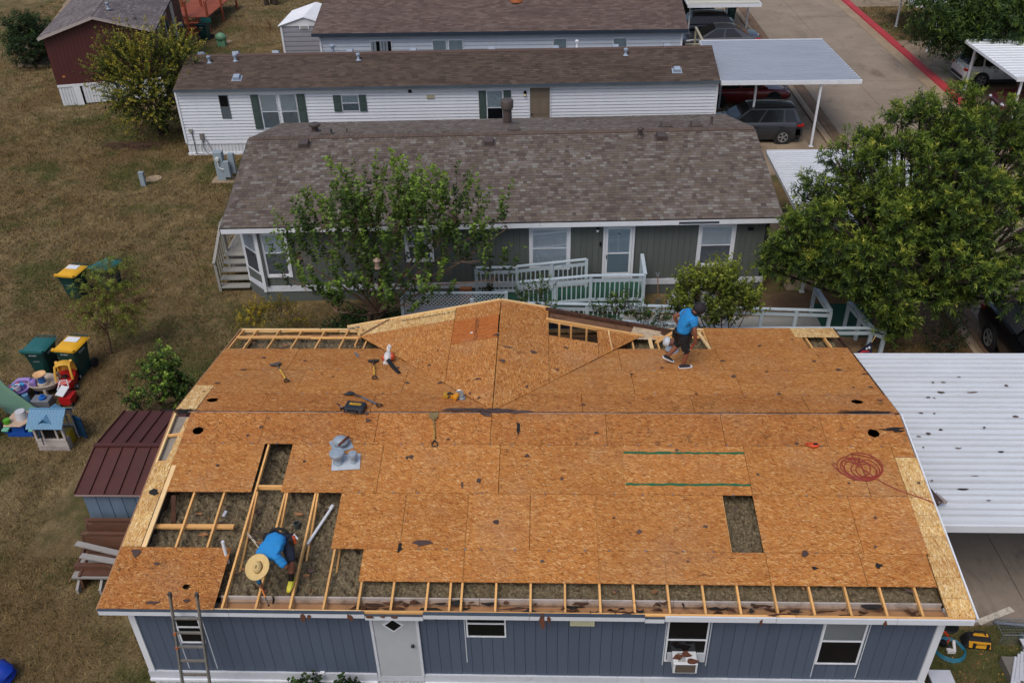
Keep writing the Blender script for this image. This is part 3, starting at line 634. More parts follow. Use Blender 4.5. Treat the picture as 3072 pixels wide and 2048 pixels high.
# ============================================================ windows, siding, shingles shared by the houses
def mat_pane():
    t = NT('window glass'); tr = t.n('BsdfTransparent'); gl = t.n('BsdfGlossy'); gl.inputs['Roughness'].default_value = 0.04
    tr.inputs[0].default_value = (0.95, 0.97, 0.98, 1); lw = t.n('LayerWeight'); lw.inputs[0].default_value = 0.25
    mx = t.n('MixShader'); t.l(t.math('MULTIPLY_ADD', lw.outputs[0], 0.6, 0.08), mx.inputs[0]); t.l(tr.outputs[0], mx.inputs[1]); t.l(gl.outputs[0], mx.inputs[2])
    t.l(mx.outputs[0], t.t.nodes['Material Output'].inputs[0]); return t.m
PANE = mat_pane()
BLIND = M('c9d3dc', 0.6, 0.06, 3, rv=0.03, name='window blind')
ROOMD = M('0d0e10', 0.9, 0.2, 3, name='dark room')
SHADE = M('a9b8bf', 0.7, 0.06, 2, rv=0.02, name='drawn shade')
def window(par, x0, x1, z0, z1, y, fm, fw=.04, trim=0, tm=None, mid=.5, top='dark', bot='dark', proud=.03):
    """sash window standing proud of the wall plane y (outside = -y)"""
    m = MB(); a, b = y-proud, y
    if trim:
        t = trim
        for q in ((x0-t, z1, x1+t, z1+t), (x0-t, z0-t, x1+t, z0), (x0-t, z0, x0, z1), (x1, z0, x1+t, z1)):
            MB().box(q[0]+.001, a-.012, q[1], q[2]-.001, b, q[3]).build('window_trim', tm or WHITE, par)
    zm = z0+(z1-z0)*mid
    for q in ((x0, z1-fw, x1, z1), (x0, z0, x1, z0+fw), (x0, z0+fw, x0+fw, z1-fw), (x1-fw, z0+fw, x1, z1-fw), (x0+fw, zm-fw*.5, x1-fw, zm+fw*.5)): m.box(q[0], a, q[1], q[2], b, q[3])
    w = m.build('window', fm, par)
    for k, (za, zb, st) in enumerate(((zm+fw*.5, z1-fw, top), (z0+fw, zm-fw*.5, bot))):
        xa, xb = x0+fw, x1-fw
        if st == 'dark': MB().box(xa, y-proud*.5, za, xb, y-.002, zb).build('pane', GLASSD, w); continue
        MB().box(xa, y-proud*.75, za, xb, y-proud*.7, zb).build('pane', PANE, w)
        if st == 'blind' or st == 'blindd':
            m = MB(); n = max(3, int((zb-za)/.035))
            for i in range(n):
                z = za+(zb-za)*i/n; m._add([(xa, y-.016, z), (xb, y-.016, z), (xb, y-.004, z+(zb-za)/n*.86), (xa, y-.004, z+(zb-za)/n*.86)], [(0, 1, 2, 3)])
            m.build('blind', BLIND if st == 'blind' else M('6d747d', 0.6, 0.08, 3, name='dim blind'), w)
        elif st == 'shade': MB().box(xa, y-.014, za, xb, y-.002, zb).build('shade', SHADE, w)
        elif st == 'white': MB().box(xa, y-.014, za, xb, y-.002, zb).build('shade', M('aeb9bf', 0.7, 0.05, 2, name='pale shade'), w)
        elif st == 'grey': MB().box(xa, y-.014, za, xb, y-.002, zb).build('screen', M('7b868f', 0.7, 0.08, 3, name='grey insect screen'), w)
        elif st == 'vert':
            MB().box(xa, y-.006, za, xb, y-.001, zb).build('room', ROOMD, w); m = MB()
            for i in range(7):
                if i in (2, 6): continue
                q = xa+(xb-xa)*i/7; m.box(q+.006, y-.016, za, q+(xb-xa)/7*.85, y-.008, zb)
            m.build('blind', WHITE, w)
    return w
def panel_door(par, x0, x1, z0, z1, y, mat, panels, proud=.03, knob=None, frame=None, fw=.05):
    if frame:
        for q in ((x0-fw, z0, x0-.004, z1+fw), (x1+.004, z0, x1+fw, z1+fw), (x0-.003, z1+.004, x1+.003, z1+fw)): MB().box(q[0], y-proud-.02, q[1], q[2], y, q[3]).build('door_frame', frame, par)
    d = MB().box(x0, y-proud, z0, x1, y, z1).build('door', mat, par)
    for (a, b, c, e) in panels:
        w, h = x1-x0, z1-z0; m = MB()
        xa, xb, za, zb = x0+a*w, x0+b*w, z0+c*h, z0+e*h
        m.box(xa, y-proud-.006, za, xb, y-proud+.002, zb); m.box(xa+.03, y-proud-.014, za+.03, xb-.03, y-proud-.004, zb-.03); m.build('door_panel', mat, d)
    if knob: m = MB(); m.ball((knob[0], y-proud-.04, knob[1]), .035); m.tube([(knob[0], y-proud, knob[1]), (knob[0], y-proud-.03, knob[1])], .015); m.build('knob', BLACK, d)
    return d
def shingles(par, org, ex, ey, en, wd_, ln, sw, ex_, mats, n_ind, seed, offs=.5, jit=0.3, clipf=None, th=.012):
    """overlapping shingles laid course by course; the largest in view are objects of their own, the rest one mesh"""
    rs = random.Random(seed); org, ex, ey, en = map(Vector, (org, ex, ey, en)); M_ind, M_st = mats
    lst = []
    nr = int(ln/ex_)
    for r in range(nr):
        x = -rs.uniform(0, sw); 
        while x < wd_:
            w = sw*(1+rs.uniform(-jit, jit)); a, b = max(0, x), min(wd_, x+w); x += w
            if b-a > .03: lst.append((r, a, b))
    m = MB(); ids = set()
    if n_ind:
        order = sorted(range(len(lst)), key=lambda i: lst[i][0]*1000+rs.random()); ids = set(order[:n_ind])
    base = MB()._add and MB()
    def wedge(mb, r, a, b, lift):
        y0, y1 = r*ex_-.01, (r+1)*ex_+.03; g = .003; t = th+lift
        P = lambda x, y, z: org+ex*x+ey*y+en*z
        mb._add([P(a+g, y0, -.004), P(b-g, y0, -.004), P(b-g, y0, t), P(a+g, y0, t), P(b-g, y1, .001), P(a+g, y1, .001)], [(0, 1, 2, 3), (3, 2, 4, 5), (1, 4, 2), (0, 3, 5)])
    for i, (r, a, b) in enumerate(lst):
        if i in ids:
            q = MB(); wedge(q, r, a, b, rs.uniform(0, .004)); q.build('shingle', M_ind, par)
        else:
            m.av = rs.random(); wedge(m, r, a, b, rs.uniform(0, .004))
    m.build('shingles', M_st, par, attr=True, kind='stuff')
def text(body, size, mat, parent, Mx, depth=.004, name='lettering', sx=1.0):
    cu = bpy.data.curves.new('t', 'FONT'); cu.body = body; cu.size = size; cu.extrude = depth; cu.align_x = 'CENTER'; cu.align_y = 'CENTER'
    ob = bpy.data.objects.new('t', cu); COL.objects.link(ob); dg = bpy.context.evaluated_depsgraph_get()
    me = bpy.data.meshes.new_from_object(ob.evaluated_get(dg)); bpy.data.objects.remove(ob); bpy.data.curves.remove(cu)
    me.transform(Matrix.Diagonal((sx, 1, 1, 1))); me.materials.clear(); me.materials.append(mat)
    me.transform(Mx); me.transform(Matrix.Translation(-origin(parent))) if parent is not None else None
    return link(name, me, parent)
# --- front house: openings
for a, b, z0, z1, md, tp, bt in ((1.16, 1.63, 1.8, 2.72, .5, 'dark', 'dark'), (6.63, 7.37, 2.08, 2.74, .58, 'dark', 'dark')):
    window(H1, a, b, z0, z1, WY, WHITE, .03, mid=md, top=tp, bot=bt)
window(H1, 10.34, 11.1, 1.44, 2.76, WY, WHITE, .03, mid=.48, top='dark', bot='dark')
window(H1, 13.16, 13.95, 1.42, 2.76, WY, WHITE, .035, mid=.5, top='blind', bot='dark')
for x in (6.6, 10.32, 11.14, 13.16, 14.0, 1.12, 1.68): MB().box(x-.008, WY-.005, 1.0 if x > 12 or x < 2 else 1.3, x+.008, WY+.004, 2.9).build('caulk_seam', WHITE2, H1)
D1 = panel_door(H1, 4.9, 5.7, .9, 2.85, WY-.005, M('aeb3b8', 0.5, 0.06, 4, dirt=('8f8f8c', 0.6, 0.4), name='off white door'), [], .03, (5.6, 1.85), WHITE2, .055)
MB().extr([(0, -.2), (.2, 0), (0, .2), (-.2, 0)], (5.28, WY-.035, 2.42), (1, 0, 0), (0, 0, 1), (0, -.018, 0)).build('window_frame', WHITE, D1)
MB().extr([(0, -.15), (.15, 0), (0, .15), (-.15, 0)], (5.28, WY-.054, 2.42), (1, 0, 0), (0, 0, 1), (0, -.004, 0)).build('pane', GLASSD, D1)
m = MB(); m.cbox((6.0, WY-.04, 2.66), (.1, .08, .12)); m.build('porch_light', M('6e7176', 0.4, 0.1, 8, name='porch light'), H1)
MB().box(8.55, WY-.05, 2.46, 9.0, WY, 2.6).build('light_panel', M('cbc9a6', 0.5, 0.05, 5, name='cream light box'), H1)
MB().cbox((12.3, WY-.04, 2.78), (.2, .08, .1)).build('camera_box', BLACK, H1)
MB().cbox((3.75, WY-.03, .92), (.09, .05, .1)).build('outlet_box', WHITE, H1)
AC = thing('window_air_conditioner', 'white window air conditioner with brown shingle scraps on its top', 'air conditioner', (10.7, .15, 1.46))
MB().box(10.47, 0.0, 1.46, 10.92, .29, 1.735).build('case', M('ccd0d4', 0.45, 0.05, 5, name='white plastic'), AC, bevel=.012)
m = MB()
for i in range(8): m.box(10.52, -.012, 1.5+i*.026, 10.87, .002, 1.513+i*.026)
m.build('grille', M('5a5048', 0.6, 0.1, 8, name='grille'), AC); MB().box(10.51, -.0025, 1.49, 10.88, -.0005, 1.71).build('coil', M('2a2520', 0.8, 0.2, 9, name='coil'), AC)
for i in range(7): MB().box(10.56, .06+i*.028, 1.7345, 10.7, .071+i*.028, 1.739).build('vent_slot', BLACK, AC)
for a, b in ((10.385, 10.465), (10.925, 11.075)):
    m = MB()
    for i in range(9): m.box(a+(b-a)*i/9, .25+.012*(i % 2), 1.48, a+(b-a)*(i+1)/9-.001, .265+.012*(i % 2), 1.72)
    m.build('side_panel', WHITE2, AC)
for i, (x, y) in enumerate(((10.57, 0.14), (10.73, .2), (10.82, .06))):
    o = MB().prism([(x+a, y+b) for a, b in blob(.09, .06, 8, i+90, .5)], lambda a, b: 1.752+.01*math.sin(a*40), .01).build('shingle_scrap', M('5b3626', 0.95, 0.3, 15, name='rusty brown scrap'))
    tag(o, ('left', 'middle', 'right')[i]+' brown scrap lying on top of the window air conditioner', 'roof scrap', 'scraps on the air conditioner')
# ============================================================ second house: grey-green with brown mixed shingles
H2C = ['514845', '635950', '6c6157', '5b514c', '756d68', '665b54', '7e7b75', '554b48', '6e645a']
SHI, SHS = mat_shingle('mixed brown shingle', H2C, '4b403c', False), mat_shingle('mixed brown shingles', H2C, '4b403c', True)
H2 = thing('mobile_home', 'grey-green double-wide mobile home with a mottled brown shingle roof behind the stripped roof', 'mobile home', (-2.47, 15.37, 0), R(2.0))
H2L, H2W, H2E, H2R, WL = 18.28, 4.78, 3.0, 1.2, .33
s2 = math.hypot(H2W, H2R); ey = (0, H2W/s2, H2R/s2); en = (0, -H2R/s2, H2W/s2)
MB().extr([(0, 0), (H2W, H2R), (2*H2W, 0), (2*H2W, -.04), (H2W, H2R-.04), (0, -.04)], (0.01, 0, H2E-.012), (0, 1, 0), (0, 0, 1), (H2L-.02, 0, 0)).build('roof_deck', M('3c3430', 0.9, 0.2, 4, name='roof felt'), H2)
shingles(H2, (0, 0, H2E), (1, 0, 0), ey, en, H2L, s2-.06, .175, .142, (SHI, SHS), 300, 11, jit=.35)
shingles(H2, (H2L, 2*H2W, H2E), (-1, 0, 0), (0, -H2W/s2, H2R/s2), (0, H2R/s2, H2W/s2), H2L, s2-.06, .175, .142, (SHI, SHS), 0, 12, jit=.35)
rc = MB(); rc.extr([(-.15, -.035), (0, .015), (.15, -.035), (.15, -.05), (0, 0), (-.15, -.05)], (0, 0, 0), (0, 1, 0), (0, 0, 1), (.2, 0, 0)); rcm = rc.mesh('ridge_cap', [M('55473f', 0.95, 0.15, 30, bump=.3, rv=.15, name='ridge cap')])
for i in range(int(H2L/.18)): piece('ridge_cap', rcm, H2, (i*.18+.02, H2W, H2E+H2R+.025), (0, R(-4), 0))
SID2 = M('575d5a', 0.7, 0.07, 3, stretch=(6, 6, .6), bump=.12, rv=.06, dirt=('4a4f4d', .6, .5), name='grey green siding')
sm2 = MB().box(-.098, 0, 0, .098, .02, 2.35).mesh('siding_board', [SID2])
MB().box(1.05, WL+.03, 0, H2L-.3, 2*H2W-.3, 2.95).build('wall_core', M('222422', .9, .1, 3, name='wall core'), H2)
MB().prism([(1.05, WL+.03), (1.05, 2*H2W-.3), (.24, 2*H2W-.3), (.24, 1.16)], lambda a, b: 2.95, 2.95).build('wall_core', M('222422', .9, .1, 3, name='wall core'), H2)
for i in range(int((H2L-.3-1.0)/.203)): piece('siding_board', sm2, H2, (1.1+i*.203, WL, .62))
for i in range(6): piece('siding_board', sm2, H2, (.3+.07+i*.137, 1.05-.07-i*.137, .62), (0, 0, R(-45)))
for i in range(40): piece('siding_board', sm2, H2, (H2L-.3+.01, .5+i*.22, .62), (0, 0, R(90)))
for a, b in ((1.0, 6.2), (6.205, 12.4), (13.6, H2L-.28)): MB().box(a, WL-.03, .4, b, WL-.001, .615).build('base_trim', WHITE2, H2)
MB().bar((.22, 1.17, .51), (1.0, WL-.015, .51), .03, .21).build('base_trim', WHITE2, H2)
MB().prism([(.98, WL+.0), (6, WL+.0), (6, WL+.03), (.98, WL+.03)], lambda a, b: .4, .4).build('skirting_panel', SID2, H2)
MB().prism([(6.01, WL+.0), (H2L-.3, WL+.0), (H2L-.3, WL+.03), (6.01, WL+.03)], lambda a, b: .4, .4).build('skirting_panel', SID2, H2)
MB().prism([(.98, WL+.0), (.98, WL+.03), (.22, 1.2), (.2, 1.17)], lambda a, b: .4, .4).build('skirting_panel', SID2, H2)
x = 0
for w in (3.1, 3.7, 3.6, 3.9, 3.98): MB().box(x+.003, -.03, H2E-.2, x+w-.003, .0, H2E-.025).build('fascia_board', WHITE, H2); x += w
MB().box(0, 0.001, H2E-.22, H2L, WL, H2E-.205).build('soffit', WHITE2, H2)
MB().box(0, -.035, H2E-.024, H2L, .02, H2E-.006).build('drip_edge', M('2b2523', .6, .1, 5, name='brown drip edge'), H2)
MB().box(14.9, -.045, H2E-.16, 16.2, -.032, H2E-.09).build('loose_trim', M('3b4148', .6, .1, 5, name='grey strip'), H2)
for e in (-.02, H2L-.01):
    for s in (1, -1): MB().bar((e, H2W*(1-s), H2E-.09), (e, H2W, H2E+H2R-.09), .03, .13).build('barge_board', M('4b4340', .7, .1, 5, name='brown barge board'), H2)
window(H2, 10.14, 11.32, 1.15, 2.58, WL-.001, WHITE, .035, .1, WHITE, .5, 'blind', 'blind')
window(H2, 15.74, 16.78, 1.15, 2.58, WL-.001, WHITE, .035, .1, WHITE, .5, 'blind', 'blindd')
window(H2, 6.0, 6.75, 1.55, 2.55, WL-.001, WHITE, .035, .1, WHITE, .5, 'blind', 'blindd')
window(H2, 1.17, 1.92, 1.05, 2.58, WL-.001, WHITE, .035, .09, WHITE, .55, 'blind', 'blindd')
BW = bpy.data.objects.new('bay_window', None)
m = MB()
d_ = Vector((-.78, .84, 0)).normalized(); nrm = Vector((-d_.y, d_.x, 0))*1.0; p0_ = Vector((1.0, WL-.02, 0))
def slant(a, b, z0, z1, o0, o1, mat, name, par): 
    q = MB(); A = p0_+d_*a; B = p0_+d_*b; n = Vector((-.74, -.68, 0)).normalized()
    q._add([A+n*o1+Vector((0, 0, z0)), B+n*o1+Vector((0, 0, z0)), B+n*o1+Vector((0, 0, z1)), A+n*o1+Vector((0, 0, z1)), A+n*o0+Vector((0, 0, z0)), B+n*o0+Vector((0, 0, z0)), B+n*o0+Vector((0, 0, z1)), A+n*o0+Vector((0, 0, z1))],
           [(0, 1, 2, 3), (4, 5, 1, 0), (5, 6, 2, 1), (6, 7, 3, 2), (7, 4, 0, 3)]); return q.build(name, mat, par)
wf = slant(.12, 1.02, 1.0, 2.72, 0.0, .02, WHITE, 'window', H2)
slant(.2, .94, 1.08, 1.8, .021, .026, M('3f444b', .3, .1, 3, name='dim glass'), 'pane', wf); slant(.2, .94, 1.88, 2.62, .021, .026, M('8e98a2', .3, .06, 3, name='blind behind glass'), 'pane', wf)
MB().cbox((.99, WL-.02, 1.66), (.1, .1, 2.5)).build('corner_trim', WHITE, H2)
slant(1.02, 1.12, .42, 2.9, 0, .025, WHITE, 'corner_trim', H2)
# storm door
for q in ((12.5, .66, 12.57, 2.76), (13.47, .66, 13.54, 2.76), (12.57, 2.67, 13.47, 2.76)): MB().box(q[0], WL-.06, q[1], q[2], WL-.001, q[3]).build('door_frame', WHITE, H2)
D2 = MB().box(12.575, WL-.03, .68, 13.465, WL-.003, 2.66).build('door', M('b6c6d2', .5, .05, 3, name='pale door'), H2)
m = MB()
for q in ((12.58, .69, 12.66, 2.65), (13.38, .69, 13.46, 2.65), (12.66, 2.55, 13.38, 2.65), (12.66, .69, 13.38, .9), (12.66, 1.62, 13.38, 1.66)): m.box(q[0], WL-.055, q[1], q[2], WL-.032, q[3])
m.build('storm_frame', WHITE, D2)
MB().box(12.66, WL-.045, .9, 13.38, WL-.04, 1.62).build('pane', M('5a6a76', .15, .05, 3, name='shaded storm pane'), D2)
MB().box(12.66, WL-.045, 1.66, 13.38, WL-.04, 2.55).build('pane', PANE, D2)
m = MB()
for a in (12.7, 13.05):
    for z0, z1 in ((.95, 1.55), (1.7, 2.1), (2.15, 2.5)): m.box(a, WL-.036, z0, a+.28, WL-.03, z1)
m.build('door_panel', M('a8bac8', .5, .05, 3, name='pale door panel'), D2)
MB().cbox((12.63, WL-.07, 1.52), (.03, .03, .14)).build('handle', BLACK, D2); m = MB(); m.lathe([(.03, 0), (.03, .02)], (13.02, WL-.05, 2.36), 6); m.build('knocker', BLACK, D2)
m = MB(); m.cbox((12.3, WL-.05, 2.6), (.09, .08, .1)); m.build('porch_light', BLACK, H2); m = MB(); m.ball((12.3, WL-.09, 2.5), .05); m.build('bulb', WHITE, H2)
MB().cbox((12.42, WL-.02, 1.98), (.06, .04, .14)).build('doorbell', BLACK, H2); MB().cbox((17.35, WL-.03, 2.45), (.18, .06, .1)).build('camera_box', BLACK, H2)
VB = M('4d433f', .5, .15, 8, name='brown vent metal')
def boxvent(par, x, y, slope_y, z, mat=VB, s=1.0, rot=0):
    m = MB(); q = Matrix.Rotation(rot, 4, 'X'); c = Vector((x, y, z))
    m.cbox(c+q @ Vector((0, 0, .015)), (.5*s, .45*s, .01), q); m.cbox(c+q @ Vector((0, 0, .1*s)), (.36*s, .36*s, .16*s), q, .86); m.build('roof_vent', mat, par, bevel=.015)
def pipevent(par, x, y, z, r, h, mat=VB, cap=True):
    m = MB(); pr = [(r*2.2, 0), (r*1.25, .04), (r, .06), (r, h)]
    if cap: pr += [(r*1.7, h+.005), (r*1.75, h+.07), (r*1.2, h+.1), (.01, h+.11)]
    m.lathe(pr, (x, y, z), 14); m.build('vent_pipe', mat, par)
zz2 = lambda y: H2E+H2R*(1-abs(y-H2W)/H2W)
a2 = math.atan(H2R/H2W)
for x, y in ((2.1, 4.3), (8.7, 4.2), (14.85, 4.3)): boxvent(H2, x, y, 0, zz2(y), rot=a2)
for x, y in ((2.7, 5.5), (9.6, 5.5), (15.2, 5.6), (16.3, 5.6)): boxvent(H2, x, y, 0, zz2(y)+.02, rot=-a2)
pipevent(H2, 2.1, 6.3, zz2(6.3), .13, .25); pipevent(H2, 14.1, 4.4, zz2(4.4), .07, .25); pipevent(H2, 3.35, 6.0, zz2(6), .03, .15, cap=False); pipevent(H2, 16.9, 5.7, zz2(5.7), .05, .35, cap=False)
m = MB(); m.lathe([(.36, 0), (.2, .08), (.17, .1), (.17, .62), (.2, .63), (.2, .67), (.24, .68), (.25, .95), (.22, 1.0), (.02, 1.02)], (9.35, 7.6, zz2(7.6)-.02), 18); m.build('chimney', VB, H2)
tag(MB().bar((9.75, 7.9, zz2(7.9)), (9.65, 7.9, zz2(7.9)+.45), .18, .03).build('leaning_board', WOODY), 'pale board leaning beside the brown chimney of the grey-green house', 'board')
# end porch with steps
WG = M('8f8e88', .85, .16, 5, stretch=(1, 5, 5), bump=.2, rv=.1, name='weathered grey deck wood')
PO = thing('porch_steps', 'weathered grey wooden porch with steps at the left end of the grey-green house', 'porch', (-2.47, 15.37, 0), R(2.0))
for i in range(5):
    z = .17+i*.17
    MB().box(-.88, 1.05+i*.28, z-.04, .2, 1.36+i*.28, z).build('tread', WG, PO); MB().box(-.86, 1.3+i*.28, z-.17, .18, 1.33+i*.28, z-.04).build('riser', WG, PO)
for i in range(14): MB().box(-.88+i*.077, 2.45, .82, -.81+i*.077, 5.6, .86).build('deck_board', WG, PO)
MB().box(-.85, 2.5, 0, .15, 2.56, .81).build('rim_board', WG, PO)
for (x, y, z0, z1) in ((-.86, 1.1, 0, 1.2), (-.86, 2.5, 0, 2.0), (-.86, 5.5, 0, 2.0), (.12, 5.5, 0, 2.0)): MB().cbox((x, y, (z0+z1)/2), (.09, .09, z1-z0)).build('post', WG, PO)
MB().bar((-.86, 1.0, 1.15), (-.86, 2.5, 1.95), .1, .05).build('handrail', WG, PO); MB().bar((-.86, 2.5, 1.95), (-.86, 5.5, 1.95), .1, .05).build('handrail', WG, PO)
bl_ = MB().cbox((0, 0, .45), (.04, .04, .9)).mesh('baluster', [WG])
for i in range(20):
    y = 1.2+i*.21; piece('baluster', bl_, PO, (-.86, y, min(1.0, .17+(y-1.0)*.53)))
# ============================================================ third house: white laps, brown roof
LAP = M('ccd1d9', .45, .04, 3, rv=.03, dirt=('a5a9ae', .64, .4), name='white lap siding')
def laps(par, x0, x1, y, z0, z1, step, mat):
    n = int(round((z1-z0)/step)); st = (z1-z0)/n
    me = MB().extr([(.012, 0), (-.03, .0), (-.034, .012), (-.012, st-.022), (.008, st-.02), (.012, st)], (0, 0, 0), (0, 1, 0), (0, 0, 1), (x1-x0, 0, 0)).mesh('lap_board', [mat])
    for i in range(n): piece('lap_board', me, par, (x0, y, z0+i*st))
def ribs(par, x0, x1, y, z0, z1, w, mat, name='skirting_panel', rot=0):
    me = MB().extr([(0, 0), (.4*w, 0), (.5*w, -.02), (.9*w, -.02), (w*.995, 0), (w*.995, .012), (0, .012)], (0, 0, 0), (1, 0, 0), (0, 1, 0), (0, 0, z1-z0)).mesh(name, [mat])
    for i in range(int((x1-x0)/w)): piece(name, me, par, (x0+i*w, y, z0))
H3 = thing('mobile_home', 'long white single-wide mobile home with dark green shutters and a tan door', 'mobile home', (-8.66, 28.74, 0), R(1.3))
H3L, H3W, H3E, H3R, w3 = 24.55, 2.6, 3.2, .78, .263
s3 = math.hypot(H3W, H3R)
H3C = ['463c36', '50443d', '594d45', '4c4039', '60534a', '53463f']
S3I, S3S = mat_shingle('brown tab shingle', H3C, '3b302c', False), mat_shingle('brown tab shingles', H3C, '3b302c', True)
MB().extr([(0, 0), (H3W, H3R), (2*H3W, 0), (2*H3W, -.04), (H3W, H3R-.04), (0, -.04)], (0.01, 0, H3E-.012), (0, 1, 0), (0, 0, 1), (H3L-.02, 0, 0)).build('roof_deck', M('3c3430', .9, .2, 4, name='roof felt'), H3)
shingles(H3, (0, 0, H3E), (1, 0, 0), (0, H3W/s3, H3R/s3), (0, -H3R/s3, H3W/s3), H3L, s3, .3, .143, (S3I, S3S), 0, 21, jit=.04)
shingles(H3, (H3L, 2*H3W, H3E), (-1, 0, 0), (0, -H3W/s3, H3R/s3), (0, H3R/s3, H3W/s3), H3L, s3, .3, .143, (S3I, S3S), 0, 22, jit=.04)
MB().extr([(-.16, -.04), (0, .02), (.16, -.04), (.16, -.055), (0, 0), (-.16, -.055)], (0, H3W, H3E+H3R+.02), (0, 1, 0), (0, 0, 1), (H3L, 0, 0)).build('ridge_cap', M('54433c', .95, .15, 20, bump=.3, name='brown ridge cap'), H3)
MB().box(.14, w3+.012, 0, H3L-.1, 2*H3W-.25, 3.1).build('wall_core', M('2b2b2b', .9, .1, 3, name='wall core'), H3)
laps(H3, -.02+.0, H3L-.06, w3, .6, 3.0, .15, LAP); MB().box(-.03, w3-.045, 2.98, H3L-.05, w3+.02, 3.1).build('top_trim', WHITE, H3)
sd = MB().extr([(0, 0), (-.028, .004), (-.006, .12), (.01, .12), (.01, 0)], (0, 0, 0), (1, 0, 0), (0, 0, 1), (0, 4.7, 0)).mesh('lap_board', [LAP])
for i in range(20): piece('lap_board', sd, H3, (.0, w3, .6+i*.12)); piece('lap_board', sd, H3, (H3L-.06, w3+4.7, .6+i*.12), (0, 0, math.pi))
MB().cbox((-.02, w3-.02, 1.8), (.09, .09, 2.4)).build('corner_trim', WHITE, H3); MB().cbox((H3L-.06, w3-.02, 1.8), (.09, .09, 2.4)).build('corner_trim', WHITE, H3)
ribs(H3, -.02, H3L-.1, w3+.01, .1, .56, .16, SKIRT); MB().box(-.04, w3-.04, .54, H3L-.08, w3+.02, .6).build('base_rail', WHITE, H3); MB().box(-.06, w3-.05, 0, H3L-.08, w3+.03, .11).build('base_rail', WHITE, H3)
MB().box(-.01, -.04, H3E-.11, H3L+.01, .02, H3E-.002).build('gutter_edge', M('515c66', .4, .25, 2, stretch=(.3, 1, 1), name='slate drip edge'), H3); MB().box(0, .001, H3E-.13, H3L, w3, H3E-.115).build('soffit', WHITE2, H3)
SHUT = M('3d4d4b', .5, .1, 5, name='dark green shutter')
def shutter(par, x0, x1, z0, z1, y):
    s = MB().box(x0, y-.05, z0, x1, y-.025, z1).build('shutter', SHUT, par); h = (z1-z0)/2
    for k in range(2): 
        m = MB(); m.box(x0+.06, y-.058, z0+k*h+.06, x1-.06, y-.049, z0+(k+1)*h-.04); m.box(x0+.1, y-.066, z0+k*h+.1, x1-.1, y-.057, z0+(k+1)*h-.08); m.build('shutter_panel', SHUT, s)
wy = w3-.02
window(H3, 1.9, 2.33, 1.75, 2.85, wy, M('70767a', .4, .1, 5, metal=.3, name='bronze frame'), .03, top='dark', bot='grey')
shutter(H3, 3.36, 3.72, 1.24, 2.84, wy); window(H3, 3.75, 4.55, 1.24, 2.85, wy, WHITE2, .035, top='white', bot='grey'); window(H3, 4.66, 5.44, 1.24, 2.85, wy, WHITE2, .035, top='white', bot='grey'); shutter(H3, 5.47, 5.83, 1.24, 2.84, wy)
shutter(H3, 7.12, 7.47, 2.0, 2.76, wy); window(H3, 7.49, 8.28, 2.0, 2.76, wy, WHITE2, .03, top='shade', bot='grey'); shutter(H3, 8.3, 8.62, 2.0, 2.76, wy)
shutter(H3, 13.74, 14.07, 1.25, 2.85, wy); window(H3, 14.09, 14.84, 1.25, 2.86, wy, WHITE2, .035, top='white', bot='dark'); shutter(H3, 14.87, 15.2, 1.25, 2.85, wy)
panel_door(H3, 16.07, 16.96, .85, 2.94, wy, M('6f6457', .5, .05, 4, name='tan door'), [(.12, .46, .08, .36), (.54, .88, .08, .36), (.12, .46, .42, .74), (.54, .88, .42, .74), (.12, .46, .8, .94), (.54, .88, .8, .94)], .03, (16.14, 1.75), WHITE2, .05)
m = MB(); m.cbox((15.84, wy-.04, 2.74), (.12, .08, .14)); m.build('porch_light', BLACK, H3); m = MB(); m.ball((15.84, wy-.07, 2.62), .06); m.build('bulb', M('d9c9a8', .5, .05, 5, name='bulb'), H3)
MB().cbox((11.55, wy-.04, 2.62), (.34, .05, .14)).build('light_panel', M('a99f85', .6, .1, 5, name='beige louvre'), H3); MB().box(10.56, wy-.02, 2.8, 10.72, wy-.005, 2.95).build('siding_hole', BLACK, H3)
MB().bar((10.75, wy-.03, 2.9), (13.25, wy-.03, 2.86), .02, .09).build('loose_lap', WHITE, H3); MB().bar((20.4, wy-.03, 2.88), (21.9, wy-.02, 2.96), .02, .05).build('loose_lap', WHITE, H3)
MB().cbox((.77, wy-.06, .92), (.17, .1, .3)).build('meter_box', M('6f6a66', .6, .1, 6, name='meter box'), H3); MB().cbox((.3, wy-.05, 1.22), (.17, .08, .14)).build('junction_box', M('8e8f84', .6, .1, 6, name='junction box'), H3)
m = MB(); m.tube([(.33, wy-.05, 1.15), (.36, wy-.06, .1)], .02, 6); m.tube([(.8, wy-.07, .78), (.75, wy-.1, .4), (.9, wy-.1, .12), (1.1, wy-.1, .3), (.95, wy-.07, .78)], .015, 6); m.tube([(.75, wy-.07, .76), (.65, wy-.1, .3), (.72, wy-.1, .05), (.3, wy-.12, .12)], .012, 6); m.build('cables', M('4a4444', .6, .1, 6, name='grey cable'), H3)
GV = M('8d9aab', .5, .1, 6, name='light grey vent'); a3 = math.atan(H3R/H3W); z3 = lambda y: H3E+H3R*(1-abs(y-H3W)/H3W)
for x, y in ((2.75, .75), (22.7, .75)): boxvent(H3, x, y, 0, z3(y), GV, .9, a3)
for x in (.55, 2.2, 4.1, 7.6, 10.6, 14.3, 17.3, 20.1, 22.5): boxvent(H3, x, 3.0, 0, z3(3.0), GV, .9, -a3)
for x, y in ((1.2, 2.0), (2.4, 2.1), (8.15, 2.0), (20.5, 2.0)): pipevent(H3, x, y, z3(y), .06, .22, GV)
pipevent(H3, 6.8, 3.0, z3(3.0), .08, .3, GV); pipevent(H3, 18.3, 3.0, z3(3), .05, .3, WHITE)
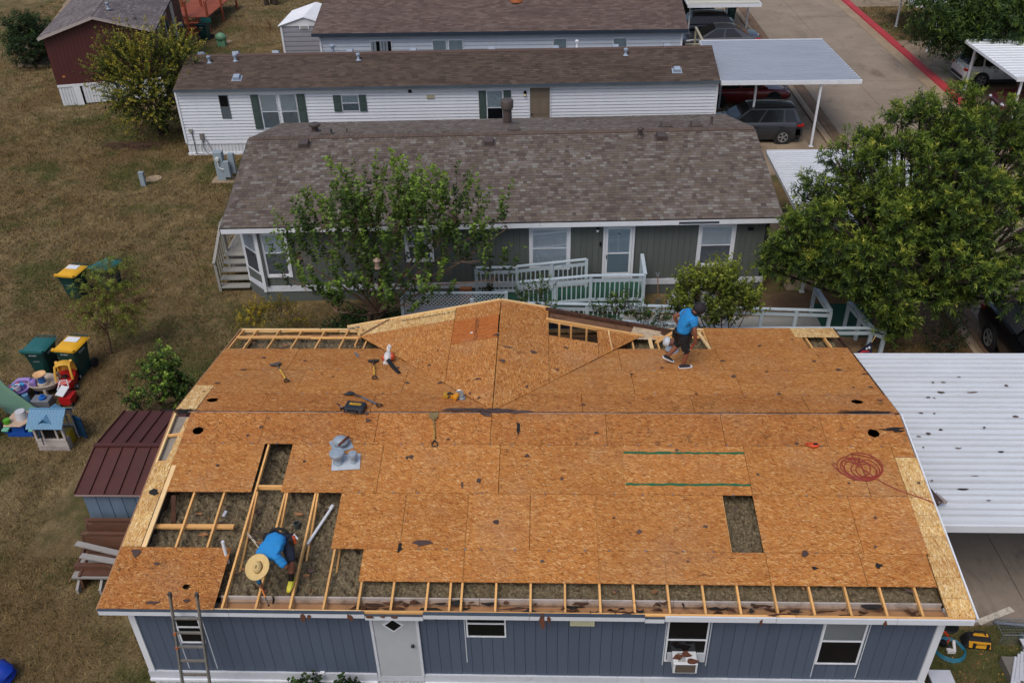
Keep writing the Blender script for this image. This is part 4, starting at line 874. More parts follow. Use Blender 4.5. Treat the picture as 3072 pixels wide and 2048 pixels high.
# ============================================================ fourth house
H4 = thing('mobile_home', 'white double-wide mobile home with brown roof and tall grey flue behind the long white home', 'mobile home', (-4.36, 37.79, 0), R(0.1))
H4L, H4W, H4E, H4R = 19.95, 4.9, 3.2, 1.15
s4 = math.hypot(H4W, H4R); H4C = ['564843', '5f514b', '6a5b54', '5a4c48', '73645d', '62544f']
S4I, S4S = mat_shingle('grey brown tab shingle', H4C, '473c39', False), mat_shingle('grey brown tab shingles', H4C, '473c39', True)
MB().extr([(0, 0), (H4W, H4R), (2*H4W, 0), (2*H4W, -.04), (H4W, H4R-.04), (0, -.04)], (0.01, 0, H4E-.012), (0, 1, 0), (0, 0, 1), (H4L-.02, 0, 0)).build('roof_deck', M('3c3430', .9, .2, 4, name='roof felt'), H4)
shingles(H4, (0, 0, H4E), (1, 0, 0), (0, H4W/s4, H4R/s4), (0, -H4R/s4, H4W/s4), H4L, s4, .31, .143, (S4I, S4S), 0, 31, jit=.04)
MB().box(.4, .33, 0, H4L-.3, 2*H4W-.3, 3.1).build('wall_core', M('2b2b2b', .9, .1, 3, name='wall core'), H4)
LAP4 = M('b4bdca', .5, .05, 3, rv=.03, name='pale lap siding')
laps(H4, .36, H4L-.28, .31, .6, 3.02, .2, LAP4); ribs(H4, .36, H4L-.3, .33, 0, .6, .2, SKIRT)
MB().cbox((.36, .28, 1.8), (.1, .1, 2.4)).build('corner_trim', WHITE, H4); MB().cbox((H4L-.28, .28, 1.8), (.1, .1, 2.4)).build('corner_trim', WHITE, H4)
MB().box(-.01, -.04, H4E-.16, H4L+.01, .01, H4E-.003).build('fascia_board', M('27313f', .5, .15, 4, name='navy fascia'), H4); MB().box(0, .011, H4E-.18, H4L, .32, H4E-.165).build('soffit', M('6f747c', .7, .1, 4, name='grey soffit'), H4)
for a, b, st in ((3.03, 4.2, 'vert'), (6.38, 7.15, 'shade'), (7.25, 8.05, 'shade'), (12.85, 13.6, 'shade'), (16.05, 16.8, 'shade')): window(H4, a, b, 1.5, 2.72, .28, WHITE, .03, mid=.12, top=st, bot='dark')
a4 = math.atan(H4R/H4W); z4 = lambda y: H4E+H4R*(1-abs(y-H4W)/H4W)
FL = M('8f9cab', .5, .1, 6, name='grey flue'); m = MB(); m.lathe([(.155, .22), (.15, .3), (.165, .31), (.165, .35), (.15, .36), (.15, 1.2), (.2, 1.21), (.2, 1.3), (.02, 1.34)], (10.85, 3.2, z4(3.2)), 16); f_ = m.build('chimney', FL, H4)
m = MB(); m.lathe([(.36, 0), (.34, .03), (.18, .21), (.156, .23)], (10.85, 3.2, z4(3.2)), 16); m.build('rusty_base', M('8a4b22', .8, .3, 9, dirt=('5a3220', .5, .8), name='rust'), f_)
for x in (2.2, 7.7, 13.6, 15.8): boxvent(H4, x, 4.45, 0, z4(4.45), M('a89c8a', .6, .1, 6, name='tan vent'), .8, a4)
RAIL4 = M('a09a84', .8, .12, 5, name='pale treated wood')
PR = thing('porch_railing', 'pale wooden porch railing at the right end of the far white home', 'railing', (15.7, 42.0, 0))
for x, y in ((15.75, 39.3), (16.75, 39.3), (16.75, 42.6), (16.75, 41.0)): MB().cbox((x, y, 1.0), (.1, .1, 2.0)).build('post', RAIL4, PR)
MB().bar((15.7, 39.3, 2.0), (16.8, 39.3, 2.0), .12, .05).build('handrail', RAIL4, PR); MB().bar((16.75, 39.3, 2.0), (16.75, 42.7, 2.0), .12, .05).build('handrail', RAIL4, PR)
for i in range(5): MB().cbox((15.95+i*.17, 39.3, 1.45), (.04, .04, 1.05)).build('baluster', RAIL4, PR)
MB().box(15.7, 39.3, .7, 16.8, 42.7, .8).build('deck_board', RAIL4, PR)
m = MB(); m.cbox((16.15, 39.9, .98), (.7, .5, .35)); tag(m.build('storage_tote', M('8e2330', .5, .1, 5, name='red plastic')), 'dark red tote on the porch at the right end of the far white home', 'tote')
# ============================================================ maroon house, its deck, sheds
MAR = M('4a1f1d', .65, .1, 3, stretch=(5, 5, .6), bump=.1, rv=.05, dirt=('6a4a48', .66, .5), name='maroon siding')
H5 = thing('mobile_home', 'maroon mobile home with grey shingle roof and white ribbed skirting at the top left', 'mobile home', (-18.0, 36.1, 0), R(13))
g5 = 5.4; e5, r5 = 3.72, .9
mb5 = MB().box(-.098, 0, 0, .098, .02, 1).mesh('siding_board', [MAR])
for i in range(int(g5/.202)):
    x = .1+i*.202; h = e5-.1+r5*(1-abs(x-g5/2)/(g5/2))-1.12; piece('siding_board', mb5, H5, (x, 0, 1.12), (0, 0, 0), (1, 1, h))
for i in range(56): piece('siding_board', mb5, H5, (g5+.0, .1+i*.202, 1.12), (0, 0, R(90)), (1, 1, 2.5)); piece('siding_board', mb5, H5, (0, .1+i*.202, 1.12), (0, 0, R(90)), (1, 1, 2.5))
MB().extr([(.04, 0), (g5-.04, 0), (g5-.04, e5-.1), (g5/2, e5+r5-.12), (.04, e5-.1)], (0, .03, 0), (1, 0, 0), (0, 0, 1), (0, 11.4, 0)).build('wall_core', M('2a1413', .9, .1, 3, name='wall core'), H5)
ribs(H5, 0, .75, .0, 0, 1.0, .15, SKIRT); ribs(H5, 1.2, g5, .0, 0.05, 1.0, .15, SKIRT); MB().box(-.02, -.04, 1.0, g5+.02, .02, 1.12).build('base_rail', WHITE, H5)
MB().bar((.95, -.12, 0), (.92, -.03, 1.0), .34, .012, (0, 1, 0)).build('skirting_panel', SKIRT, H5, label='loose skirting panel pulled outward')
MB().box(.78, .02, 0, 1.2, .03, 1.0).build('skirting_gap', BLACK, H5)
H5C = ['5d5656', '6b6363', '777070', '645c5c', '827b7a']
S5S = mat_shingle('grey shingles', H5C, '4c4646', True)
for sgn in (-1, 1):
    xe = g5/2+sgn*(g5/2+.22); sl = math.hypot(g5/2+.22, r5)
    MB()._add and None
    ex5 = (0, -1 if sgn < 0 else 1, 0); ey5 = (-sgn*(g5/2+.22)/sl, 0, r5/sl); en5 = (sgn*r5/sl, 0, (g5/2+.22)/sl)
    shingles(H5, (xe, 11.6 if sgn < 0 else -.28, e5-.07), ex5, ey5, en5, 11.88, sl, .28, .143, (S5S, S5S), 0, 40+sgn, jit=.3)
    MB().bar((xe, -.27, e5-.13), (g5/2, -.27, e5+r5-.13), .035, .13).build('barge_board', M('a89d98', .6, .06, 4, name='beige trim'), H5)
MB().extr([(-.22, e5-.09), (g5/2, e5+r5-.09), (g5+.22, e5-.09), (g5+.22, e5-.12), (g5/2, e5+r5-.12), (-.22, e5-.12)], (0, -.26, 0), (1, 0, 0), (0, 0, 1), (0, 11.8, 0)).build('roof_deck', M('4c4646', .9, .1, 3, name='roof felt'), H5)
boxvent(H5, 4.5, 1.0, 0, e5+.3, VB, .5); pipevent(H5, 3.2, 1.6, e5+.75, .06, .25, GALV)
for y in (1.6, 4.3): MB().box(g5+.011, y, 2.0, g5+.05, y+1.0, 3.3).build('window', M('b9b3ac', .5, .06, 4, name='beige frame'), H5); MB().box(g5+.04, y+.1, 2.1, g5+.06, y+.9, 3.2).build('pane', GLASSD, H5)
MB().box(g5+.011, 7.0, 1.2, g5+.06, 8.0, 3.3).build('door', M('a8a39c', .5, .06, 4, name='pale door'), H5)
MB().cbox((.45, -.01, 1.55), (.14, .02, .1)).build('outlet_box', M('b0703a', .6, .1, 5, name='orange cover'), H5)
RED = M('8a4228', .7, .16, 4, stretch=(1, 5, 5), bump=.2, rv=.12, name='red stained wood')
DK = thing('wooden_deck', 'red stained wooden deck with railings beside the maroon house', 'deck', (-15.5, 53.5, 0))
for i in range(22): MB().box(-17.2, 50.6+i*.3, .95, -14.5, 50.88+i*.3, 1.0).build('deck_board', RED, DK)
for x, y in ((-17.2, 50.5), (-15.85, 50.5), (-14.45, 50.5), (-14.45, 53.5), (-14.45, 56.8), (-15.85, 53.5), (-17.2, 53.5)): MB().cbox((x, y, 1.0), (.13, .13, 2.0)).build('post', RED, DK)
for p, q in (((-17.2, 50.5, 2.0), (-15.85, 50.5, 2.0)), ((-15.85, 50.5, 2.0), (-15.85, 56.8, 2.0)), ((-14.45, 50.5, 2.0), (-14.45, 56.8, 2.0)), ((-17.2, 50.5, 1.1), (-15.85, 50.5, 1.1)), ((-17.2, 50.5, .6), (-14.45, 50.5, .6))): MB().bar(p, q, .14, .05).build('rail', RED, DK)
for i in range(14): MB().cbox((-17.1+i*.19, 50.55, .45), (.06, .03, .85)).build('baluster', RED, DK)
for i in range(3): MB().box(-15.7, 49.6+i*.3, .2+i*.25-.05, -14.6, 49.9+i*.3, .2+i*.25).build('step', RED, DK)
SHD = thing('storage_shed', 'small grey metal shed with white gable roof left of the far white home', 'shed', (-8.3, 45.0, 0))
GS = M('8f919b', .5, .06, 4, rv=.04, name='grey shed panel')
MB().box(-7.95, 44.85, 0, -5.0, 48.3, 1.78).build('wall_core', GS, SHD)
for i in range(6): MB().box(-7.9, 44.82, .06+i*.28, -5.0, 44.85, .06+i*.28+.2).build('wall_panel', GS, SHD)
for x in (-7.97, -5.05): MB().cbox((x, 44.83, .9), (.12, .1, 1.8)).build('corner_trim', WHITE, SHD)
MB().extr([(0, 0), (3.1, 0), (1.55, .5)], (-8.05, 44.8, 1.8), (1, 0, 0), (0, 0, 1), (0, .06, 0)).build('gable', WHITE, SHD)
for s in (0, 1):
    for i in range(12):
        y = 44.7+i*.31; x0, x1 = (-8.15, -6.5) if s == 0 else (-4.85, -6.5)
        MB().extr([(0, 0), (.22, 0), (.24, .03), (.3, .03), (.31, 0), (.31, -.01), (0, -.01)], (x0, y, 1.82), (0, 1, 0), (0, 0, 1), (x1-x0, 0, .52)).build('roof_panel', WHITE, SHD)
MB().box(-6.85, 44.78, 1.62, -6.25, 44.81, 1.86).build('window', WHITE, SHD); MB().box(-6.78, 44.76, 1.66, -6.32, 44.785, 1.82).build('pane', M('9aa0a0', .3, .2, 30, name='louvre'), SHD)
# rusty shed by the front house
RST = M('4c2520', .6, .18, 3, rv=.05, dirt=('6a382a', .6, .5), bump=.1, name='rusty red roof sheet')
BLS = M('5c6d80', .6, .14, 3, stretch=(3, 3, .5), rv=.15, dirt=('8c97a0', .62, .5), name='faded blue wall')
SH2 = thing('tool_shed', 'small shed with rust-red standing seam roof against the left side of the front house', 'shed', (-1.5, 6, 0))
x0, x1, y0, ym, y1, zl, zh = -2.87, -.1, 4.5, 5.87, 7.55, 1.6, 1.9
for i in range(8):
    a, b = x0+(x1-x0)*i/8+.004, x0+(x1-x0)*(i+1)/8-.004
    for (ya, za, yb, zb) in ((y0, zl, ym, zh), (y1, zl+.05, ym, zh)):
        m = MB(); m._add([(a, ya, za), (b, ya, za), (b, yb, zb), (a, yb, zb), (a, ya, za-.02), (b, ya, za-.02), (b, yb, zb-.02), (a, yb, zb-.02)], [(0, 1, 2, 3), (7, 6, 5, 4), (0, 4, 5, 1), (1, 5, 6, 2), (2, 6, 7, 3), (3, 7, 4, 0)]); m.build('roof_panel', RST, SH2)
for i in range(9):
    a = x0+(x1-x0)*i/8
    for (ya, za, yb, zb) in ((y0, zl, ym, zh), (y1, zl+.05, ym, zh)): MB().bar((a, ya, za+.015), (a, yb, zb+.015), .02, .05).build('seam', RST, SH2)
MB().bar((x0-.02, ym, zh+.03), (x1, ym, zh+.03), .12, .04).build('ridge_cap', RST, SH2)
MB().box(x0, y0-.02, zl-.06, x1, y0+.02, zl-.021).build('eave_trim', M('8c7a78', .5, .1, 5, name='pinkish trim'), SH2)
MB().box(x0+.14, y0+.14, 0, x1, y1-.1, 1.56).build('wall_core', M('2b3138', .9, .1, 3, name='dark core'), SH2)
for i in range(8): MB().box(x0+.1+i*.31, y0+.1, 0, x0+.1+i*.31+.295, y0+.135, 1.55).build('wall_board', BLS, SH2)
for i in range(9): MB().box(x0+.1, y0+.14+i*.3, 0, x0+.135, y0+.14+i*.3+.29, 1.57).build('wall_board', BLS, SH2)
# ============================================================ carports
def mat_sheet(name, col, grime, amt):
    t = NT(name); p = t.pos(True); c = hx(col)
    a = t.noise(t.mapv(p, (.25, 1.2, 1)), 1.4, 6, .65); g = t.noise(t.mapv(p, (.6, 1.5, 1)), 1.6, 8, .75); f = t.noise(p, 34, 4, .8)
    k = t.ramp(a, [(.3, sc(c, .92)), (.7, sc(c, 1.05))]); gm = t.math('MULTIPLY', t.math('MULTIPLY', t.ramp(g, [(.35, 0.15), (.65, 1.0)]), t.ramp(f, [(.38, .15), (.6, 1.0)])), t.math('MULTIPLY_ADD', t.attr(), .9, .1)); gm = t.math('ADD', gm, t.math('MULTIPLY', t.attr(), .5))  # valley grime, strengthened with painted-in shade so the ribs stand out
    k = t.mix(t.math('MULTIPLY', gm, amt), k, hx(grime)); return t.out(k, .5, .05, .4)
def carport(name_, label, x0, x1, y0, y1, zf, zb, mat, step, prof, posts, beam=.16, fmat=None, ov=0.0):
    cp = thing('carport', label, 'carport', (x0, y0, 0)); n = int(round((y1-y0)/step)); st = (y1-y0)/n; dz = (zb-zf)/n
    for i in range(n):
        p = [(u*st, v+u*dz) for u, v in prof]; p += [(q[0], q[1]-.012) for q in p[::-1]]
        m = MB(); lo = min(v for u, v in prof); k = len(prof); pt = lambda q, x: (x, y0+i*st+q[0], zf+i*dz+q[1])
        for j in range(2*k-1):
            m.av = 1.0 if j < k-1 and min(prof[j][1], prof[j+1][1]) < lo+.09 and prof[j+1][1] <= prof[j][1]+.001 or j == 0 else (.7 if j < k-1 and prof[j+1][1] == prof[j][1] == -.05 else .3 if j < k-1 and prof[j+1][1] < prof[j][1] else 0.0); m._add([pt(p[j], x0), pt(p[j], x1), pt(p[j+1], x1), pt(p[j+1], x0)], [(0, 1, 2, 3)])  # valley floors and falling rib sides carry painted shade along with grime
        m.build('roof_panel', mat, cp, attr=True)
    f = fmat or WHITE
    MB().box(x0-.02, y0-.06, zf-beam, x1+.02, y0-.004, zf+.02).build('beam', f, cp); MB().box(x0-.02, y1+.004, zb-beam, x1+.02, y1+.05, zb+.05).build('beam', f, cp)
    for x in (x0, x1): MB().bar((x, y0, zf-.06), (x, y1, zb-.06), .05, .13).build('edge_trim', f, cp)
    for (x, y) in posts:
        h = zf+(zb-zf)*(y-y0)/(y1-y0); MB().box(x-.045, y-.045, 0.03, x+.045, y+.045, h-.02).build('post', f, cp); MB().box(x-.09, y-.09, .03, x+.09, y+.09, .045).build('post_base', f, cp)
    return cp
W3 = [(0, -.13), (.05, -.13), (.055, -.06), (.12, -.06), (.17, .03), (.34, .03), (.38, -.05), (.43, -.05), (.47, .03), (.64, .03), (.68, -.05), (.73, -.05), (.77, .03), (.96, .03), (.985, .03), (1.0, -.13)]
RIB = [(0, 0), (.25, .005), (.4, .05), (.62, .05), (.78, .005), (1.0, 0)]
FLAT = [(0, .03), (.06, .03), (.08, 0), (.96, 0), (1.0, .03)]
CPW = mat_sheet('white carport sheet', 'd2d7dd', '6f7170', .95); CPG = mat_sheet('grey carport sheet', '838c99', 'a8afb8', .5); CPC = mat_sheet('cream carport sheet', 'c2c0b4', '8a887f', .4)
carport('', 'white ribbed carport littered with roof scraps at the right end of the front house', 15.66, 21.6, 2.52, 8.3, 2.84, 2.9, CPW, .585, W3, [(16.1, 3.1), (21.2, 3.1), (21.2, 7.9)])
carport('', 'grey corrugated carport roof between the long white home and the road', 15.95, 22.1, 29.35, 36.1, 3.14, 3.04, CPG, .33, RIB, [(20.4, 29.45), (17.7, 30.18), (16.99, 34.7), (20.48, 35.46)])
carport('', 'white ribbed carport half hidden by the big tree beside the grey-green house', 16.5, 21.4, 15.95, 22.0, 2.75, 2.8, CPW, .6, W3, [(20.9, 16.4), (20.9, 21.5), (16.9, 16.3)])
carport('', 'cream flat carport over the dark cars at the far end of the driveway row', 16.65, 21.0, 45.6, 52.5, 2.55, 2.6, CPC, .6, FLAT, [(20.64, 47.42), (20.2, 51.8), (17.0, 47)])
carport('', 'white seamed carport over the white car across the road', 29.95, 35.6, 31.4, 37.6, 2.5, 2.5, mat_sheet('seamed white sheet', 'dfe4e8', '8c9096', .25), .42, FLAT, [(30.38, 37.2), (31.4, 32.9), (30.3, 31.6)])
carport('', 'white seamed carport cut off by the top edge of the picture across the road', 30.0, 36, 45.2, 52, 2.5, 2.5, CPW, .42, FLAT, [(30.8, 49.8)])
m = MB(); m.bar((30.77, 44.11, 0), (31.1, 44.3, 1.15), .08, .08); m.bar((31.1, 44.3, 1.12), (31.15, 45.15, 2.42), .08, .08); tag(m.build('carport_post', WHITE), 'bent white carport post on the driveway across the road', 'post')
# ============================================================ ramp and railings of the grey-green house
RW_ = M('aebcc4', .6, .08, 5, rv=.05, dirt=('84898a', .58, .6), name='white painted timber')
CARPET = M('1c4a38', .95, .2, 14, rv=.05, dirt=('3c5a3a', .6, .5), name='green outdoor carpet')
RP = thing('access_ramp', 'white timber access ramp with green carpet and railings in front of the grey-green house', 'ramp', (10.5, 14.8, 0), 0)
def rail(par, p, q, h=1.0, bal=.15, posts=1.2, s0=0, s1=0):
    """railing along floor line p->q: posts, two rails, balusters"""
    p, q = Vector(p), Vector(q); L = (q-p).length; n = max(1, round(L/posts)); up = Vector((0, 0, 1))
    for i in range(s0, n+1-s1):
        b = p.lerp(q, i/n); MB().cbox(b+up*(h/2-.03), (.1, .1, h+.06)).build('post', RW_, par)
    MB().bar(p+up*(h+.02), q+up*(h+.02), .12, .035).build('handrail', RW_, par)
    MB().bar(p+up*(h-.16), q+up*(h-.16), .04, .11).build('rail', RW_, par)
    if bal:
        MB().bar(p+up*.1, q+up*.1, .04, .1).build('rail', RW_, par); k = int(L/bal)
        for i in range(1, k):
            b = p.lerp(q, i/k); MB().cbox(b+up*(h*.5-.06), (.038, .038, h-.24)).build('baluster', RW_, par)
def floor(par, pts, th=.06, mat=None):
    m = MB(); n = len(pts); m._add([Vector(p) for p in pts]+[Vector(p)-Vector((0, 0, th)) for p in pts], [tuple(range(n)), tuple(range(n, 2*n))[::-1]]+[(i+n, (i+1) % n+n, (i+1) % n, i) for i in range(n)]); m.build('ramp_floor', mat or CARPET, par)
floor(RP, [(9.55, 14.45, .72), (11.3, 14.5, .72), (11.3, 15.9, .72), (9.55, 15.82, .72)])
floor(RP, [(7.2, 14.45, .5), (9.54, 14.45, .72), (9.54, 15.55, .72), (7.2, 15.5, .5)])
floor(RP, [(5.8, 13.45, .48), (7.19, 13.45, .48), (7.19, 15.5, .5), (5.8, 15.45, .5)])
floor(RP, [(7.2, 13.4, .48), (10.5, 13.45, .3), (10.5, 14.4, .3), (7.2, 14.4, .48)])
floor(RP, [(10.52, 13.45, .3), (17.0, 13.5, .06), (17.0, 14.6, .06), (10.52, 14.4, .3)], mat=WG)
rail(RP, (5.8, 15.4, .5), (7.15, 15.42, .5), .98); rail(RP, (7.15, 15.44, .52), (9.45, 15.52, .74), .98, s0=1)
rail(RP, (7.25, 14.45, .5), (9.55, 14.47, .72), .98); rail(RP, (9.55, 14.47, .72), (11.25, 14.5, .72), .98, s0=1); rail(RP, (11.28, 14.52, .72), (11.3, 15.85, .72), 1.0, s0=1)
rail(RP, (7.2, 13.4, .42), (10.5, 13.45, .3), .92); rail(RP, (10.5, 13.45, .3), (13.8, 13.45, .2), .92, bal=0, s0=1); rail(RP, (13.8, 13.45, .2), (17.0, 13.5, .06), .92, bal=0, s0=1); rail(RP, (17.0, 13.52, .06), (16.9, 15.0, .06), .92, bal=0, s0=1)
MB().box(5.8, 13.4, .05, 7.15, 13.43, .45).build('skirt_board', RW_, RP); MB().box(9.5, 14.44, .5, 11.3, 14.47, .7).build('skirt_board', RW_, RP); MB().cbox((5.8, 13.4, .75), (.1, .1, 1.5)).build('post', RW_, RP)
WK = thing('walkway_railing', 'white timber railings round the low green walkway nearest the stripped roof', 'railing', (14, 12.8, 0))
rail(WK, (9.95, 13.0, 0), (14.05, 12.55, 0), .95, bal=0); rail(WK, (14.05, 12.55, 0), (18.0, 12.55, 0), .95, bal=0, s0=1); rail(WK, (18.0, 12.55, 0), (17.75, 14.1, 0), .95, bal=0, posts=.9, s0=1); rail(WK, (18.0, 12.55, 0), (18.3, 12.3, 0), .95, bal=0, posts=.9, s0=1)
floor(WK, [(10, 12.6, .03), (17.95, 12.6, .03), (17.9, 13.4, .03), (10, 13.35, .03)], mat=DIRT); floor(WK, [(16.9, 13.5, .032), (18.6, 13.5, .032), (18.9, 15.5, .032), (17.0, 15.5, .032)])
LT = thing('lattice_fence', 'grey privacy panel topped with white lattice between the mulberry tree and the ramp', 'fence', (5.2, 13.8, 0))
MB().box(3.56, 13.72, 0, 6.85, 13.76, 1.05).build('fence_panel', M('8d93a0', .7, .1, 4, name='grey sheet'), LT)
for x in (3.53, 6.86): MB().cbox((x, 13.74, .78), (.1, .1, 1.56)).build('post', RW_, LT)
MB().bar((3.5, 13.74, 1.52), (6.9, 13.74, 1.52), .08, .05).build('rail', RW_, LT)
for i in range(27):
    for sg in (1, -1):
        a = 3.6+i*.125-(0 if sg > 0 else -.0); b = a+.42*sg
        if sg > 0: MB().bar((a, 13.735, 1.07), (min(b, 6.82), 13.735, 1.07+.42*(min(b, 6.82)-a)/.42), .01, .035, (0, 1, 0)).build('lattice_slat', RW_, LT)
        else:
            bb = max(b, 3.58)
            if a-bb > .03: MB().bar((a, 13.747, 1.07), (bb, 13.747, 1.07+(a-bb)), .01, .035, (0, 1, 0)).build('lattice_slat', RW_, LT)
CT = thing('cafe_table', 'small black folding table with a potted plant on the left landing of the ramp', 'table', (6.2, 14.5, .5))
m = MB(); m.lathe([(.25, .5), (.25, .52)], (6.2, 14.5, .5), 14); m.build('table_top', BLACK, CT)
for s in (-1, 1): MB().bar((6.2-.2*s, 14.4, .5), (6.2+.2*s, 14.4, 1.0), .025, .025).build('leg', BLACK, CT); MB().bar((6.2-.2*s, 14.6, .5), (6.2+.2*s, 14.6, 1.0), .025, .025).build('leg', BLACK, CT)
m = MB(); m.tube([(9.75, 15.6, .72), (9.72, 15.6, 1.1), (9.9, 15.62, 1.12), (10.0, 15.6, .72)], .012, 5); m.tube([(9.75, 15.75, .72), (9.72, 15.75, 1.1), (9.9, 15.75, 1.12), (10.0, 15.75, .72)], .012, 5); m.box(9.72, 15.58, 1.0, 9.98, 15.76, 1.01); tag(m.build('wire_stand', BLACK), 'black wire plant stand beside the front door of the grey-green house', 'plant stand')
SP = thing('garden_shovel', 'garden shovel with wooden shaft leaning on the skirting right of the front door', 'shovel', (12.0, 15.6, 0))
MB().tube([(11.9, 15.5, .1), (11.85, 15.68, 1.0)], .018, 6).build('shaft', M('8a6a4a', .7, .1, 6, name='worn wood'), SP); m = MB(); m.tube([(11.85, 15.68, 1.0), (11.78, 15.7, 1.12), (11.9, 15.7, 1.12), (11.85, 15.68, 1.0)], .015, 6); m.build('grip', GALV, SP); MB().cbox((11.9, 15.49, .1), (.18, .03, .25)).build('blade', STEEL, SP)
m = MB(); rs = random.Random(5)
for i in range(3): m.ball((12.6+i*.35, 14.9, .42), (.5, .38, .48), 14, 9)
for i, v in enumerate(m.v): k = 1+.08*math.sin(v[0]*17+v[2]*9)+.05*rs.uniform(-1, 1); m.v[i] = (v[0], 14.9+(v[1]-14.9)*k, v[2]*k)
tag(m.build('tarp_bundle', M('8f939b', .5, .12, 4, name='grey tarp')), 'grey tarpaulin covering a heap beside the ramp', 'tarp')
tag(MB().box(5.2, 15.5, 0, 5.6, 15.66, .62).build('cardboard_panel', M('9a6038', .8, .12, 4, name='brown board')), 'brown board standing at the left end of the ramp landing', 'board')
# ============================================================ trees and shrubs
BARK = M('5d4a3a', .95, .25, 9, bump=.6, stretch=(1, 1, .3), name='bark'); BARKD = M('3a2f28', .95, .3, 9, bump=.6, stretch=(1, 1, .3), name='dark bark'); TWIG = M('8a6848', .9, .2, 9, name='tan twigs')
def leaf_mesh(name, pos, dirs, L, Wd, shade, mat, rs, fold=.25, tw=1.0):
    n = len(pos); d = dirs/np.linalg.norm(dirs, axis=1)[:, None]
    rv = rs.normal(0, 1, (n, 3))*tw+np.array([0, 0, .9]); s = np.cross(d, rv); s /= np.linalg.norm(s, axis=1)[:, None]+1e-9; nn = np.cross(s, d)
    L = L[:, None]; w = Wd[:, None]/2
    v = np.zeros((n, 4, 3)); v[:, 0] = pos; v[:, 1] = pos+d*L*.45+s*w+nn*w*fold; v[:, 2] = pos+d*L; v[:, 3] = pos+d*L*.45-s*w+nn*w*fold
    me = bpy.data.meshes.new(name); me.vertices.add(4*n); me.vertices.foreach_set('co', v.ravel())
    me.loops.add(4*n); me.loops.foreach_set('vertex_index', np.arange(4*n)); me.polygons.add(n); me.polygons.foreach_set('loop_start', np.arange(0, 4*n, 4)); me.polygons.foreach_set('loop_total', np.full(n, 4))
    a = me.attributes.new('shade', 'FLOAT', 'FACE'); a.data.foreach_set('value', np.clip(shade, 0, 1).astype(np.float32)); me.materials.append(mat); me.update(); me.validate(); return me
def plant(name, label, cat, base, blobs, ntw, nleaf, tl, L, Wd, mat, seed, trunk_r=.1, up=.5, outw=.7, droop=0.0, shell=.5, trunk_h=.4, spread=.8, bark=None, tipl=.45, limbs=2, stems=1, twigs=True, group=None, dark=0.0, jag=.25):
    """trunk, limbs and twigs grown towards blobs of the crown; every leaf is its own small folded blade"""
    rs = np.random.RandomState(seed); base = Vector(base); t = thing(name, label, cat, base, 0, group)
    bl = [(np.array(c[:3]), np.array(c[3:6]) if len(c) > 4 else np.array([c[3]]*3)) for c in blobs]; cen = sum(b[0] for b in bl)/len(bl); vol = np.array([np.prod(b[1])**.67 for b in bl]); vol /= vol.sum()
    zmin = min(b[0][2]-b[1][2] for b in bl); fork = Vector((base.x+(cen[0]-base.x)*.25, base.y+(cen[1]-base.y)*.25, base.z+max(.12, (cen[2]-base.z)*trunk_h)))
    m = MB(); nodes = []
    for k in range(stems):
        o = Vector((rs.uniform(-.12, .12), rs.uniform(-.12, .12), 0))*(stems > 1); mid = base.lerp(fork, .5)+Vector((rs.uniform(-.08, .08), rs.uniform(-.08, .08), 0))
        m.tube([base+o*1.5-Vector((0, 0, .05)), mid+o, fork+o*2.5], [trunk_r*1.35, trunk_r, trunk_r*.85], 8)
    for c, r in bl:
        for k in range(limbs):
            e = Vector(c+r*rs.uniform(-.45, .45, 3)); a = fork; md = a.lerp(e, .5)+Vector(rs.normal(0, .12, 3))*(e-a).length*.5
            pts = [a, a.lerp(md, .5), md, md.lerp(e, .6), e]; m.tube(pts, [trunk_r*.55, trunk_r*.42, trunk_r*.3, trunk_r*.2, trunk_r*.1], 5); nodes += pts[2:]
    nd = np.array([tuple(p) for p in nodes]); P, D, Ls, Sh = [], [], [], []
    ids = rs.choice(len(bl), ntw, p=vol); bt = rs.normal(0, .07, len(bl))
    for i in range(ntw):
        c, r = bl[ids[i]]; q = rs.normal(0, 1, 3); q /= np.linalg.norm(q); rad = shell+(1-shell)*rs.uniform(0, 1)**.6; rad *= 1+rs.normal(0, jag*.4)
        p = c+q*r*rad
        if p[2] < base.z+.05: continue
        od = (p-cen)/(np.linalg.norm(p-cen)+1e-6); d = outw*(.6*q+.4*od)+np.array([0, 0, up])+rs.normal(0, .25, 3); d /= np.linalg.norm(d); ln = tl*rs.uniform(.6, 1.3)
        j = np.argmin(((nd-p)**2).sum(1)); e = p+d*ln; e[2] -= droop*ln
        if twigs and ntw > 1000: m.tube([p-d*.25+rs.normal(0, .05, 3), p, e], [.007, .005, .002], 3, cap=False) if i % 3 == 0 else None
        elif twigs and (i % 2 == 0 or ntw < 500): m.tube([nd[j], (nd[j]+p)/2+rs.normal(0, .04, 3), p, e], [trunk_r*.09+.004, trunk_r*.06+.003, .004, .002], 3, cap=False)
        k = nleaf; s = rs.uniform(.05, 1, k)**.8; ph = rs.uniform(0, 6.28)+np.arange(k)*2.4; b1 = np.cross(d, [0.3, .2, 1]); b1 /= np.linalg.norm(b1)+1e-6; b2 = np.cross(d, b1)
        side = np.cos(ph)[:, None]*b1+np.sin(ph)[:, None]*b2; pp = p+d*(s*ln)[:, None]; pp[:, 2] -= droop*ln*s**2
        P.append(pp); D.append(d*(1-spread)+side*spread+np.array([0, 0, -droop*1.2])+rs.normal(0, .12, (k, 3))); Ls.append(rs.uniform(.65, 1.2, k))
        Sh.append(.3+tipl*(s-.55)+rs.normal(0, .1, k)+rs.normal(0, .13)+bt[ids[i]]+.16*q[2]-dark)  # leaves on top of each clump coloured lighter, painting in sunlit tops
    m.build('trunk', bark or BARK, t)
    P, D, Ls, Sh = map(np.concatenate, (P, D, Ls, Sh))
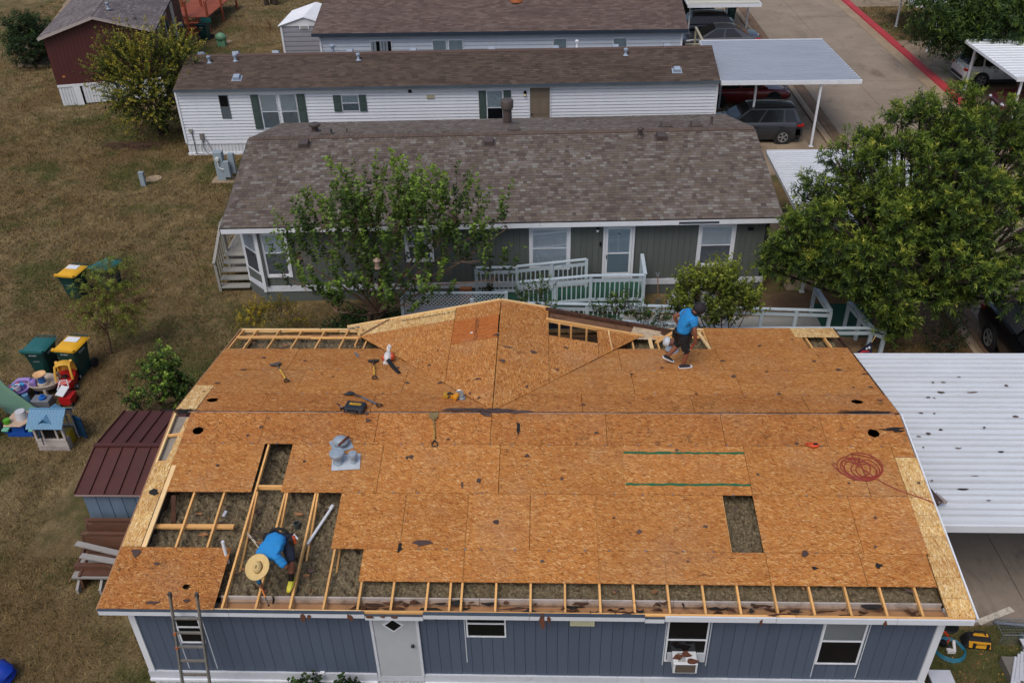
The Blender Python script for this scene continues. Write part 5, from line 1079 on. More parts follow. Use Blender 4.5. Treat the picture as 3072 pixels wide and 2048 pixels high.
    P = P-np.array(base); o = link('crown', leaf_mesh('crown', P, D, Ls*L, Ls*Wd, Sh, mat, rs), t); return t
def B(px, py, y, r, *rr): q = aty(px, py, y); return (q.x, q.y, q.z, r, *(rr if rr else (r, r)))
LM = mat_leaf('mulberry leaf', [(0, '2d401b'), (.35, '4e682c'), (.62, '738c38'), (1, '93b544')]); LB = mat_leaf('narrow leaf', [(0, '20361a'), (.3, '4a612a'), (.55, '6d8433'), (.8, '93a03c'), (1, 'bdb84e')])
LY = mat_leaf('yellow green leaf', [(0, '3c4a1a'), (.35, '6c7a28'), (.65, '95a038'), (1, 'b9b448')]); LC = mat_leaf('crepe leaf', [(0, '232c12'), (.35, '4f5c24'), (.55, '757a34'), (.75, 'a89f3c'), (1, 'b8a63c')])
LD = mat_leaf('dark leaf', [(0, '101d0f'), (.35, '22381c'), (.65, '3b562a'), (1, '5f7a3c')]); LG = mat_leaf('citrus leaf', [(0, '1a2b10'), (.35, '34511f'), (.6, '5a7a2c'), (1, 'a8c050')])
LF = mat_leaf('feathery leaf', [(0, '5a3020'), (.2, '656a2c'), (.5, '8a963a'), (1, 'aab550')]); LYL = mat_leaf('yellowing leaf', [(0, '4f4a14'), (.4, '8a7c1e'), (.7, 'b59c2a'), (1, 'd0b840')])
mul = [B(740, 525, 13.6, .7), B(830, 490, 13.6, .8), B(930, 475, 13.7, .85), B(1030, 485, 13.7, .8), B(1095, 530, 13.8, .5, .5, .7), B(1160, 520, 13.8, .25), B(700, 590, 13.4, .75), B(800, 570, 13.2, .9), B(900, 560, 13.2, .9), B(1000, 560, 13.2, .9), B(1080, 580, 13.3, .7), B(1130, 640, 13.2, .5), B(740, 665, 13.0, .7), B(860, 650, 12.9, .75), B(980, 660, 12.9, .75), B(665, 640, 13.2, .5), B(780, 700, 12.6, .5), B(920, 705, 12.6, .5), B(850, 520, 13.3, .8), B(950, 500, 13.4, .8)]
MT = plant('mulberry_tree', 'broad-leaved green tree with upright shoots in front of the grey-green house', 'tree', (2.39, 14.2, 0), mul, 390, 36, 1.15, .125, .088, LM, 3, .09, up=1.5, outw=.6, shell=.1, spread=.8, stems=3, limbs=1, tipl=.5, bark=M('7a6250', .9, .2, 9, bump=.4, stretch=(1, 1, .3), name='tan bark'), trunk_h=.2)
big = [B(1905, 440, 14.5, .7), B(1985, 360, 14.5, .6), B(1975, 420, 14, .8), B(2110, 330, 14.5, .8), B(2180, 280, 15, .75), B(2250, 265, 15.2, .7), B(2325, 345, 15, .7), B(2070, 400, 14, .9), B(2160, 380, 14, 1.0), B(2260, 360, 14, 1.1), B(2340, 390, 14, 1.1), B(1835, 545, 14, .7), B(1870, 600, 13.7, .6), B(1930, 540, 13.4, .9), B(2030, 500, 13.2, 1.0), B(2140, 480, 13.2, 1.1), B(2240, 470, 13.2, 1.2), B(2340, 500, 13.5, 1.2), B(1960, 620, 12.9, .6), B(2030, 600, 12.6, .8), B(2110, 590, 12.5, .9), B(2200, 580, 12.4, 1.0), B(2290, 610, 12.6, 1.0), B(2060, 680, 12.4, .6), B(2050, 730, 12.4, .35), B(2370, 620, 13.5, .9), B(1800, 600, 14.2, .45), B(2190, 660, 12.4, .5)]
_b2 = []; _rs = np.random.RandomState(77)
for c in big:
    for k in range(int(6+7*c[3])):
        q = _rs.normal(0, 1, 3); q /= np.linalg.norm(q); p = np.array(c[:3])+q*c[3]*_rs.uniform(.75, 1.25)*np.array([1, 1, .9]); _b2.append((*p, .2+.16*_rs.rand()))
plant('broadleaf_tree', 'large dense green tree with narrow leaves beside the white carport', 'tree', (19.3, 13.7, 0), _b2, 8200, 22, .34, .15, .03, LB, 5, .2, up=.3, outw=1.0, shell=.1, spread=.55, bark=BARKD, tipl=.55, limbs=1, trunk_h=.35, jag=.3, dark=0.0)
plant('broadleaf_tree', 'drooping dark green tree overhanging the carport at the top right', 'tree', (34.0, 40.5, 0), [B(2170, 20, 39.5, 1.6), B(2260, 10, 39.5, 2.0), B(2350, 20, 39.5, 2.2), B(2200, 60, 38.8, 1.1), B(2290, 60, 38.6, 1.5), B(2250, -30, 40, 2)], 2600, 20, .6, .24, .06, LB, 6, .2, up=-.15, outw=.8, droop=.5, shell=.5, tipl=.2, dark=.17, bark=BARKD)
plant('fruit_tree', 'small bushy tree with round yellow-green leaves in front of the right window', 'tree', (13.6, 11.6, 0), [B(1595, 670, 11.6, .42, .4, .55), B(1660, 662, 11.7, .45, .4, .6), B(1715, 700, 11.6, .3, .35, .4), B(1645, 725, 11.3, .55, .5, .35), B(1565, 710, 11.6, .25)], 480, 24, .6, .08, .056, LY, 7, .06, up=1.2, outw=.6, shell=.2, tipl=.45, dark=.02, stems=3, trunk_h=.2)
plant('crepe_myrtle', 'round tree with yellowing shoots between the maroon house and the long white home', 'tree', (-11.0, 31.9, 0), [B(290, 140, 31.5, .7), B(375, 130, 31.6, .7), B(330, 180, 31, 1.0), B(265, 180, 31.2, .5), B(410, 150, 31.2, .6), B(350, 240, 30.9, .85), B(300, 225, 31, .7), B(390, 230, 31, .6)], 1000, 40, 1.2, .095, .055, LC, 8, .08, up=.55, outw=1.1, shell=.1, tipl=.75, stems=4, spread=.6, trunk_h=.15, bark=BARKD)
plant('oleander_bush', 'tall rounded dark green shrub by the slab at the left of the maroon house', 'shrub', (-23.2, 43.6, 0), [(-23.3, 43.8, 1.3, 1.3), (-22.7, 43.6, 1.8, 1.0), (-23.6, 44.0, 1.9, 1.0), (-23.0, 43.2, .9, 1.2), (-22.2, 44.3, 1.2, .9)], 700, 20, .5, .2, .045, LD, 9, .08, up=.8, shell=.3, stems=4, trunk_h=.1, tipl=.3)
plant('sapling', 'thin feathery yellow-green sapling in the lawn beside the bins', 'tree', (-5.76, 12.55, 0), [B(255, 640, 12.5, .5), B(220, 690, 12.4, .55), B(285, 690, 12.5, .55), B(250, 720, 12.4, .6), B(205, 730, 12.3, .3), B(300, 720, 12.4, .3)], 230, 44, .5, .12, .016, LF, 10, .035, up=.25, outw=.9, droop=.35, shell=.2, spread=.85, tipl=.35, trunk_h=.45)
plant('citrus_shrub', 'young citrus shrub with bright leaf tips by the corner of the stripped roof', 'shrub', (-3.0, 9.6, 0), [B(375, 830, 9.6, .32), B(350, 860, 9.5, .35), B(395, 865, 9.5, .4), B(375, 900, 9.4, .45), B(330, 915, 9.4, .3), B(415, 905, 9.5, .3), B(305, 925, 9.4, .2)], 190, 20, .34, .11, .05, LG, 11, .035, up=.6, shell=.2, tipl=.8, trunk_h=.15, stems=2)
plant('yellow_shrub', 'low yellow shrub in the lawn behind the left rear corner of the stripped roof', 'shrub', (-.95, 12.6, 0), [B(570, 735, 12.5, .35, .35, .3), B(590, 722, 12.8, .3)], 70, 24, .3, .06, .03, LYL, 12, .02, up=.7, shell=.2, trunk_h=.1)
plant('yellow_shrub', 'sparse yellow-green shrub against the corner skirting of the grey-green house', 'shrub', (.5, 13.6, 0), [B(640, 715, 13.4, .4, .3, .4), B(680, 735, 13.2, .35)], 70, 18, .35, .06, .03, LYL, 13, .02, up=.7, shell=.2, trunk_h=.1, dark=.12)
plant('ramp_shrub', 'tall thin leafy shrub growing in front of the ramp balusters', 'shrub', (7.6, 12.4, 0), [B(1205, 690, 12.3, .25, .25, .6), B(1245, 680, 12.3, .28, .25, .7), B(1270, 720, 12.2, .2)], 70, 14, .4, .07, .038, LG, 14, .02, up=1.3, shell=.1, trunk_h=.1, tipl=.4, dark=.05, stems=3)
plant('ramp_shrub', 'bushy green shrub between the torn gable roof and the lower ramp', 'shrub', (9.9, 11.6, 0), [B(1390, 715, 11.6, .35, .3, .3), B(1425, 700, 11.6, .3, .3, .45), B(1460, 720, 11.6, .35, .3, .3)], 150, 16, .3, .06, .03, LG, 15, .02, up=.9, shell=.2, trunk_h=.1, tipl=.3, dark=.08)
plant('ramp_shrub', 'low dark shrub behind the worker with the black cap', 'shrub', (11.4, 11.2, 0), [B(1520, 735, 11.2, .3, .3, .25), B(1490, 735, 11.3, .22)], 60, 16, .25, .06, .03, LG, 16, .02, up=.6, shell=.2, trunk_h=.1, tipl=.3, dark=.08)
plant('climbing_vine', 'dark green vine on the base trim of the front house at the bottom edge', 'vine', (3.75, .02, 0), [(3.45, -.02, .72, .28, .16, .3), (4.2, -.02, .68, .26, .16, .3), (3.8, -.08, .5, .5, .2, .32)], 190, 12, .25, .09, .075, LD, 17, .02, up=.4, shell=.2, trunk_h=.1, tipl=.3)
plant('potted_plant', 'leafy potted plant standing on the small black table', 'plant', (6.2, 14.5, 1.03), [(6.2, 14.5, 1.2, .15)], 22, 10, .16, .09, .04, LD, 18, .012, up=.6, shell=.2, trunk_h=.2)
plant('weed', 'small green plant showing behind the ridge in front of the tan door home', 'plant', (9.0, 26.6, 0), [(9.0, 26.6, .9, .3, .3, .7), (9.0, 26.6, 1.7, .2)], 40, 12, .3, .1, .06, LG, 19, .02, up=.9, shell=.2)
plant('understorey_shrub', 'small dark shrub at the foot of the large dense tree', 'shrub', (20.2, 12.6, 0), [(20.2, 12.5, .45, .5, .4, .35), (20.7, 12.9, .6, .4)], 110, 14, .3, .08, .03, LD, 23, .02, up=.7, shell=.2, trunk_h=.1)
def cover(name, x0, y0, x1, y1, n, L, Wd, mat, seed, h, lo=0.0, hi=1.0, ell=True):
    rs = np.random.RandomState(seed); u = rs.uniform(-1, 1, (n*2, 2)); u = u[(u**2).sum(1) < 1+.25*np.sin(9*np.arctan2(u[:, 1], u[:, 0]))][:n] if ell else u[:n]; k = len(u)
    P = np.stack([(x0+x1)/2+u[:, 0]*(x1-x0)/2, (y0+y1)/2+u[:, 1]*(y1-y0)/2, .01+rs.uniform(0, 1, k)**1.3*h], 1); D = rs.normal(0, 1, (k, 3)); D[:, 2] = np.abs(D[:, 2])*.4*(h > .05)
    tag(link(name, leaf_mesh(name, P, D, L*rs.uniform(.6, 1.2, k), Wd*rs.uniform(.6, 1.2, k), rs.uniform(lo, hi, k), mat, rs, tw=.6)), kind='stuff')
cover('ground_cover', .8, 12.2, 4.6, 15.2, 5000, .11, .07, LD, 30, .35)
LIT = mat_leaf('fallen leaf', [(0, '4a2c18'), (.4, '7a4f2a'), (.7, 'a0703a'), (1, 'c09a55')], .05)
cover('fallen_leaves', 17.0, 8.5, 22.2, 16.0, 6500, .07, .03, LIT, 31, .02, ell=False); cover('fallen_leaves', 15.6, -4, 19, 1.8, 900, .06, .03, LIT, 32, .02, ell=False); cover('fallen_leaves', 12, 9.5, 18, 13.5, 1500, .06, .03, LIT, 33, .02, ell=False)
for i, (x, y, h) in enumerate(((-12.55, 57.8, 5), (-12.2, 58.2, 5), (-11.9, 57.9, 5))):
    m = MB(); m.tube([(x, y, -.05), (x+.08, y, 1.5), (x+.2*(i-1), y+.1, h)], [.2, .16, .12], 8); tag(m.build('tree_trunk', BARKD), ('leftmost', 'middle', 'rightmost')[i]+' of three bare dark tree trunks at the top edge of the lawn', 'tree trunk', 'trunks at the top edge')
m = MB(); rs = random.Random(3)
for i in range(16):
    a = rs.uniform(0, 6.28); l = rs.uniform(.5, 1.6); m.tube([(-10.5, 51, -.02), (-10.5+math.cos(a)*.12*l, 51+math.sin(a)*.12*l, l*.5), (-10.5+math.cos(a)*.4*l, 51+math.sin(a)*.4*l, l)], [.015, .01, .004], 4)
tag(m.build('bare_shrub', TWIG), 'leafless twiggy shrub in the lawn left of the small metal shed', 'shrub')
m = MB()
for i in range(60):
    a = rs.uniform(-.5, .5); l = rs.uniform(.4, 1.3); x, y, z = -12.3+rs.uniform(-1.3, 1.3), 29.9+rs.uniform(-.35, .35), rs.uniform(.02, .25); m.tube([(x, y, z), (x+math.cos(a)*l*.5, y+math.sin(a)*l*.5, z+rs.uniform(0, .12)), (x+math.cos(a)*l, y+math.sin(a)*l, z*.6)], [.015, .012, .005], 4)
tag(m.build('brush_pile', M('4a342a', .95, .25, 8, name='dead branches'), kind=None), 'pile of cut branches on the lawn under the yellowing round tree', 'brush pile')
BF = thing('bird_feeder', 'black wire bird feeder hanging in the broad-leaved tree', 'bird feeder', (5.0, 12.6, 3.0))
q = aty(895, 790*1.0-0, 12.4)
fx, fy, fz = aty(1135, 795, 12.4) if False else aty(880+252*0, 610, 12.4)
q = aty(600/S_+1390/2.613/S_, 450/S_+890/2.613/S_, 12.3)
m = MB(); m.lathe([(.01, -.16), (.1, -.15), (.1, -.12), (.08, -.11), (.08, .1), (.12, .11), (.02, .2)], q, 12); m.build('tube', M('8a7464', .5, .2, 12, name='seed tube'), BF); m = MB(); m.lathe([(.13, -.17), (.13, -.15)], q, 12); m.tube([q+Vector((0, 0, .2)), q+Vector((0, 0, .45))], .006, 4); m.build('tray', BLACK, BF)
# ============================================================ vehicles
RIM = M('a9adb3', .35, .1, 6, metal=.7, name='alloy rim'); TAILM = M('9c1414', .25, .1, 5, name='tail lamp'); HEADM = M('c9cfd4', .15, .05, 5, name='head lamp'); PLAST = M('1e2023', .7, .1, 8, name='dark plastic')
def car(label, cat, loc, rz, L, Wd, H, paint, kind='suv', wr=.34, name='parked_car', rimm=None, rails=False, clad=False, group='parked cars'):
    """x is forward; lofted body, glasshouse with panes and pillars, wheels with rims"""
    t = thing(name, label, cat, loc, rz, group); w = Wd/2; a = L/2; pm = mat_paint(paint, .25)
    hood, belt, deck = {'suv': (.98, 1.02, 1.02), 'sedan': (.86, .92, .96), 'truck': (1.1, 1.15, 1.12), 'wagon': (.9, .95, .96)}[kind]
    hood, belt, deck = hood*H/1.65 if kind == 'suv' else hood, belt*H/1.65 if kind == 'suv' else belt, deck*H/1.65 if kind == 'suv' else deck
    A, Bf, Cr, D = {'suv': (.26, .06, -.40, -.47), 'sedan': (.24, .04, -.2, -.40), 'truck': (.24, .13, -.06, -.11), 'wagon': (.25, .05, -.36, -.46)}[kind]
    g = .2
    st = [(-a, .9, .32, deck*.86), (-a+.07, .97, .3, deck*.97), (-a+.35, 1, g, deck), (L*D, 1, g, (deck+belt)/2), (L*(D+A)/2, 1, g, belt), (L*A, 1, g, hood+.02), (a-.55, .99, g, hood*.95), (a-.18, .93, .25, hood*.84), (a-.04, .84, .32, hood*.7), (a, .76, .4, hood*.58)]
    m = MB(); m.smooth = True; prof = lambda k, z0, z1: [(.9*k, z0), (1.0*k, z0+(z1-z0)*.28), (1.0*k, z0+(z1-z0)*.62), (.965*k, z0+(z1-z0)*.86), (.9*k, z1-.015), (.55*k, z1+.018), (0, z1+.025)]
    vs = []; n = 13
    for x, k, z0, z1 in st:
        p = prof(k*w, z0, z1); vs += [(x, y, z) for y, z in p]+[(x, -y, z) for y, z in p[-2::-1]]
    m._add(vs, [(i*n+j, i*n+j+1, (i+1)*n+j+1, (i+1)*n+j) for i in range(len(st)-1) for j in range(n-1)]+[(i*n+n-1, i*n, (i+1)*n, (i+1)*n+n-1) for i in range(len(st)-1)]+[tuple(range(n)), tuple(range((len(st)-1)*n, len(st)*n))[::-1]])
    bd = m.build('body', pm, t)
    if kind == 'truck':
        MB().box(-a+.1, -w*.84, deck-.02, L*D-.1, w*.84, deck+.035).build('bed_floor', M('2a2c2e', .8, .1, 6, name='bed liner'), t)
        for s in (-1, 1): MB().box(-a+.05, s*w*.9-.06, deck-.0, L*D-.05, s*w*.9+.06, deck+.07).build('bed_rail', pm, t)
    rw, bw = w*.70, w*.925; zr = H-.03; zb = belt-.01
    P = lambda x, y, z: Vector((x, y, z)); xa, xb, xc, xd = L*A, L*Bf, L*Cr, L*D
    mk = lambda nm, pts, mat, par=t, off=.0: (lambda q: (q.face(pts), q.build(nm, mat, par))[1])(MB())
    core = MB()
    for s in (-1, 1): core.face([P(xa, s*bw*.98, zb), P(xd, s*bw*.98, zb), P(xc, s*rw*.98, zr-.02), P(xb, s*rw*.98, zr-.02)])
    core.face([P(xa, -bw*.98, zb), P(xa, bw*.98, zb), P(xb, rw*.98, zr-.02), P(xb, -rw*.98, zr-.02)]); core.face([P(xd, -bw*.98, zb), P(xd, bw*.98, zb), P(xc, rw*.98, zr-.02), P(xc, -rw*.98, zr-.02)])
    core.build('cabin_shell', pm, t)
    def quad_on(p00, p10, p11, p01, u0, u1, v0, v1, nrm, lift=.008):
        f = lambda u, v: p00.lerp(p10, u).lerp(p01.lerp(p11, u), v)+nrm*lift
        return [f(u0, v0), f(u1, v0), f(u1, v1), f(u0, v1)]
    mk('windscreen', quad_on(P(xa, -bw, zb), P(xa, bw, zb), P(xb, rw, zr), P(xb, -rw, zr), .04, .96, .05, .94, Vector((.5, 0, .8))), GLASS)
    mk('rear_window', quad_on(P(xd, -bw, zb), P(xd, bw, zb), P(xc, rw, zr), P(xc, -rw, zr), .07, .93, .12, .9, Vector((-.8, 0, .5))), GLASS)
    for s in (-1, 1):
        nr = Vector((0, s*.95, .3)); cuts = {'suv': ((.03, .27), (.30, .40 if False else .43), (.46, .74), (.78, .95)), 'truck': ((.08, .52), (.56, .92)), 'sedan': ((.08, .44), (.48, .82)), 'wagon': ((.05, .36), (.39, .68), (.71, .93))}[kind]
        if kind == 'suv': cuts = ((.05, .38), (.41, .74), (.78, .94))
        for (u0, u1) in cuts:
            pl = quad_on(P(xa, s*bw, zb), P(xd, s*bw, zb), P(xc, s*rw, zr), P(xb, s*rw, zr), u0, u1, .06, .88, nr)
            mk('side_window', pl, GLASS)
        for u in ((.395, .76) if kind != 'truck' else (.54,)):
            x = xa+(xd-xa)*u; MB().box(x-.006, s*w*1.0-.004, .35, x+.006, s*w*1.0+.003, belt*.88).build('door_seam', BLACK, t)
        for u in ((.36, .72) if kind != 'truck' else (.5,)):
            x = xa+(xd-xa)*u; MB().cbox((x, s*(w+.012), belt*.83), (.16, .03, .03)).build('door_handle', pm, t)
        m = MB(); m.ball((xa-.12, s*(w+.08), belt+.05), (.07, .11, .07)); m.build('wing_mirror', pm, t)
        hl = MB(); hl.ball((a-.18, s*w*.66, hood*.72), (.16, w*.2, .075), 12, 6); hl.build('headlight', HEADM, t)
        tl = MB(); tl.ball((-a+.05, s*w*.82, deck*.86), (.07, w*.16, .09 if kind != 'sedan' else .06), 12, 6); tl.cbox((-a+.16, s*w*.955, deck*.86), (.3, .06, .1)); tl.build('taillight', TAILM, t)
        if rails: MB().bar((xb-.1, s*rw*.98, H+.03), (xc+.1, s*rw*.98, H+.03), .03, .035).build('roof_rail', BLACK if paint != '17181b' else WHITE, t)
        for x in (L*.31, -L*.295 if kind != 'truck' else -L*.3):
            arch = MB(); arch.lathe([(wr*1.2, -.01), (wr*1.2, .01)], (x, s*(w-.004), wr), 20, Matrix.Rotation(R(90), 4, 'X')); arch.build('wheel_arch', PLAST, t)
            q = Matrix.Rotation(R(-90*s), 4, 'X'); tw = .11; c = (x, s*(w-.07), wr)
            ty = MB(); ty.lathe([(wr*.6, -tw), (wr*.93, -tw), (wr, -tw*.6), (wr, tw*.6), (wr*.93, tw), (wr*.66, tw), (wr*.63, tw*.75)], c, 22, q, cap=False); wl = ty.build('tyre', RUBBER, t)
            rm = MB(); rm.lathe([(wr*.66, tw*.95), (wr*.62, tw*1.0), (wr*.6, tw*.55), (.02, tw*.5)], c, 20, q, cap=False); rm.build('rim_dish', BLACK, wl)
            sp = MB(); sp.lathe([(wr*.68, tw*.9), (wr*.68, tw*1.05), (wr*.6, tw*1.05), (wr*.6, tw*.9)], c, 22, q, cap=False); sp.lathe([(.07, tw*.6), (.07, tw*1.0), (.01, tw*1.02)], c, 10, q)
            for i in range(10):
                an = 2*math.pi*(i//2)/5+(.16 if i % 2 else -.16); e = Vector((math.cos(an)*wr*.62, s*tw*.92, math.sin(an)*wr*.62)); an2 = 2*math.pi*(i//2)/5; b = Vector((math.cos(an2)*.06, s*tw*.92, math.sin(an2)*.06)); sp.bar(Vector(c)+b, Vector(c)+e, .035, .02, (0, s, 0))
            sp.build('rim', rimm or RIM, wl)
    rf = MB(); rf.smooth = True; k = 7; vs = []
    for x, y_, z in ((xb+.06, rw*.98, zr-.035), (xb-.06, rw, zr), ((xb+xc)/2, rw*1.0, zr+.03), (xc+.06, rw*.98, zr), (xc-.04, rw*.95, zr-.035)):
        for j in range(k): u = -1+2*j/(k-1); vs.append((x, y_*u, z+.03*(1-u*u)-(.03 if abs(u) == 1 else 0)))
    rf._add(vs, [(i*k+j, i*k+j+1, (i+1)*k+j+1, (i+1)*k+j) for i in range(4) for j in range(k-1)]); rf.build('roof', pm, t)
    for s, x in ((1, a), (-1, -a)):
        bm = MB(); bm.cbox((x-s*.09, 0, .46), (.22, Wd*.86, .2)); bm.build('bumper', PLAST if clad or s > 0 else pm, t, bevel=.04)
        MB().cbox((x+s*.025, 0, .62 if s > 0 else .8), (.02, .32, .15)).build('number_plate', WHITE2, t)
    gr = MB()
    for i in range(4): gr.cbox((a-.0, 0, hood*.6+i*.05-.05), (.05, Wd*.5, .03))
    gr.build('grille', BLACK, t)
    if clad:
        for s in (-1, 1): MB().box(-a+.25, s*w-.02, .22, a-.4, s*w+.012, .4).build('sill_cladding', PLAST, t)
    return t
car('charcoal grey compact crossover parked nose-in beside the long white home', 'car', (17.82, 30.62, .03), R(180), 4.42, 1.8, 1.66, '2e3238', 'suv', .345, clad=False, rails=True)
car('dark red sedan under the grey corrugated carport', 'car', (18.25, 35.75, .03), R(5), 4.75, 1.85, 1.47, '7a1216', 'sedan', .34, rimm=PLAST)
car('dark grey fastback sedan nearest the grey corrugated carport', 'car', (18.5, 45.2, .03), R(180), 4.85, 1.86, 1.46, '34383f', 'sedan', .34)
car('dark navy estate car between the grey sedan and the tall black car', 'car', (17.75, 48.2, .03), R(180), 4.5, 1.82, 1.52, '141b2c', 'wagon', .33)
car('black off-roader with pale roof rails under the cream carport', 'car', (16.9, 51.2, .03), R(180), 4.7, 1.9, 1.75, '17181b', 'suv', .37, rails=True)
car('white crossover with black lower trim under the white carport across the road', 'car', (32.65, 38.55, .03), .004, 4.6, 1.86, 1.7, 'c9cdd0', 'suv', .36, rails=True, clad=True)
car('maroon pickup truck nosing out behind the large dense tree', 'pickup truck', (32.75, 33.25, .03), R(180), 5.3, 1.95, 1.8, '5a1a24', 'truck', .39, name='pickup_truck')
car('glossy black pickup truck parked on the road under the large dense tree', 'pickup truck', (22.75, 11.2, .02), R(-90), 5.6, 2.0, 1.85, '0b0c12', 'truck', .4, name='pickup_truck')
car('bright red car glimpsed under the carport through the large dense tree', 'car', (19.0, 18.6, .03), .004, 4.5, 1.8, 1.5, '9c1218', 'sedan', .33)
# ============================================================ wheeled bins
GRNP = M('0e3b37', .5, .08, 5, rv=.05, dirt=('2c4a42', .62, .3), name='dark green plastic'); TEAL = M('1f5f5e', .5, .08, 5, rv=.05, dirt=('3a6b66', .6, .3), name='faded teal plastic'); YEL = M('d8a21e', .45, .06, 5, rv=.03, dirt=('a98228', .64, .4), name='yellow plastic'); PRINT = M('b9c4c4', .6, .05, 8, name='pale print')
def bin_(label, loc, rz, lidm, sticker=False, open_=False, print_=True, letters='W M'):
    t = thing('wheelie_bin', label, 'trash bin', loc, rz, 'wheeled trash bins')
    m = MB(); rings = [(.03, .46, .52), (.3, .52, .6), (.78, .6, .7), (.8, .62, .72), (.98, .66, .78), (1.0, .7, .84), (1.05, .7, .84)]
    vs = []
    for z, wx, wy in rings:
        for sx, sy in ((-1, -1), (1, -1), (1, 1), (-1, 1)):
            c = .05
            for dx, dy in (((0, c), (c, 0)) if sx*sy > 0 else ((c, 0), (0, c))): vs.append((sx*(wx/2-dx), sy*(wy/2-dy)+.02*(1-z), z))
    n = 8; fs = [(i*n+j, i*n+(j+1) % n, (i+1)*n+(j+1) % n, (i+1)*n+j) for i in range(len(rings)-1) for j in range(n)]+[tuple(range(n))[::-1]]
    m._add(vs, fs); m.build('body', GRNP, t)
    MB().box(-.31, -.425, .97, .31, -.40, 1.02).build('front_lip', GRNP, t); MB().box(-.18, -.335, .34, .18, -.3, .7).build('front_panel', GRNP, t)
    MB().cbox((0, -.33, .66), (.2, .03, .02)).build('catch_bar', M('9aa0a2', .4, .1, 5, metal=.6, name='metal bar'), t)
    l = MB(); l.smooth = True; k, q = 7, 7; vs = []
    for i in range(k):
        for j in range(q):
            u, v = -1+2*i/(k-1), -1+2*j/(q-1); e = max(abs(u), abs(v)); vs.append((u*.375, v*.45, 1.055+.075*(1-e**4)-(0.03 if e == 1 else 0)+.02*(v < -.7)))
    l._add(vs, [(i*q+j, (i+1)*q+j, (i+1)*q+j+1, i*q+j+1) for i in range(k-1) for j in range(q-1)])
    if open_: l.v = [(v[0], .44+.1*(v[2]-1), 1.0-(v[1]-.45)*.35+.0) for v in l.v]
    ld = l.build('lid', lidm, t)
    if not open_:
        MB().bar((-.3, -.41, 1.085), (.3, -.41, 1.085), .07, .03).build('lid_ridge', lidm, ld)
        for x in (-.34, .34): MB().cbox((x*.92, -.4, 1.08), (.08, .1, .05)).build('lid_corner', lidm, ld)
    if sticker: MB().prism(rect(-.2, .0, .22, .26), lambda a, b: 1.134, .002).build('lid_sticker', WHITE, ld)
    m = MB(); m.tube([(-.27, .44, 1.0), (-.27, .52, 1.04), (.27, .52, 1.04), (.27, .44, 1.0)], .018, 6); m.tube([(-.09, .44, 1.02), (-.09, .52, 1.04)], .015, 6); m.tube([(.09, .44, 1.02), (.09, .52, 1.04)], .015, 6); m.build('handle', GRNP, t)
    for s in (-1, 1): w = MB(); w.lathe([(.02, -.05), (.14, -.05), (.15, 0), (.14, .05), (.02, .05)], (s*.31, .36, .15), 16, Matrix.Rotation(R(90), 4, 'Y')); w.build('wheel', RUBBER, t)
    MB().bar((-.31, .36, .15), (.31, .36, .15), .03, .03).build('axle', PLAST, t)
    if print_:
        text('02318820', .06, PRINT, t, Matrix.Translation((0, -.405, .92)) @ Matrix.Rotation(R(84), 4, 'X'), .002, 'printed_number')
        text('W', .17, PRINT, t, Matrix.Translation((.322, -.08, .86)) @ Matrix.Rotation(R(90), 4, 'Z') @ Matrix.Rotation(R(84), 4, 'X'), .002, 'printed_letter'); text('M', .17, PRINT, t, Matrix.Translation((.322, .07, .86)) @ Matrix.Rotation(R(90), 4, 'Z') @ Matrix.Rotation(R(84), 4, 'X'), .002, 'printed_letter')
    if open_:
        MB().box(-.3, -.38, .95, .3, .38, .96).build('inside', BLACK, t); text('W', .13, PRINT, t, Matrix.Translation((-.06, -.4, .86)) @ Matrix.Rotation(R(84), 4, 'X'), .002, 'printed_letter'); text('M', .13, PRINT, t, Matrix.Translation((.08, -.4, .86)) @ Matrix.Rotation(R(84), 4, 'X'), .002, 'printed_letter')
    return t
bin_('dark green bin with teal lid behind the water table toy', (-7.27, 11.5, 0), R(-3), TEAL)
bin_('dark green bin with yellow lid and white sticker behind the red toy car', (-6.3, 11.55, 0), R(-7), YEL, True)
bin_('yellow lidded green bin left of the feathery sapling', (-8.3, 16.05, 0), R(-9), YEL, True, print_=False)
bin_('teal lidded bin half hidden behind the feathery sapling', (-7.3, 16.5, 0), R(-25), TEAL, print_=False)
bin_('open dark green bin in front of the red stained deck', (-14.2, 48.75, 0), R(-8), TEAL, open_=True, print_=False)
bin_('dark green bin by the kerb behind the carport post at the top', (20.55, 52.3, 0), R(8), GRNP, print_=False)
# ============================================================ toys on the lawn
def pl(c, n='toy plastic', r=.45): return M(c, r, .07, 6, rv=.02, dirt=('6b6258', .68, .35), name=n)
PH = thing('playhouse', 'small cream toy playhouse with a blue shingled roof and open blue door', 'playhouse', (-5.38, 8.2, 0), R(0))
CRM = pl('b5aca6'); BLU = M('5b87a5', .55, .1, 6, rv=.02, dirt=('7d8b92', .64, .4), name='faded blue plastic'); DBL = pl('123c5e')
O = lambda x, y, z: (x-5.38, y+8.2, z)
def pb(x0, y0, z0, x1, y1, z1, nm, mt): return MB().box(*O(x0, y0, z0), *O(x1, y1, z1)).build(nm, mt, PH)
hw, hd = .42, .34
for y in (-hd, hd-.04):
    pb(-hw, y, 0, hw, y+.04, .36, 'wall', CRM)
    for x0, x1 in ((-hw, -hw+.06), (-.2, -.16), (.18, .23), (hw-.06, hw)): pb(x0, y, .36, x1, y+.04, .86, 'window_post', CRM)
    pb(-hw, y-.012, .355, hw, y+.05, .4, 'sill', CRM); pb(-hw, y-.01, .84, hw, y+.05, .93, 'lintel', CRM)
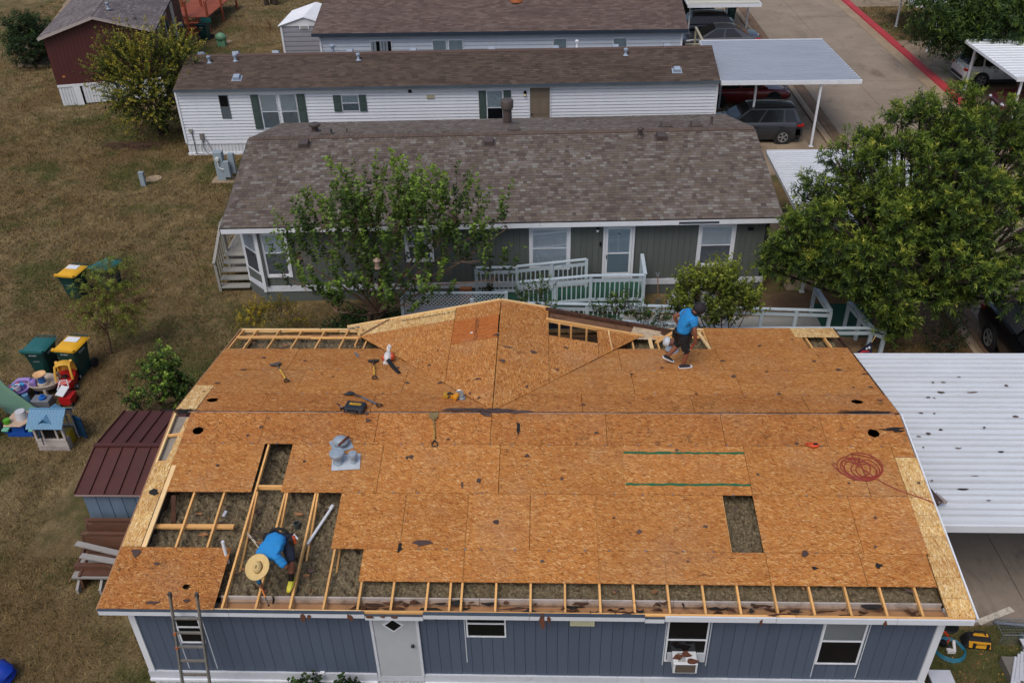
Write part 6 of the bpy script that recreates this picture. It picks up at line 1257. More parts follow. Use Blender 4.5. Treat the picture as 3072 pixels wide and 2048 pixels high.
pb(-hw, -hd+.041, 0, -hw+.04, hd-.041, .9, 'wall', CRM); pb(hw-.04, -hd+.041, 0, hw, -.17, .4, 'wall', CRM); pb(hw-.04, -hd+.041, .401, hw, -.26, .9, 'wall', CRM); pb(hw-.04, .24, 0, hw, hd-.041, .9, 'wall', CRM)
m = MB(); m.extr([(-hd, .9), (-.17, .9-.0), (-.13, .93), (0, .98), (.13, .93), (.24, .9), (hd, .9), (0, 1.16)], O(hw-.04, 0, 0), (0, 1, 0), (0, 0, 1), (.04, 0, 0)); m.extr([(-hd, .9), (hd, .9), (0, 1.16)], O(-hw, 0, 0), (0, 1, 0), (0, 0, 1), (.04, 0, 0)); m.build('gable', CRM, PH)
bk = MB().box(-.045, 0, 0, .045, .008, .045).mesh('brick', [M('a59c98', .6, .08, 8, rv=.12, name='moulded brick')])
for r in range(3):
    for i in range(8): piece('brick', bk, PH, O(-.37+i*.1+(.05 if r % 2 else 0)-.02, -hd-.007, .02+r*.052))
for r in range(7):
    for i in range(2): piece('brick', bk, PH, O(hw+.007, -.28+i*.095, .02+r*.052), (0, 0, R(90)))
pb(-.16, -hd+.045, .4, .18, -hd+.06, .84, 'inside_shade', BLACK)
for s in (-1, 1):
    y0 = s*(hd+.12); sl = math.hypot(hd+.12, .34)
    shs = M('5b87a5', .55, .1, 6, name='blue roof tile'); 
    ex = (1, 0, 0) if s < 0 else (-1, 0, 0)
    shingles(PH, O(-.5 if s < 0 else .5, y0, .86), ex, (0, -s*(hd+.12)/sl, .34/sl), (0, s*.34/sl, (hd+.12)/sl), 1.0, sl-.01, .085, .062, (BLU, BLU), 0, 50+s, jit=.05, th=.008)
    m = MB(); m.face([O(-.49, y0*.98, .855), O(.49, y0*.98, .855), O(.49, 0, 1.19), O(-.49, 0, 1.19)]); m.build('roof', BLU, PH)
    yg = s*(hd+.02); m = MB(); A_, B_, C_, D_ = O(-.2, yg, .94), O(.2, yg, .94), O(0, yg, 1.1), O(0, s*.14, 1.12); m.face([A_, C_, D_]); m.face([B_, D_, C_]); m.build('dormer_roof', BLU, PH)
    m = MB(); m.face([O(-.15, yg-s*.03, .945), O(.15, yg-s*.03, .945), O(0, yg-s*.03, 1.06)]); m.build('dormer_face', pl('2d5e80'), PH)
MB().bar(O(-.5, 0, 1.205), O(.5, 0, 1.205), .05, .02).build('ridge', BLU, PH)
m = MB(); m.bar(O(hw+.02, .25, .42), O(hw+.3, .12, .42), .04, .7); dr = m.build('door', DBL, PH)
m = MB(); 
for i in range(3): m.bar(O(-.19-.04, -hd-.02-.0, .42+i*.17), O(-.1, -hd-.2, .42+i*.17), .015, .015)
m.bar(O(-.23, -hd-.02, .38), O(-.23, -hd-.02, .82), .02, .02); m.bar(O(-.1, -hd-.2, .38), O(-.1, -hd-.2, .82), .02, .02); m.bar(O(-.165, -hd-.11, .38), O(-.165, -hd-.11, .82), .015, .015); m.build('shutter', pl('17435f'), PH)
m = MB(); m.cbox(O(.22, .05, .2), (.3, .25, .4)); tag(m.build('toy_box', pl('b59a1c')), 'yellow plastic toy standing inside the cream playhouse doorway', 'toy')
WT = thing('water_table', 'beige round toy water table with a blue tower and cream funnel', 'toy', (-6.85, 10.55, 0)); BEI = pl('a89b8c', 'beige plastic')
m = MB(); m.lathe([(.1, .22), (.34, .24), (.4, .36), (.42, .4), (.4, .41), (.36, .36), (.3, .31), (.02, .3)], (-6.85, 10.55, 0), 24, sx=1.05, sy=.9); 
for i, v in enumerate(m.v): 
    a = math.atan2(v[1]-10.55, v[0]+6.85); k = 1+.06*math.cos(3*a+1); m.v[i] = (-6.85+(v[0]+6.85)*k, 10.55+(v[1]-10.55)*k, v[2])
m.build('basin', BEI, WT); m = MB(); m.lathe([(.17, .3), (.15, .38), (.1, .4)], (-6.87, 10.5, 0), 16); m.build('pedestal', BEI, WT)
m = MB(); m.lathe([(.11, .38), (.09, .6), (.1, .62)], (-6.87, 10.5, 0), 14); m.build('tower', pl('2a63a6'), WT); m = MB(); m.lathe([(.1, .62), (.18, .66), (.185, .69), (.16, .69), (.05, .645)], (-6.88, 10.5, 0), 20); m.build('funnel', pl('d6a878'), WT)
for i in range(4): an = i*1.57+.4; MB().bar((-6.85+.3*math.cos(an), 10.55+.3*math.sin(an), 0), (-6.85+.28*math.cos(an), 10.55+.28*math.sin(an), .27), .09, .09).build('leg', pl('1c2f66') if i == 2 else BEI, WT)
m = MB(); m.tube([(-6.6, 10.75, .38), (-6.55, 10.8, .55), (-6.45, 10.75, .5), (-6.4, 10.7, .4)], [.03, .045, .04, .02], 8); m.build('figurine', pl('7d6a58'), WT); m = MB(); m.lathe([(.03, .4), (.04, .5), (.02, .52)], (-7.2, 10.5, 0), 6); m.build('water_wheel', pl('1c2f7a'), WT)
m = MB(); rs = random.Random(2)
for i in range(14): an = rs.uniform(3, 6.2); r_ = rs.uniform(.2, .3); m.ball((-6.85+r_*math.cos(an), 10.55+r_*math.sin(an), .315), rs.uniform(.012, .025), 5, 3)
m.build('dirt_clump', M('3a2c20', .9, .2, 9, name='mud'), WT, kind='stuff')
CO = thing('toy_ride_on_car', 'red and yellow toy ride-on car in front of the yellow lidded bin', 'toy car', (-6.32, 10.85, 0), R(-75)); RD = pl('a51218', 'red plastic'); YP = pl('cf9f3c', 'faded yellow plastic')
m = MB(); m.smooth = True; st = [(-.38, .16, .12, .3), (-.33, .24, .08, .42), (-.1, .28, .07, .36), (.15, .28, .07, .36), (.32, .25, .08, .4), (.4, .15, .14, .33)]; vs = []
for x, w, z0, z1 in st: vs += [(x, -w*.8, z0), (x, -w, (z0+z1)/2), (x, -w*.9, z1), (x, w*.9, z1), (x, w, (z0+z1)/2), (x, w*.8, z0)]
m._add(vs, [(i*6+j, i*6+(j+1) % 6, (i+1)*6+(j+1) % 6, (i+1)*6+j) for i in range(5) for j in range(6)]+[tuple(range(6))[::-1], tuple(range(30, 36))]); m.build('body', RD, CO)
m = MB(); m.smooth = True
for s in (-1, 1): m.tube([(.24, s*.23, .36), (.17, s*.22, .6), (.05, s*.2, .78)], .035, 6); m.tube([(-.28, s*.23, .36), (-.26, s*.22, .6), (-.16, s*.2, .78)], .05, 6)
vs = [(x, y, .78+.06*(1-(y/.22)**2)-.05*((x+.06)/.18)**2) for x in (-.2, -.06, .09) for y in (-.22, -.1, 0, .1, .22)]; m._add(vs, [(i*5+j, i*5+j+1, (i+1)*5+j+1, (i+1)*5+j) for i in range(2) for j in range(4)]); m.box(-.3, -.2, .4, -.27, .2, .62); m.build('canopy', YP, CO)
MB().box(-.25, -.16, .2, -.1, .16, .34).build('seat', pl('6d0d10'), CO); m = MB(); m.lathe([(.08, 0), (.09, .02), (.07, .03)], (.12, 0, .42), 12); m.build('steering_wheel', BLACK, CO)
for x in (-.25, .26):
    for s in (-1, 1): w = MB(); w.lathe([(.02, -.04), (.09, -.04), (.1, 0), (.09, .04)], (x, s*.26, .1), 14, Matrix.Rotation(R(-90*s), 4, 'X')); wl = w.build('wheel', RUBBER, CO); w = MB(); w.lathe([(.055, .042), (.01, .05)], (x, s*.26, .1), 10, Matrix.Rotation(R(-90*s), 4, 'X')); w.build('hub', WHITE, wl)
PT = thing('toy_tub', 'purple toy sand tub heaped with bright small toys', 'toy', (-7.5, 10.25, 0)); PU = pl('8f78b5', 'lilac plastic')
m = MB(); m.lathe([(.14, .14), (.27, .22), (.31, .36), (.34, .37), (.34, .39), (.29, .38), (.24, .28), (.02, .26)], (-7.5, 10.2, 0), 20, sx=1.05, sy=.85); m.build('tub', PU, PT); m = MB(); m.tube([(-7.75, 10.4, .36), (-7.6, 10.55, .42), (-7.35, 10.58, .42), (-7.12, 10.5, .4), (-7.1, 10.35, .38)], [.05, .07, .07, .1, .1], 8); m.build('rim_arm', PU, PT); m = MB(); m.lathe([(.13, 0), (.09, .3)], (-7.2, 10.0, 0), 12); m.build('leg', BLU, PT); MB().cbox((-7.65, 10.2, .12), (.2, .2, .24)).build('leg', PU, PT)
tc = ['b3202c', '2f8fc0', 'c2415f', '2f8fc0', 'b8481f', 'd0d0d4', 'b3202c', '4aa3c8']
for i in range(8):
    an = i*2.4; r_ = .06+.022*i; x, y = -7.5+r_*math.cos(an)*1.1, 10.2+r_*math.sin(an)*.8; m = MB()
    if i == 5: m.lathe([(.09, 0), (.11, .16), (.1, .165), (.08, .05)], (x-.12, y+.02, .36), 12)
    elif i % 2: m.cbox((x, y, .43), (.16, .11, .1), Matrix.Rotation(an, 4, 'Z') @ Matrix.Rotation(.5, 4, 'X'))
    else: m.ball((x, y, .42), (.08, .06, .05), 8, 5, Matrix.Rotation(an, 4, 'Z'))
    tag(m.build('small_toy', pl(tc[i])), ('dark red', 'bright blue', 'pink red', 'sky blue', 'orange red', 'white cup-shaped', 'crimson', 'pale blue')[i]+' small toy heaped in the purple toy tub', 'toy', 'small toys in the purple tub')
SLD = thing('toy_slide', 'dusty green toy slide at the left edge beside the playhouse', 'slide', (-7.5, 9.5, 0)); SG = pl('5a7a66', 'grey green plastic')
pts = [(-8.3, 10.1, .8), (-7.8, 9.75, .52), (-7.3, 9.5, .3), (-6.9, 9.3, .14), (-6.55, 9.15, .08)]; m = MB(); m.smooth = True; vs = []
for x, y, z in pts: vs += [(x+.14, y+.24, z+.1), (x+.11, y+.19, z), (x-.11, y-.19, z), (x-.14, y-.24, z+.1), (x-.15, y-.26, z+.09), (x-.12, y-.2, z-.04), (x+.12, y+.2, z-.04), (x+.15, y+.26, z+.09)]
m._add(vs, [(i*8+j, i*8+(j+1) % 8, (i+1)*8+(j+1) % 8, (i+1)*8+j) for i in range(4) for j in range(8)]); m.build('chute', SG, SLD); MB().bar((-7.55, 9.62, 0), (-7.55, 9.62, .36), .1, .3).build('support', SG, SLD)
PTB = thing('toy_picnic_table', 'toddler picnic table with tan top, mint benches and blue base', 'toy table', (-6.65, 8.6, 0)); TAN = pl('b39a84', 'tan plastic')
m = MB(); m.prism([(-6.95, 8.35), (-6.45, 8.35), (-6.3, 8.6), (-6.3, 9.05), (-6.95, 9.05), (-7.0, 8.6)], lambda a, b: .46, .04); m.build('table_top', TAN, PTB, bevel=.015)
MB().bar((-6.98, 8.5, .06), (-6.28, 8.5, .06), .12, .13).build('base', pl('164a9c'), PTB); MB().bar((-6.98, 8.95, .06), (-6.28, 8.95, .06), .12, .13).build('base', pl('164a9c'), PTB); MB().cbox((-6.64, 8.5, .26), (.34, .1, .32)).build('pedestal', pl('164a9c'), PTB); MB().cbox((-6.64, 8.95, .26), (.34, .1, .32)).build('pedestal', pl('164a9c'), PTB)
for x in (-7.02, -6.25): MB().cbox((x, 8.72, .22), (.2, .6, .06)).build('bench', pl('6fb094'), PTB, bevel=.015); MB().cbox((x, 8.72, .15), (.12, .5, .09)).build('bench_leg', pl('164a9c'), PTB)
m = MB(); m.lathe([(.17, 0), (.14, .2), (.13, .24), (.01, .24)], (-6.58, 8.72, .461), 18); tag(m.build('bucket', pl('b9b9be')), 'upturned white bucket on the toddler picnic table', 'bucket'); m = MB(); m.lathe([(.09, 0), (.1, .1), (.09, .13), (.01, .12)], (-6.88, 8.48, .461), 14); tag(m.build('flower_pot', pl('4f8f1c')), 'upturned lime green pot on the toddler picnic table', 'pot')
m = MB(); m.box(-6.95, 9.75, 0, -6.4, 10.1, .24); tag(m.build('storage_tub', pl('6c7078'), bevel=.03), 'grey plastic tub between the water table and the playhouse', 'tub'); m = MB(); m.lathe([(.1, 0), (.1, .07), (.04, .08), (.04, .14)], (-6.62, 9.88, .242), 14); tag(m.build('toy_jug', pl('1a5fae')), 'blue toy jug standing on the grey tub', 'toy')
TC = thing('toy_wagon', 'red toy wagon with a folded white seat behind the playhouse', 'toy', (-6.0, 9.95, 0)); MB().box(-6.1, 9.8, .06, -5.75, 10.2, .3).build('tray', RD, TC); m = MB(); m.bar((-6.08, 9.85, .36), (-5.98, 10.15, .5), .28, .03); m.tube([(-6.2, 10.05, .42), (-6.15, 10.25, .62), (-5.98, 10.3, .62), (-5.9, 10.15, .45)], .02, 6); m.build('seat', pl('c2c4c8'), TC)
for x in (-6.08, -5.77):
    for y in (9.85, 10.15): w = MB(); w.lathe([(.02, -.03), (.07, -.03), (.07, .03), (.02, .03)], (x, y, .07), 10, Matrix.Rotation(R(90), 4, 'Y')); w.build('wheel', RUBBER, TC)
GC = thing('garden_chair', 'grey resin garden chair cut off by the left edge', 'chair', (-7.5, 8.6, 0)); GCM = pl('4c525c', 'grey resin'); MB().box(-7.75, 8.2, .36, -7.3, 8.75, .42).build('seat', GCM, GC); MB().bar((-7.7, 8.15, .6), (-7.2, 8.55, .62), .1, .05).build('arm', GCM, GC); MB().bar((-7.55, 8.85, .42), (-7.55, 9.0, .95), .5, .05, (0, 1, 0)).build('backrest', GCM, GC)
for x, y in ((-7.72, 8.22), (-7.32, 8.25), (-7.72, 8.72), (-7.3, 8.72)): MB().bar((x, y, 0), (x, y, .38), .06, .06).build('leg', GCM, GC)
m = MB(); m.ball((-4.75, 3.6, .22), (.3, .3, .24), 12, 8); rs = random.Random(9); q = at(8, 1548, .2); m.v = [(q.x-.1+(v[0]+4.75)*(1+.2*math.sin(v[2]*30+v[0]*20)), q.y+(v[1]-3.6)*(1+.15*math.sin(v[0]*25)), v[2]) for v in m.v]; tag(m.build('plastic_bag', pl('10369c', 'blue bag', .35)), 'crumpled bright blue bag on the lawn at the bottom left corner', 'bag')
# ============================================================ people
SKIN = M('7d4d38', .55, .08, 6, rv=0, name='skin'); SHIRT = M('1d7fc0', .8, .1, 9, rv=0, dirt=('175f96', .6, .5), bump=.2, name='blue shirt'); SHORT = M('15161b', .85, .15, 8, rv=0, name='black shorts'); JEAN = M('1c2438', .85, .25, 9, rv=0, dirt=('5a6b86', .6, .5), name='dark blue patterned shorts'); LEATH = M('1a1613', .7, .2, 9, rv=0, name='leather')
def skin(name, J, chains, mat, parent, lvl=2, root=None, wr=0.0):
    """one continuous surface grown over a skeleton of joints: J name -> (pos, radius or (rx, ry))"""
    names = list(J); ix = {n: i for i, n in enumerate(names)}; ed = []
    for c in chains: ed += [(ix[a], ix[b]) for a, b in zip(c, c[1:])]
    me = bpy.data.meshes.new('s'); me.from_pydata([J[n][0] for n in names], ed, []); ob = bpy.data.objects.new('s', me); COL.objects.link(ob)
    sk_ = ob.modifiers.new('skin', 'SKIN'); sk_.use_smooth_shade = True; 
    lay = me.skin_vertices[0] if me.skin_vertices else None
    if lay is None:
        bpy.context.view_layer.objects.active = ob; lay = me.skin_vertices[0]
    for n in names:
        r = J[n][1]; lay.data[ix[n]].radius = r if isinstance(r, tuple) else (r, r); lay.data[ix[n]].use_root = (n == (root or names[0]))
    sb_ = ob.modifiers.new('sub', 'SUBSURF'); sb_.levels = lvl; sb_.render_levels = lvl
    dg = bpy.context.evaluated_depsgraph_get(); m2 = bpy.data.meshes.new_from_object(ob.evaluated_get(dg)); bpy.data.objects.remove(ob)
    m2.name = name; m2.materials.clear(); m2.materials.append(mat)
    for p in m2.polygons: p.use_smooth = True
    if wr:
        for v in m2.vertices:
            c = v.co; v.co += v.normal*wr*(math.sin(c.x*38+c.z*22+3*math.sin(c.y*19))+.6*math.sin(c.z*55-c.x*31+c.y*40))
    m2.transform(Matrix.Translation(-origin(parent))); m2.update(); return link(name, m2, parent)
def hand(J, ch, wrist, d, palm_n, key, s=1.0):
    """palm, four bent fingers and a thumb leaving the side of the palm"""
    d = Vector(d).normalized(); n = Vector(palm_n).normalized(); sd = d.cross(n).normalized(); w = Vector(wrist)
    J[key+'p'] = (tuple(w+d*.05*s), .026*s); ch.append([key, key+'p'])
    for i, (o, l) in enumerate(((-.03, .06), (-.01, .068), (.011, .064), (.03, .05))):
        a = w+d*.085*s+sd*o*s; b = a+(d*.75+n*.55)*l*.55*s; c = b+(d*.2+n*.95)*l*.6*s; k = key+'f%d' % i
        J[k+'a'], J[k+'b'], J[k+'c'] = (tuple(a), .011*s), (tuple(b), .0095*s), (tuple(c), .008*s); ch.append([key+'p', k+'a', k+'b', k+'c'])
    a = w+d*.04*s+sd*-.038*s; b = a+(sd*-.6+d*.5+n*.5)*.045*s; J[key+'ta'], J[key+'tb'] = (tuple(a), .013*s), (tuple(b), .01*s); ch.append([key+'p', key+'ta', key+'tb'])
# --- man walking on the far slope
F = onroof(1570, 842, True); bx, by, bz = F.x-.04, F.y+.05, F.z
def A(x, y, z): c, s = math.cos(R(8)), math.sin(R(8)); return (bx+x*c-y*s, by+x*s+y*c, bz+z)
PA = thing('person', 'person in blue t-shirt, black knee shorts and dark cap walking on the far roof slope', 'person', F)
J = {'pel': (A(-.08, .02, .93), (.12, .1)), 'wai': (A(-.03, .02, 1.08), (.105, .085)), 'che': (A(.08, .02, 1.3), (.135, .1)), 'nk': (A(.19, .02, 1.46), 0.071), 'hd': (A(.27, .02, 1.53), (0.097, 0.108)), 'hd2': (A(.33, .02, 1.56), (0.091, 0.103)),
     'hr': (A(-.06, -.1, .88), .085), 'kr': (A(.05, -.1, .5), 0.073), 'sr': (A(.04, -.1, .3), 0.066), 'ar': (A(.0, -.1, .1), 0.045), 'hl': (A(-.1, .13, .88), .085), 'kl': (A(-.08, .15, .52), 0.073), 'sl': (A(-.2, .15, .36), 0.066), 'al': (A(-.33, .15, .2), 0.045),
     'shr': (A(.12, -.19, 1.38), .055), 'er': (A(.14, -.27, 1.1), 0.054), 'wr': (A(.19, -.25, .84), 0.038), 'shl': (A(.06, .22, 1.38), .055), 'el': (A(-.2, .32, 1.2), 0.054), 'wl': (A(-.08, .3, .98), 0.038)}
ch = [['pel', 'wai', 'che', 'nk', 'hd', 'hd2'], ['pel', 'hr', 'kr', 'sr', 'ar'], ['pel', 'hl', 'kl', 'sl', 'al'], ['che', 'shr', 'er', 'wr'], ['che', 'shl', 'el', 'wl']]
hand(J, ch, J['wr'][0], (.15, .05, -1), (0, 1, 0), 'wr'); hand(J, ch, J['wl'][0], (.6, -.2, -.6), (0, -1, 0), 'wl')
skin('body', J, ch, SKIN, PA)
S_sh = {'b': (A(-.08, .02, .86), (0.2, 0.169)), 'w': (A(-.03, .02, 1.1), (0.200, 0.163)), 'c': (A(.07, .02, 1.3), (0.239, 0.188)), 'n': (A(.16, .02, 1.43), 0.108), 'r': (A(.12, -.19, 1.375), 0.112), 'r2': (A(.135, -.245, 1.19), 0.090), 'l': (A(.06, .22, 1.375), 0.112), 'l2': (A(-.09, .28, 1.27), 0.090)}
skin('shirt', S_sh, [['b', 'w', 'c', 'n'], ['c', 'r', 'r2'], ['c', 'l', 'l2']], SHIRT, PA, 3, wr=.006)
S_p = {'b': (A(-.06, .02, 1.05), (0.188, 0.154)), 'r': (A(-.06, -.1, .86), 0.136), 'r2': (A(.03, -.1, .55), 0.106), 'r3': (A(.05, -.1, .42), 0.097), 'l': (A(-.1, .13, .86), 0.136), 'l2': (A(-.08, .15, .58), 0.106), 'l3': (A(-.14, .15, .46), 0.094)}
skin('shorts', S_p, [['b', 'r', 'r2', 'r3'], ['b', 'l', 'l2', 'l3']], SHORT, PA, 3, wr=.006)
CAPM = M('1d181c', .8, .15, 9, rv=0, name='dark cap'); m = MB(); m.ball(A(.295, .02, 1.565), (.15, .14, .145), 14, 10, Matrix.Rotation(.5, 4, 'Y')); m.build('cap', CAPM, PA)
m = MB(); m.tube([A(.2, .02, 1.47), A(.17, .02, 1.4)], [.1, .085], 10); m.build('neck_cover', CAPM, PA)
MB().cbox(A(.36, -.0, 1.44), (.06, .14, .05)).build('face_cover', M('8c8c8e', .7, .1, 8, name='grey cloth'), PA)
m = MB(); m.tube([A(-.07+.17*math.cos(t_), .02+.15*math.sin(t_), .98) for t_ in [i*.524 for i in range(13)]], .028, 6); m.build('tool_belt', LEATH, PA)
for q in ((-.12, -.15, .84), (.06, -.14, .84), (-.2, .1, .86)): MB().cbox(A(*q), (.13, .07, .2)).build('pouch', LEATH, PA)
m = MB(); m.cbox(A(.17, .12, 1.05), (.05, .04, .55), Matrix.Rotation(.1, 4, 'Y')); m.build('strap', BLACK, PA)
SHOE = M('26252c', .7, .2, 12, rv=0, name='dark running shoe')
def shoe(c, pit, par, mat=SHOE, yaw=R(8)):
    Mx = Matrix.Rotation(yaw, 4, 'Z') @ Matrix.Rotation(pit, 4, 'Y'); m = MB(); m.smooth = True; c = Vector(c); vs = []
    for x, w, h in ((-.09, .03, .05), (-.07, .042, .1), (0, .042, .1), (.08, .048, .075), (.15, .045, .055), (.19, .022, .035)):
        for y, z in ((-w, .02), (-w*.9, h*.75), (0, h), (w*.9, h*.75), (w, .02)): vs.append(c+Mx.to_3x3() @ Vector((x, y, z)))
    m._add(vs, [(i*5+j, i*5+j+1, (i+1)*5+j+1, (i+1)*5+j) for i in range(5) for j in range(4)]+[(0, 1, 2, 3, 4), (29, 28, 27, 26, 25)]); s = m.build('shoe', mat, par)
    m = MB(); vs = []
    for x, w in ((-.1, .035), (-.07, .047), (.08, .053), (.15, .05), (0.228, 0.027)):
        for y, z in ((-w, 0), (-w, .026), (w, .026), (w, 0)): vs.append(c+Mx.to_3x3() @ Vector((x, y, z)))
    m._add(vs, [(i*4+j, i*4+(j+1) % 4, (i+1)*4+(j+1) % 4, (i+1)*4+j) for i in range(4) for j in range(4)]+[(0, 1, 2, 3), (19, 18, 17, 16)]); m.build('sole', WHITE if mat is SHOE else mat, s)
shoe(A(0, -.1, .012), 0.0, PA); shoe(A(-.35, .15, .13), .55, PA)
HA = thing('pry_hammer', 'red handled hammer held by the walking person', 'hammer', A(.22, -.2, .7)); m = MB(); m.tube([A(.19, -.22, .82), A(.12, -.18, .6)], .02, 6); m.build('handle', M('a8321c', .5, .1, 6, name='red grip'), HA); m = MB(); m.bar(A(.12, -.18, .6), A(-.05, -.15, .48), .035, .03); m.build('head', STEEL, HA)
# --- crouching man with the straw hat
B0 = onroof(667, 1345)
PB = thing('person', 'person in bright blue shirt and wide straw hat bending over the open rafters', 'person', (3.4, .6, 3.2))
J = {'pel': ((3.24, .98, 3.93), (.12, .1)), 'wai': ((3.2, .82, 4.0), (.11, .09)), 'che': ((3.13, .58, 4.0), (.135, .1)), 'nk': ((3.06, .4, 3.9), .06), 'hd': ((3.03, .32, 3.83), (.09, .09)), 'hd2': ((3.0, .25, 3.77), (.07, .08)),
     'hr': ((3.36, .95, 3.88), .1), 'kr': ((3.46, .68, 3.6), .065), 'sr': ((3.45, .6, 3.42), .058), 'ar': ((3.44, .55, 3.28), .038), 'hl': ((3.1, 1.02, 3.88), .1), 'kl': ((2.98, .95, 3.62), .065), 'sl': ((2.93, 1.0, 3.5), .055), 'al': ((2.88, 1.05, 3.38), .038),
     'shr': ((3.27, .5, 3.92), .055), 'er': ((3.46, .42, 3.76), .05), 'wr': ((3.42, .58, 3.64), .034), 'shl': ((2.96, .48, 3.9), .055), 'el': ((2.93, .34, 3.62), .05), 'wl': ((2.97, .3, 3.4), .034)}
ch = [['pel', 'wai', 'che', 'nk', 'hd', 'hd2'], ['pel', 'hr', 'kr', 'sr', 'ar'], ['pel', 'hl', 'kl', 'sl', 'al'], ['che', 'shr', 'er', 'wr'], ['che', 'shl', 'el', 'wl']]
hand(J, ch, J['wr'][0], (-.3, .6, -.4), (0, 0, -1), 'wr'); hand(J, ch, J['wl'][0], (.25, -.2, -.9), (1, 0, 0), 'wl')
skin('body', J, ch, SKIN, PB)
skin('shirt', {'b': ((3.24, .95, 3.97), (.2, .155)), 'w': ((3.2, .82, 4.01), (.205, .155)), 'c': ((3.13, .58, 4.0), (.225, .165)), 'n': ((3.09, .5, 3.93), .09), 'r': ((3.27, .5, 3.92), .1), 'r2': ((3.4, .445, 3.82), .085), 'r3': ((3.45, .43, 3.77), .075), 'l': ((2.96, .48, 3.9), .1), 'l2': ((2.935, .37, 3.68), .075)}, [['b', 'w', 'c', 'n'], ['c', 'r', 'r2', 'r3'], ['c', 'l', 'l2']], SHIRT, PB, 3, wr=.006)
skin('sleeve', {'a': ((2.93, .33, 3.6), .06), 'b': ((2.96, .3, 3.44), .046)}, [['a', 'b']], M('1c5f86', .8, .3, 25, rv=0, name='patterned sleeve'), PB, 1)
skin('shorts', {'b': ((3.24, 1.0, 3.92), (.165, .14)), 'r': ((3.36, .93, 3.87), .12), 'r2': ((3.44, .74, 3.68), .1), 'r3': ((3.46, .67, 3.58), .085), 'l': ((3.1, 1.0, 3.87), .12), 'l2': ((3.0, .95, 3.66), .1)}, [['b', 'r', 'r2', 'r3'], ['b', 'l', 'l2']], JEAN, PB, 3, wr=.006)
for a, b in (((3.455, .6, 3.42), (3.44, .55, 3.27)), ((2.93, 1.0, 3.5), (2.88, 1.05, 3.38))): m = MB(); m.tube([a, b], [.06, .05], 10); m.build('sock', BLACK, PB)
CLOG = M('c9bf3a', .5, .1, 18, rv=0, dirt=('6a5a24', .6, .7), name='yellow clog'); shoe((3.44, .56, 3.215), .15, PB, CLOG, R(-95)); shoe((2.87, 1.06, 3.3), .15, PB, CLOG, R(-100))
m = MB(); m.tube([(3.22+.18*math.cos(t_), 1.0+.03*math.sin(t_), 3.95+.16*math.sin(t_)) for t_ in [i*.524 for i in range(13)]], .03, 6); m.build('tool_belt', LEATH, PB)
for q in ((3.47, .9, 3.92), (2.98, .98, 3.9)): MB().cbox(q, (.09, .14, .16)).build('pouch', LEATH, PB)
q = MB().cbox((3.53, .88, 3.98), (.05, .1, .12), Matrix.Rotation(.5, 4, 'Z')); q.build('tape_case', M('b04a20', .5, .1, 9, name='orange case'), PB); MB().bar((3.5, .98, 4.0), (3.6, .86, 4.02), .03, .02).build('rule', WHITE, PB)
HT = thing('straw_hat', 'wide brimmed straw hat with a dark band worn by the bending person', 'hat', (3.02, .27, 3.9)); HS = M('cbb078', .85, .14, 60, rv=0, bump=.5, name='straw'); tl_ = Matrix.Rotation(R(28), 4, 'X') @ Matrix.Rotation(R(-8), 4, 'Y')
m = MB(); pr = [(.225, .02), (.226, .03), (.18, .005), (.12, -.012), (.095, .0)]; m.lathe(pr, (3.02, .25, 3.94), 28, tl_, 1, 1.05, cap=False); m.build('brim', HS, HT); m = MB(); m.lathe([(.229, .016), (.231, .034)], (3.02, .25, 3.94), 28, tl_, 1, 1.05, cap=False); m.build('brim_edge', M('6a3422', .8, .1, 9, name='brown edge'), HT)
m = MB(); m.lathe([(.098, -.0), (.09, .05), (.072, .085), (.045, .1), (.01, .085)], (3.02, .25, 3.94), 20, tl_, .85, 1.12); m.build('crown', HS, HT); m = MB(); m.lathe([(.101, .001), (.098, .018)], (3.02, .25, 3.94), 20, tl_, .87, 1.13, cap=False); m.build('band', M('5a2a1c', .8, .1, 9, name='band'), HT)
m = MB(); m.ball((3.015, .21, 4.025), (.014, .07, .012), 6, 4); m.build('crown_fold', M('8f7a48', .9, .1, 30, name='shaded straw'), HT)
HB = thing('claw_hammer', 'small hammer with orange handle held over the eave by the bending person', 'hammer', (3.03, .2, 3.3)); m = MB(); m.tube([(2.98, .27, 3.36), (3.06, .16, 3.26)], .016, 6); m.build('handle', M('c8701c', .5, .1, 6, name='orange grip'), HB); m = MB(); m.tube([(3.06, .16, 3.26), (3.13, .06, 3.18)], .01, 6); m.ball((3.135, .05, 3.175), .022); m.build('head', BLACK, HB)
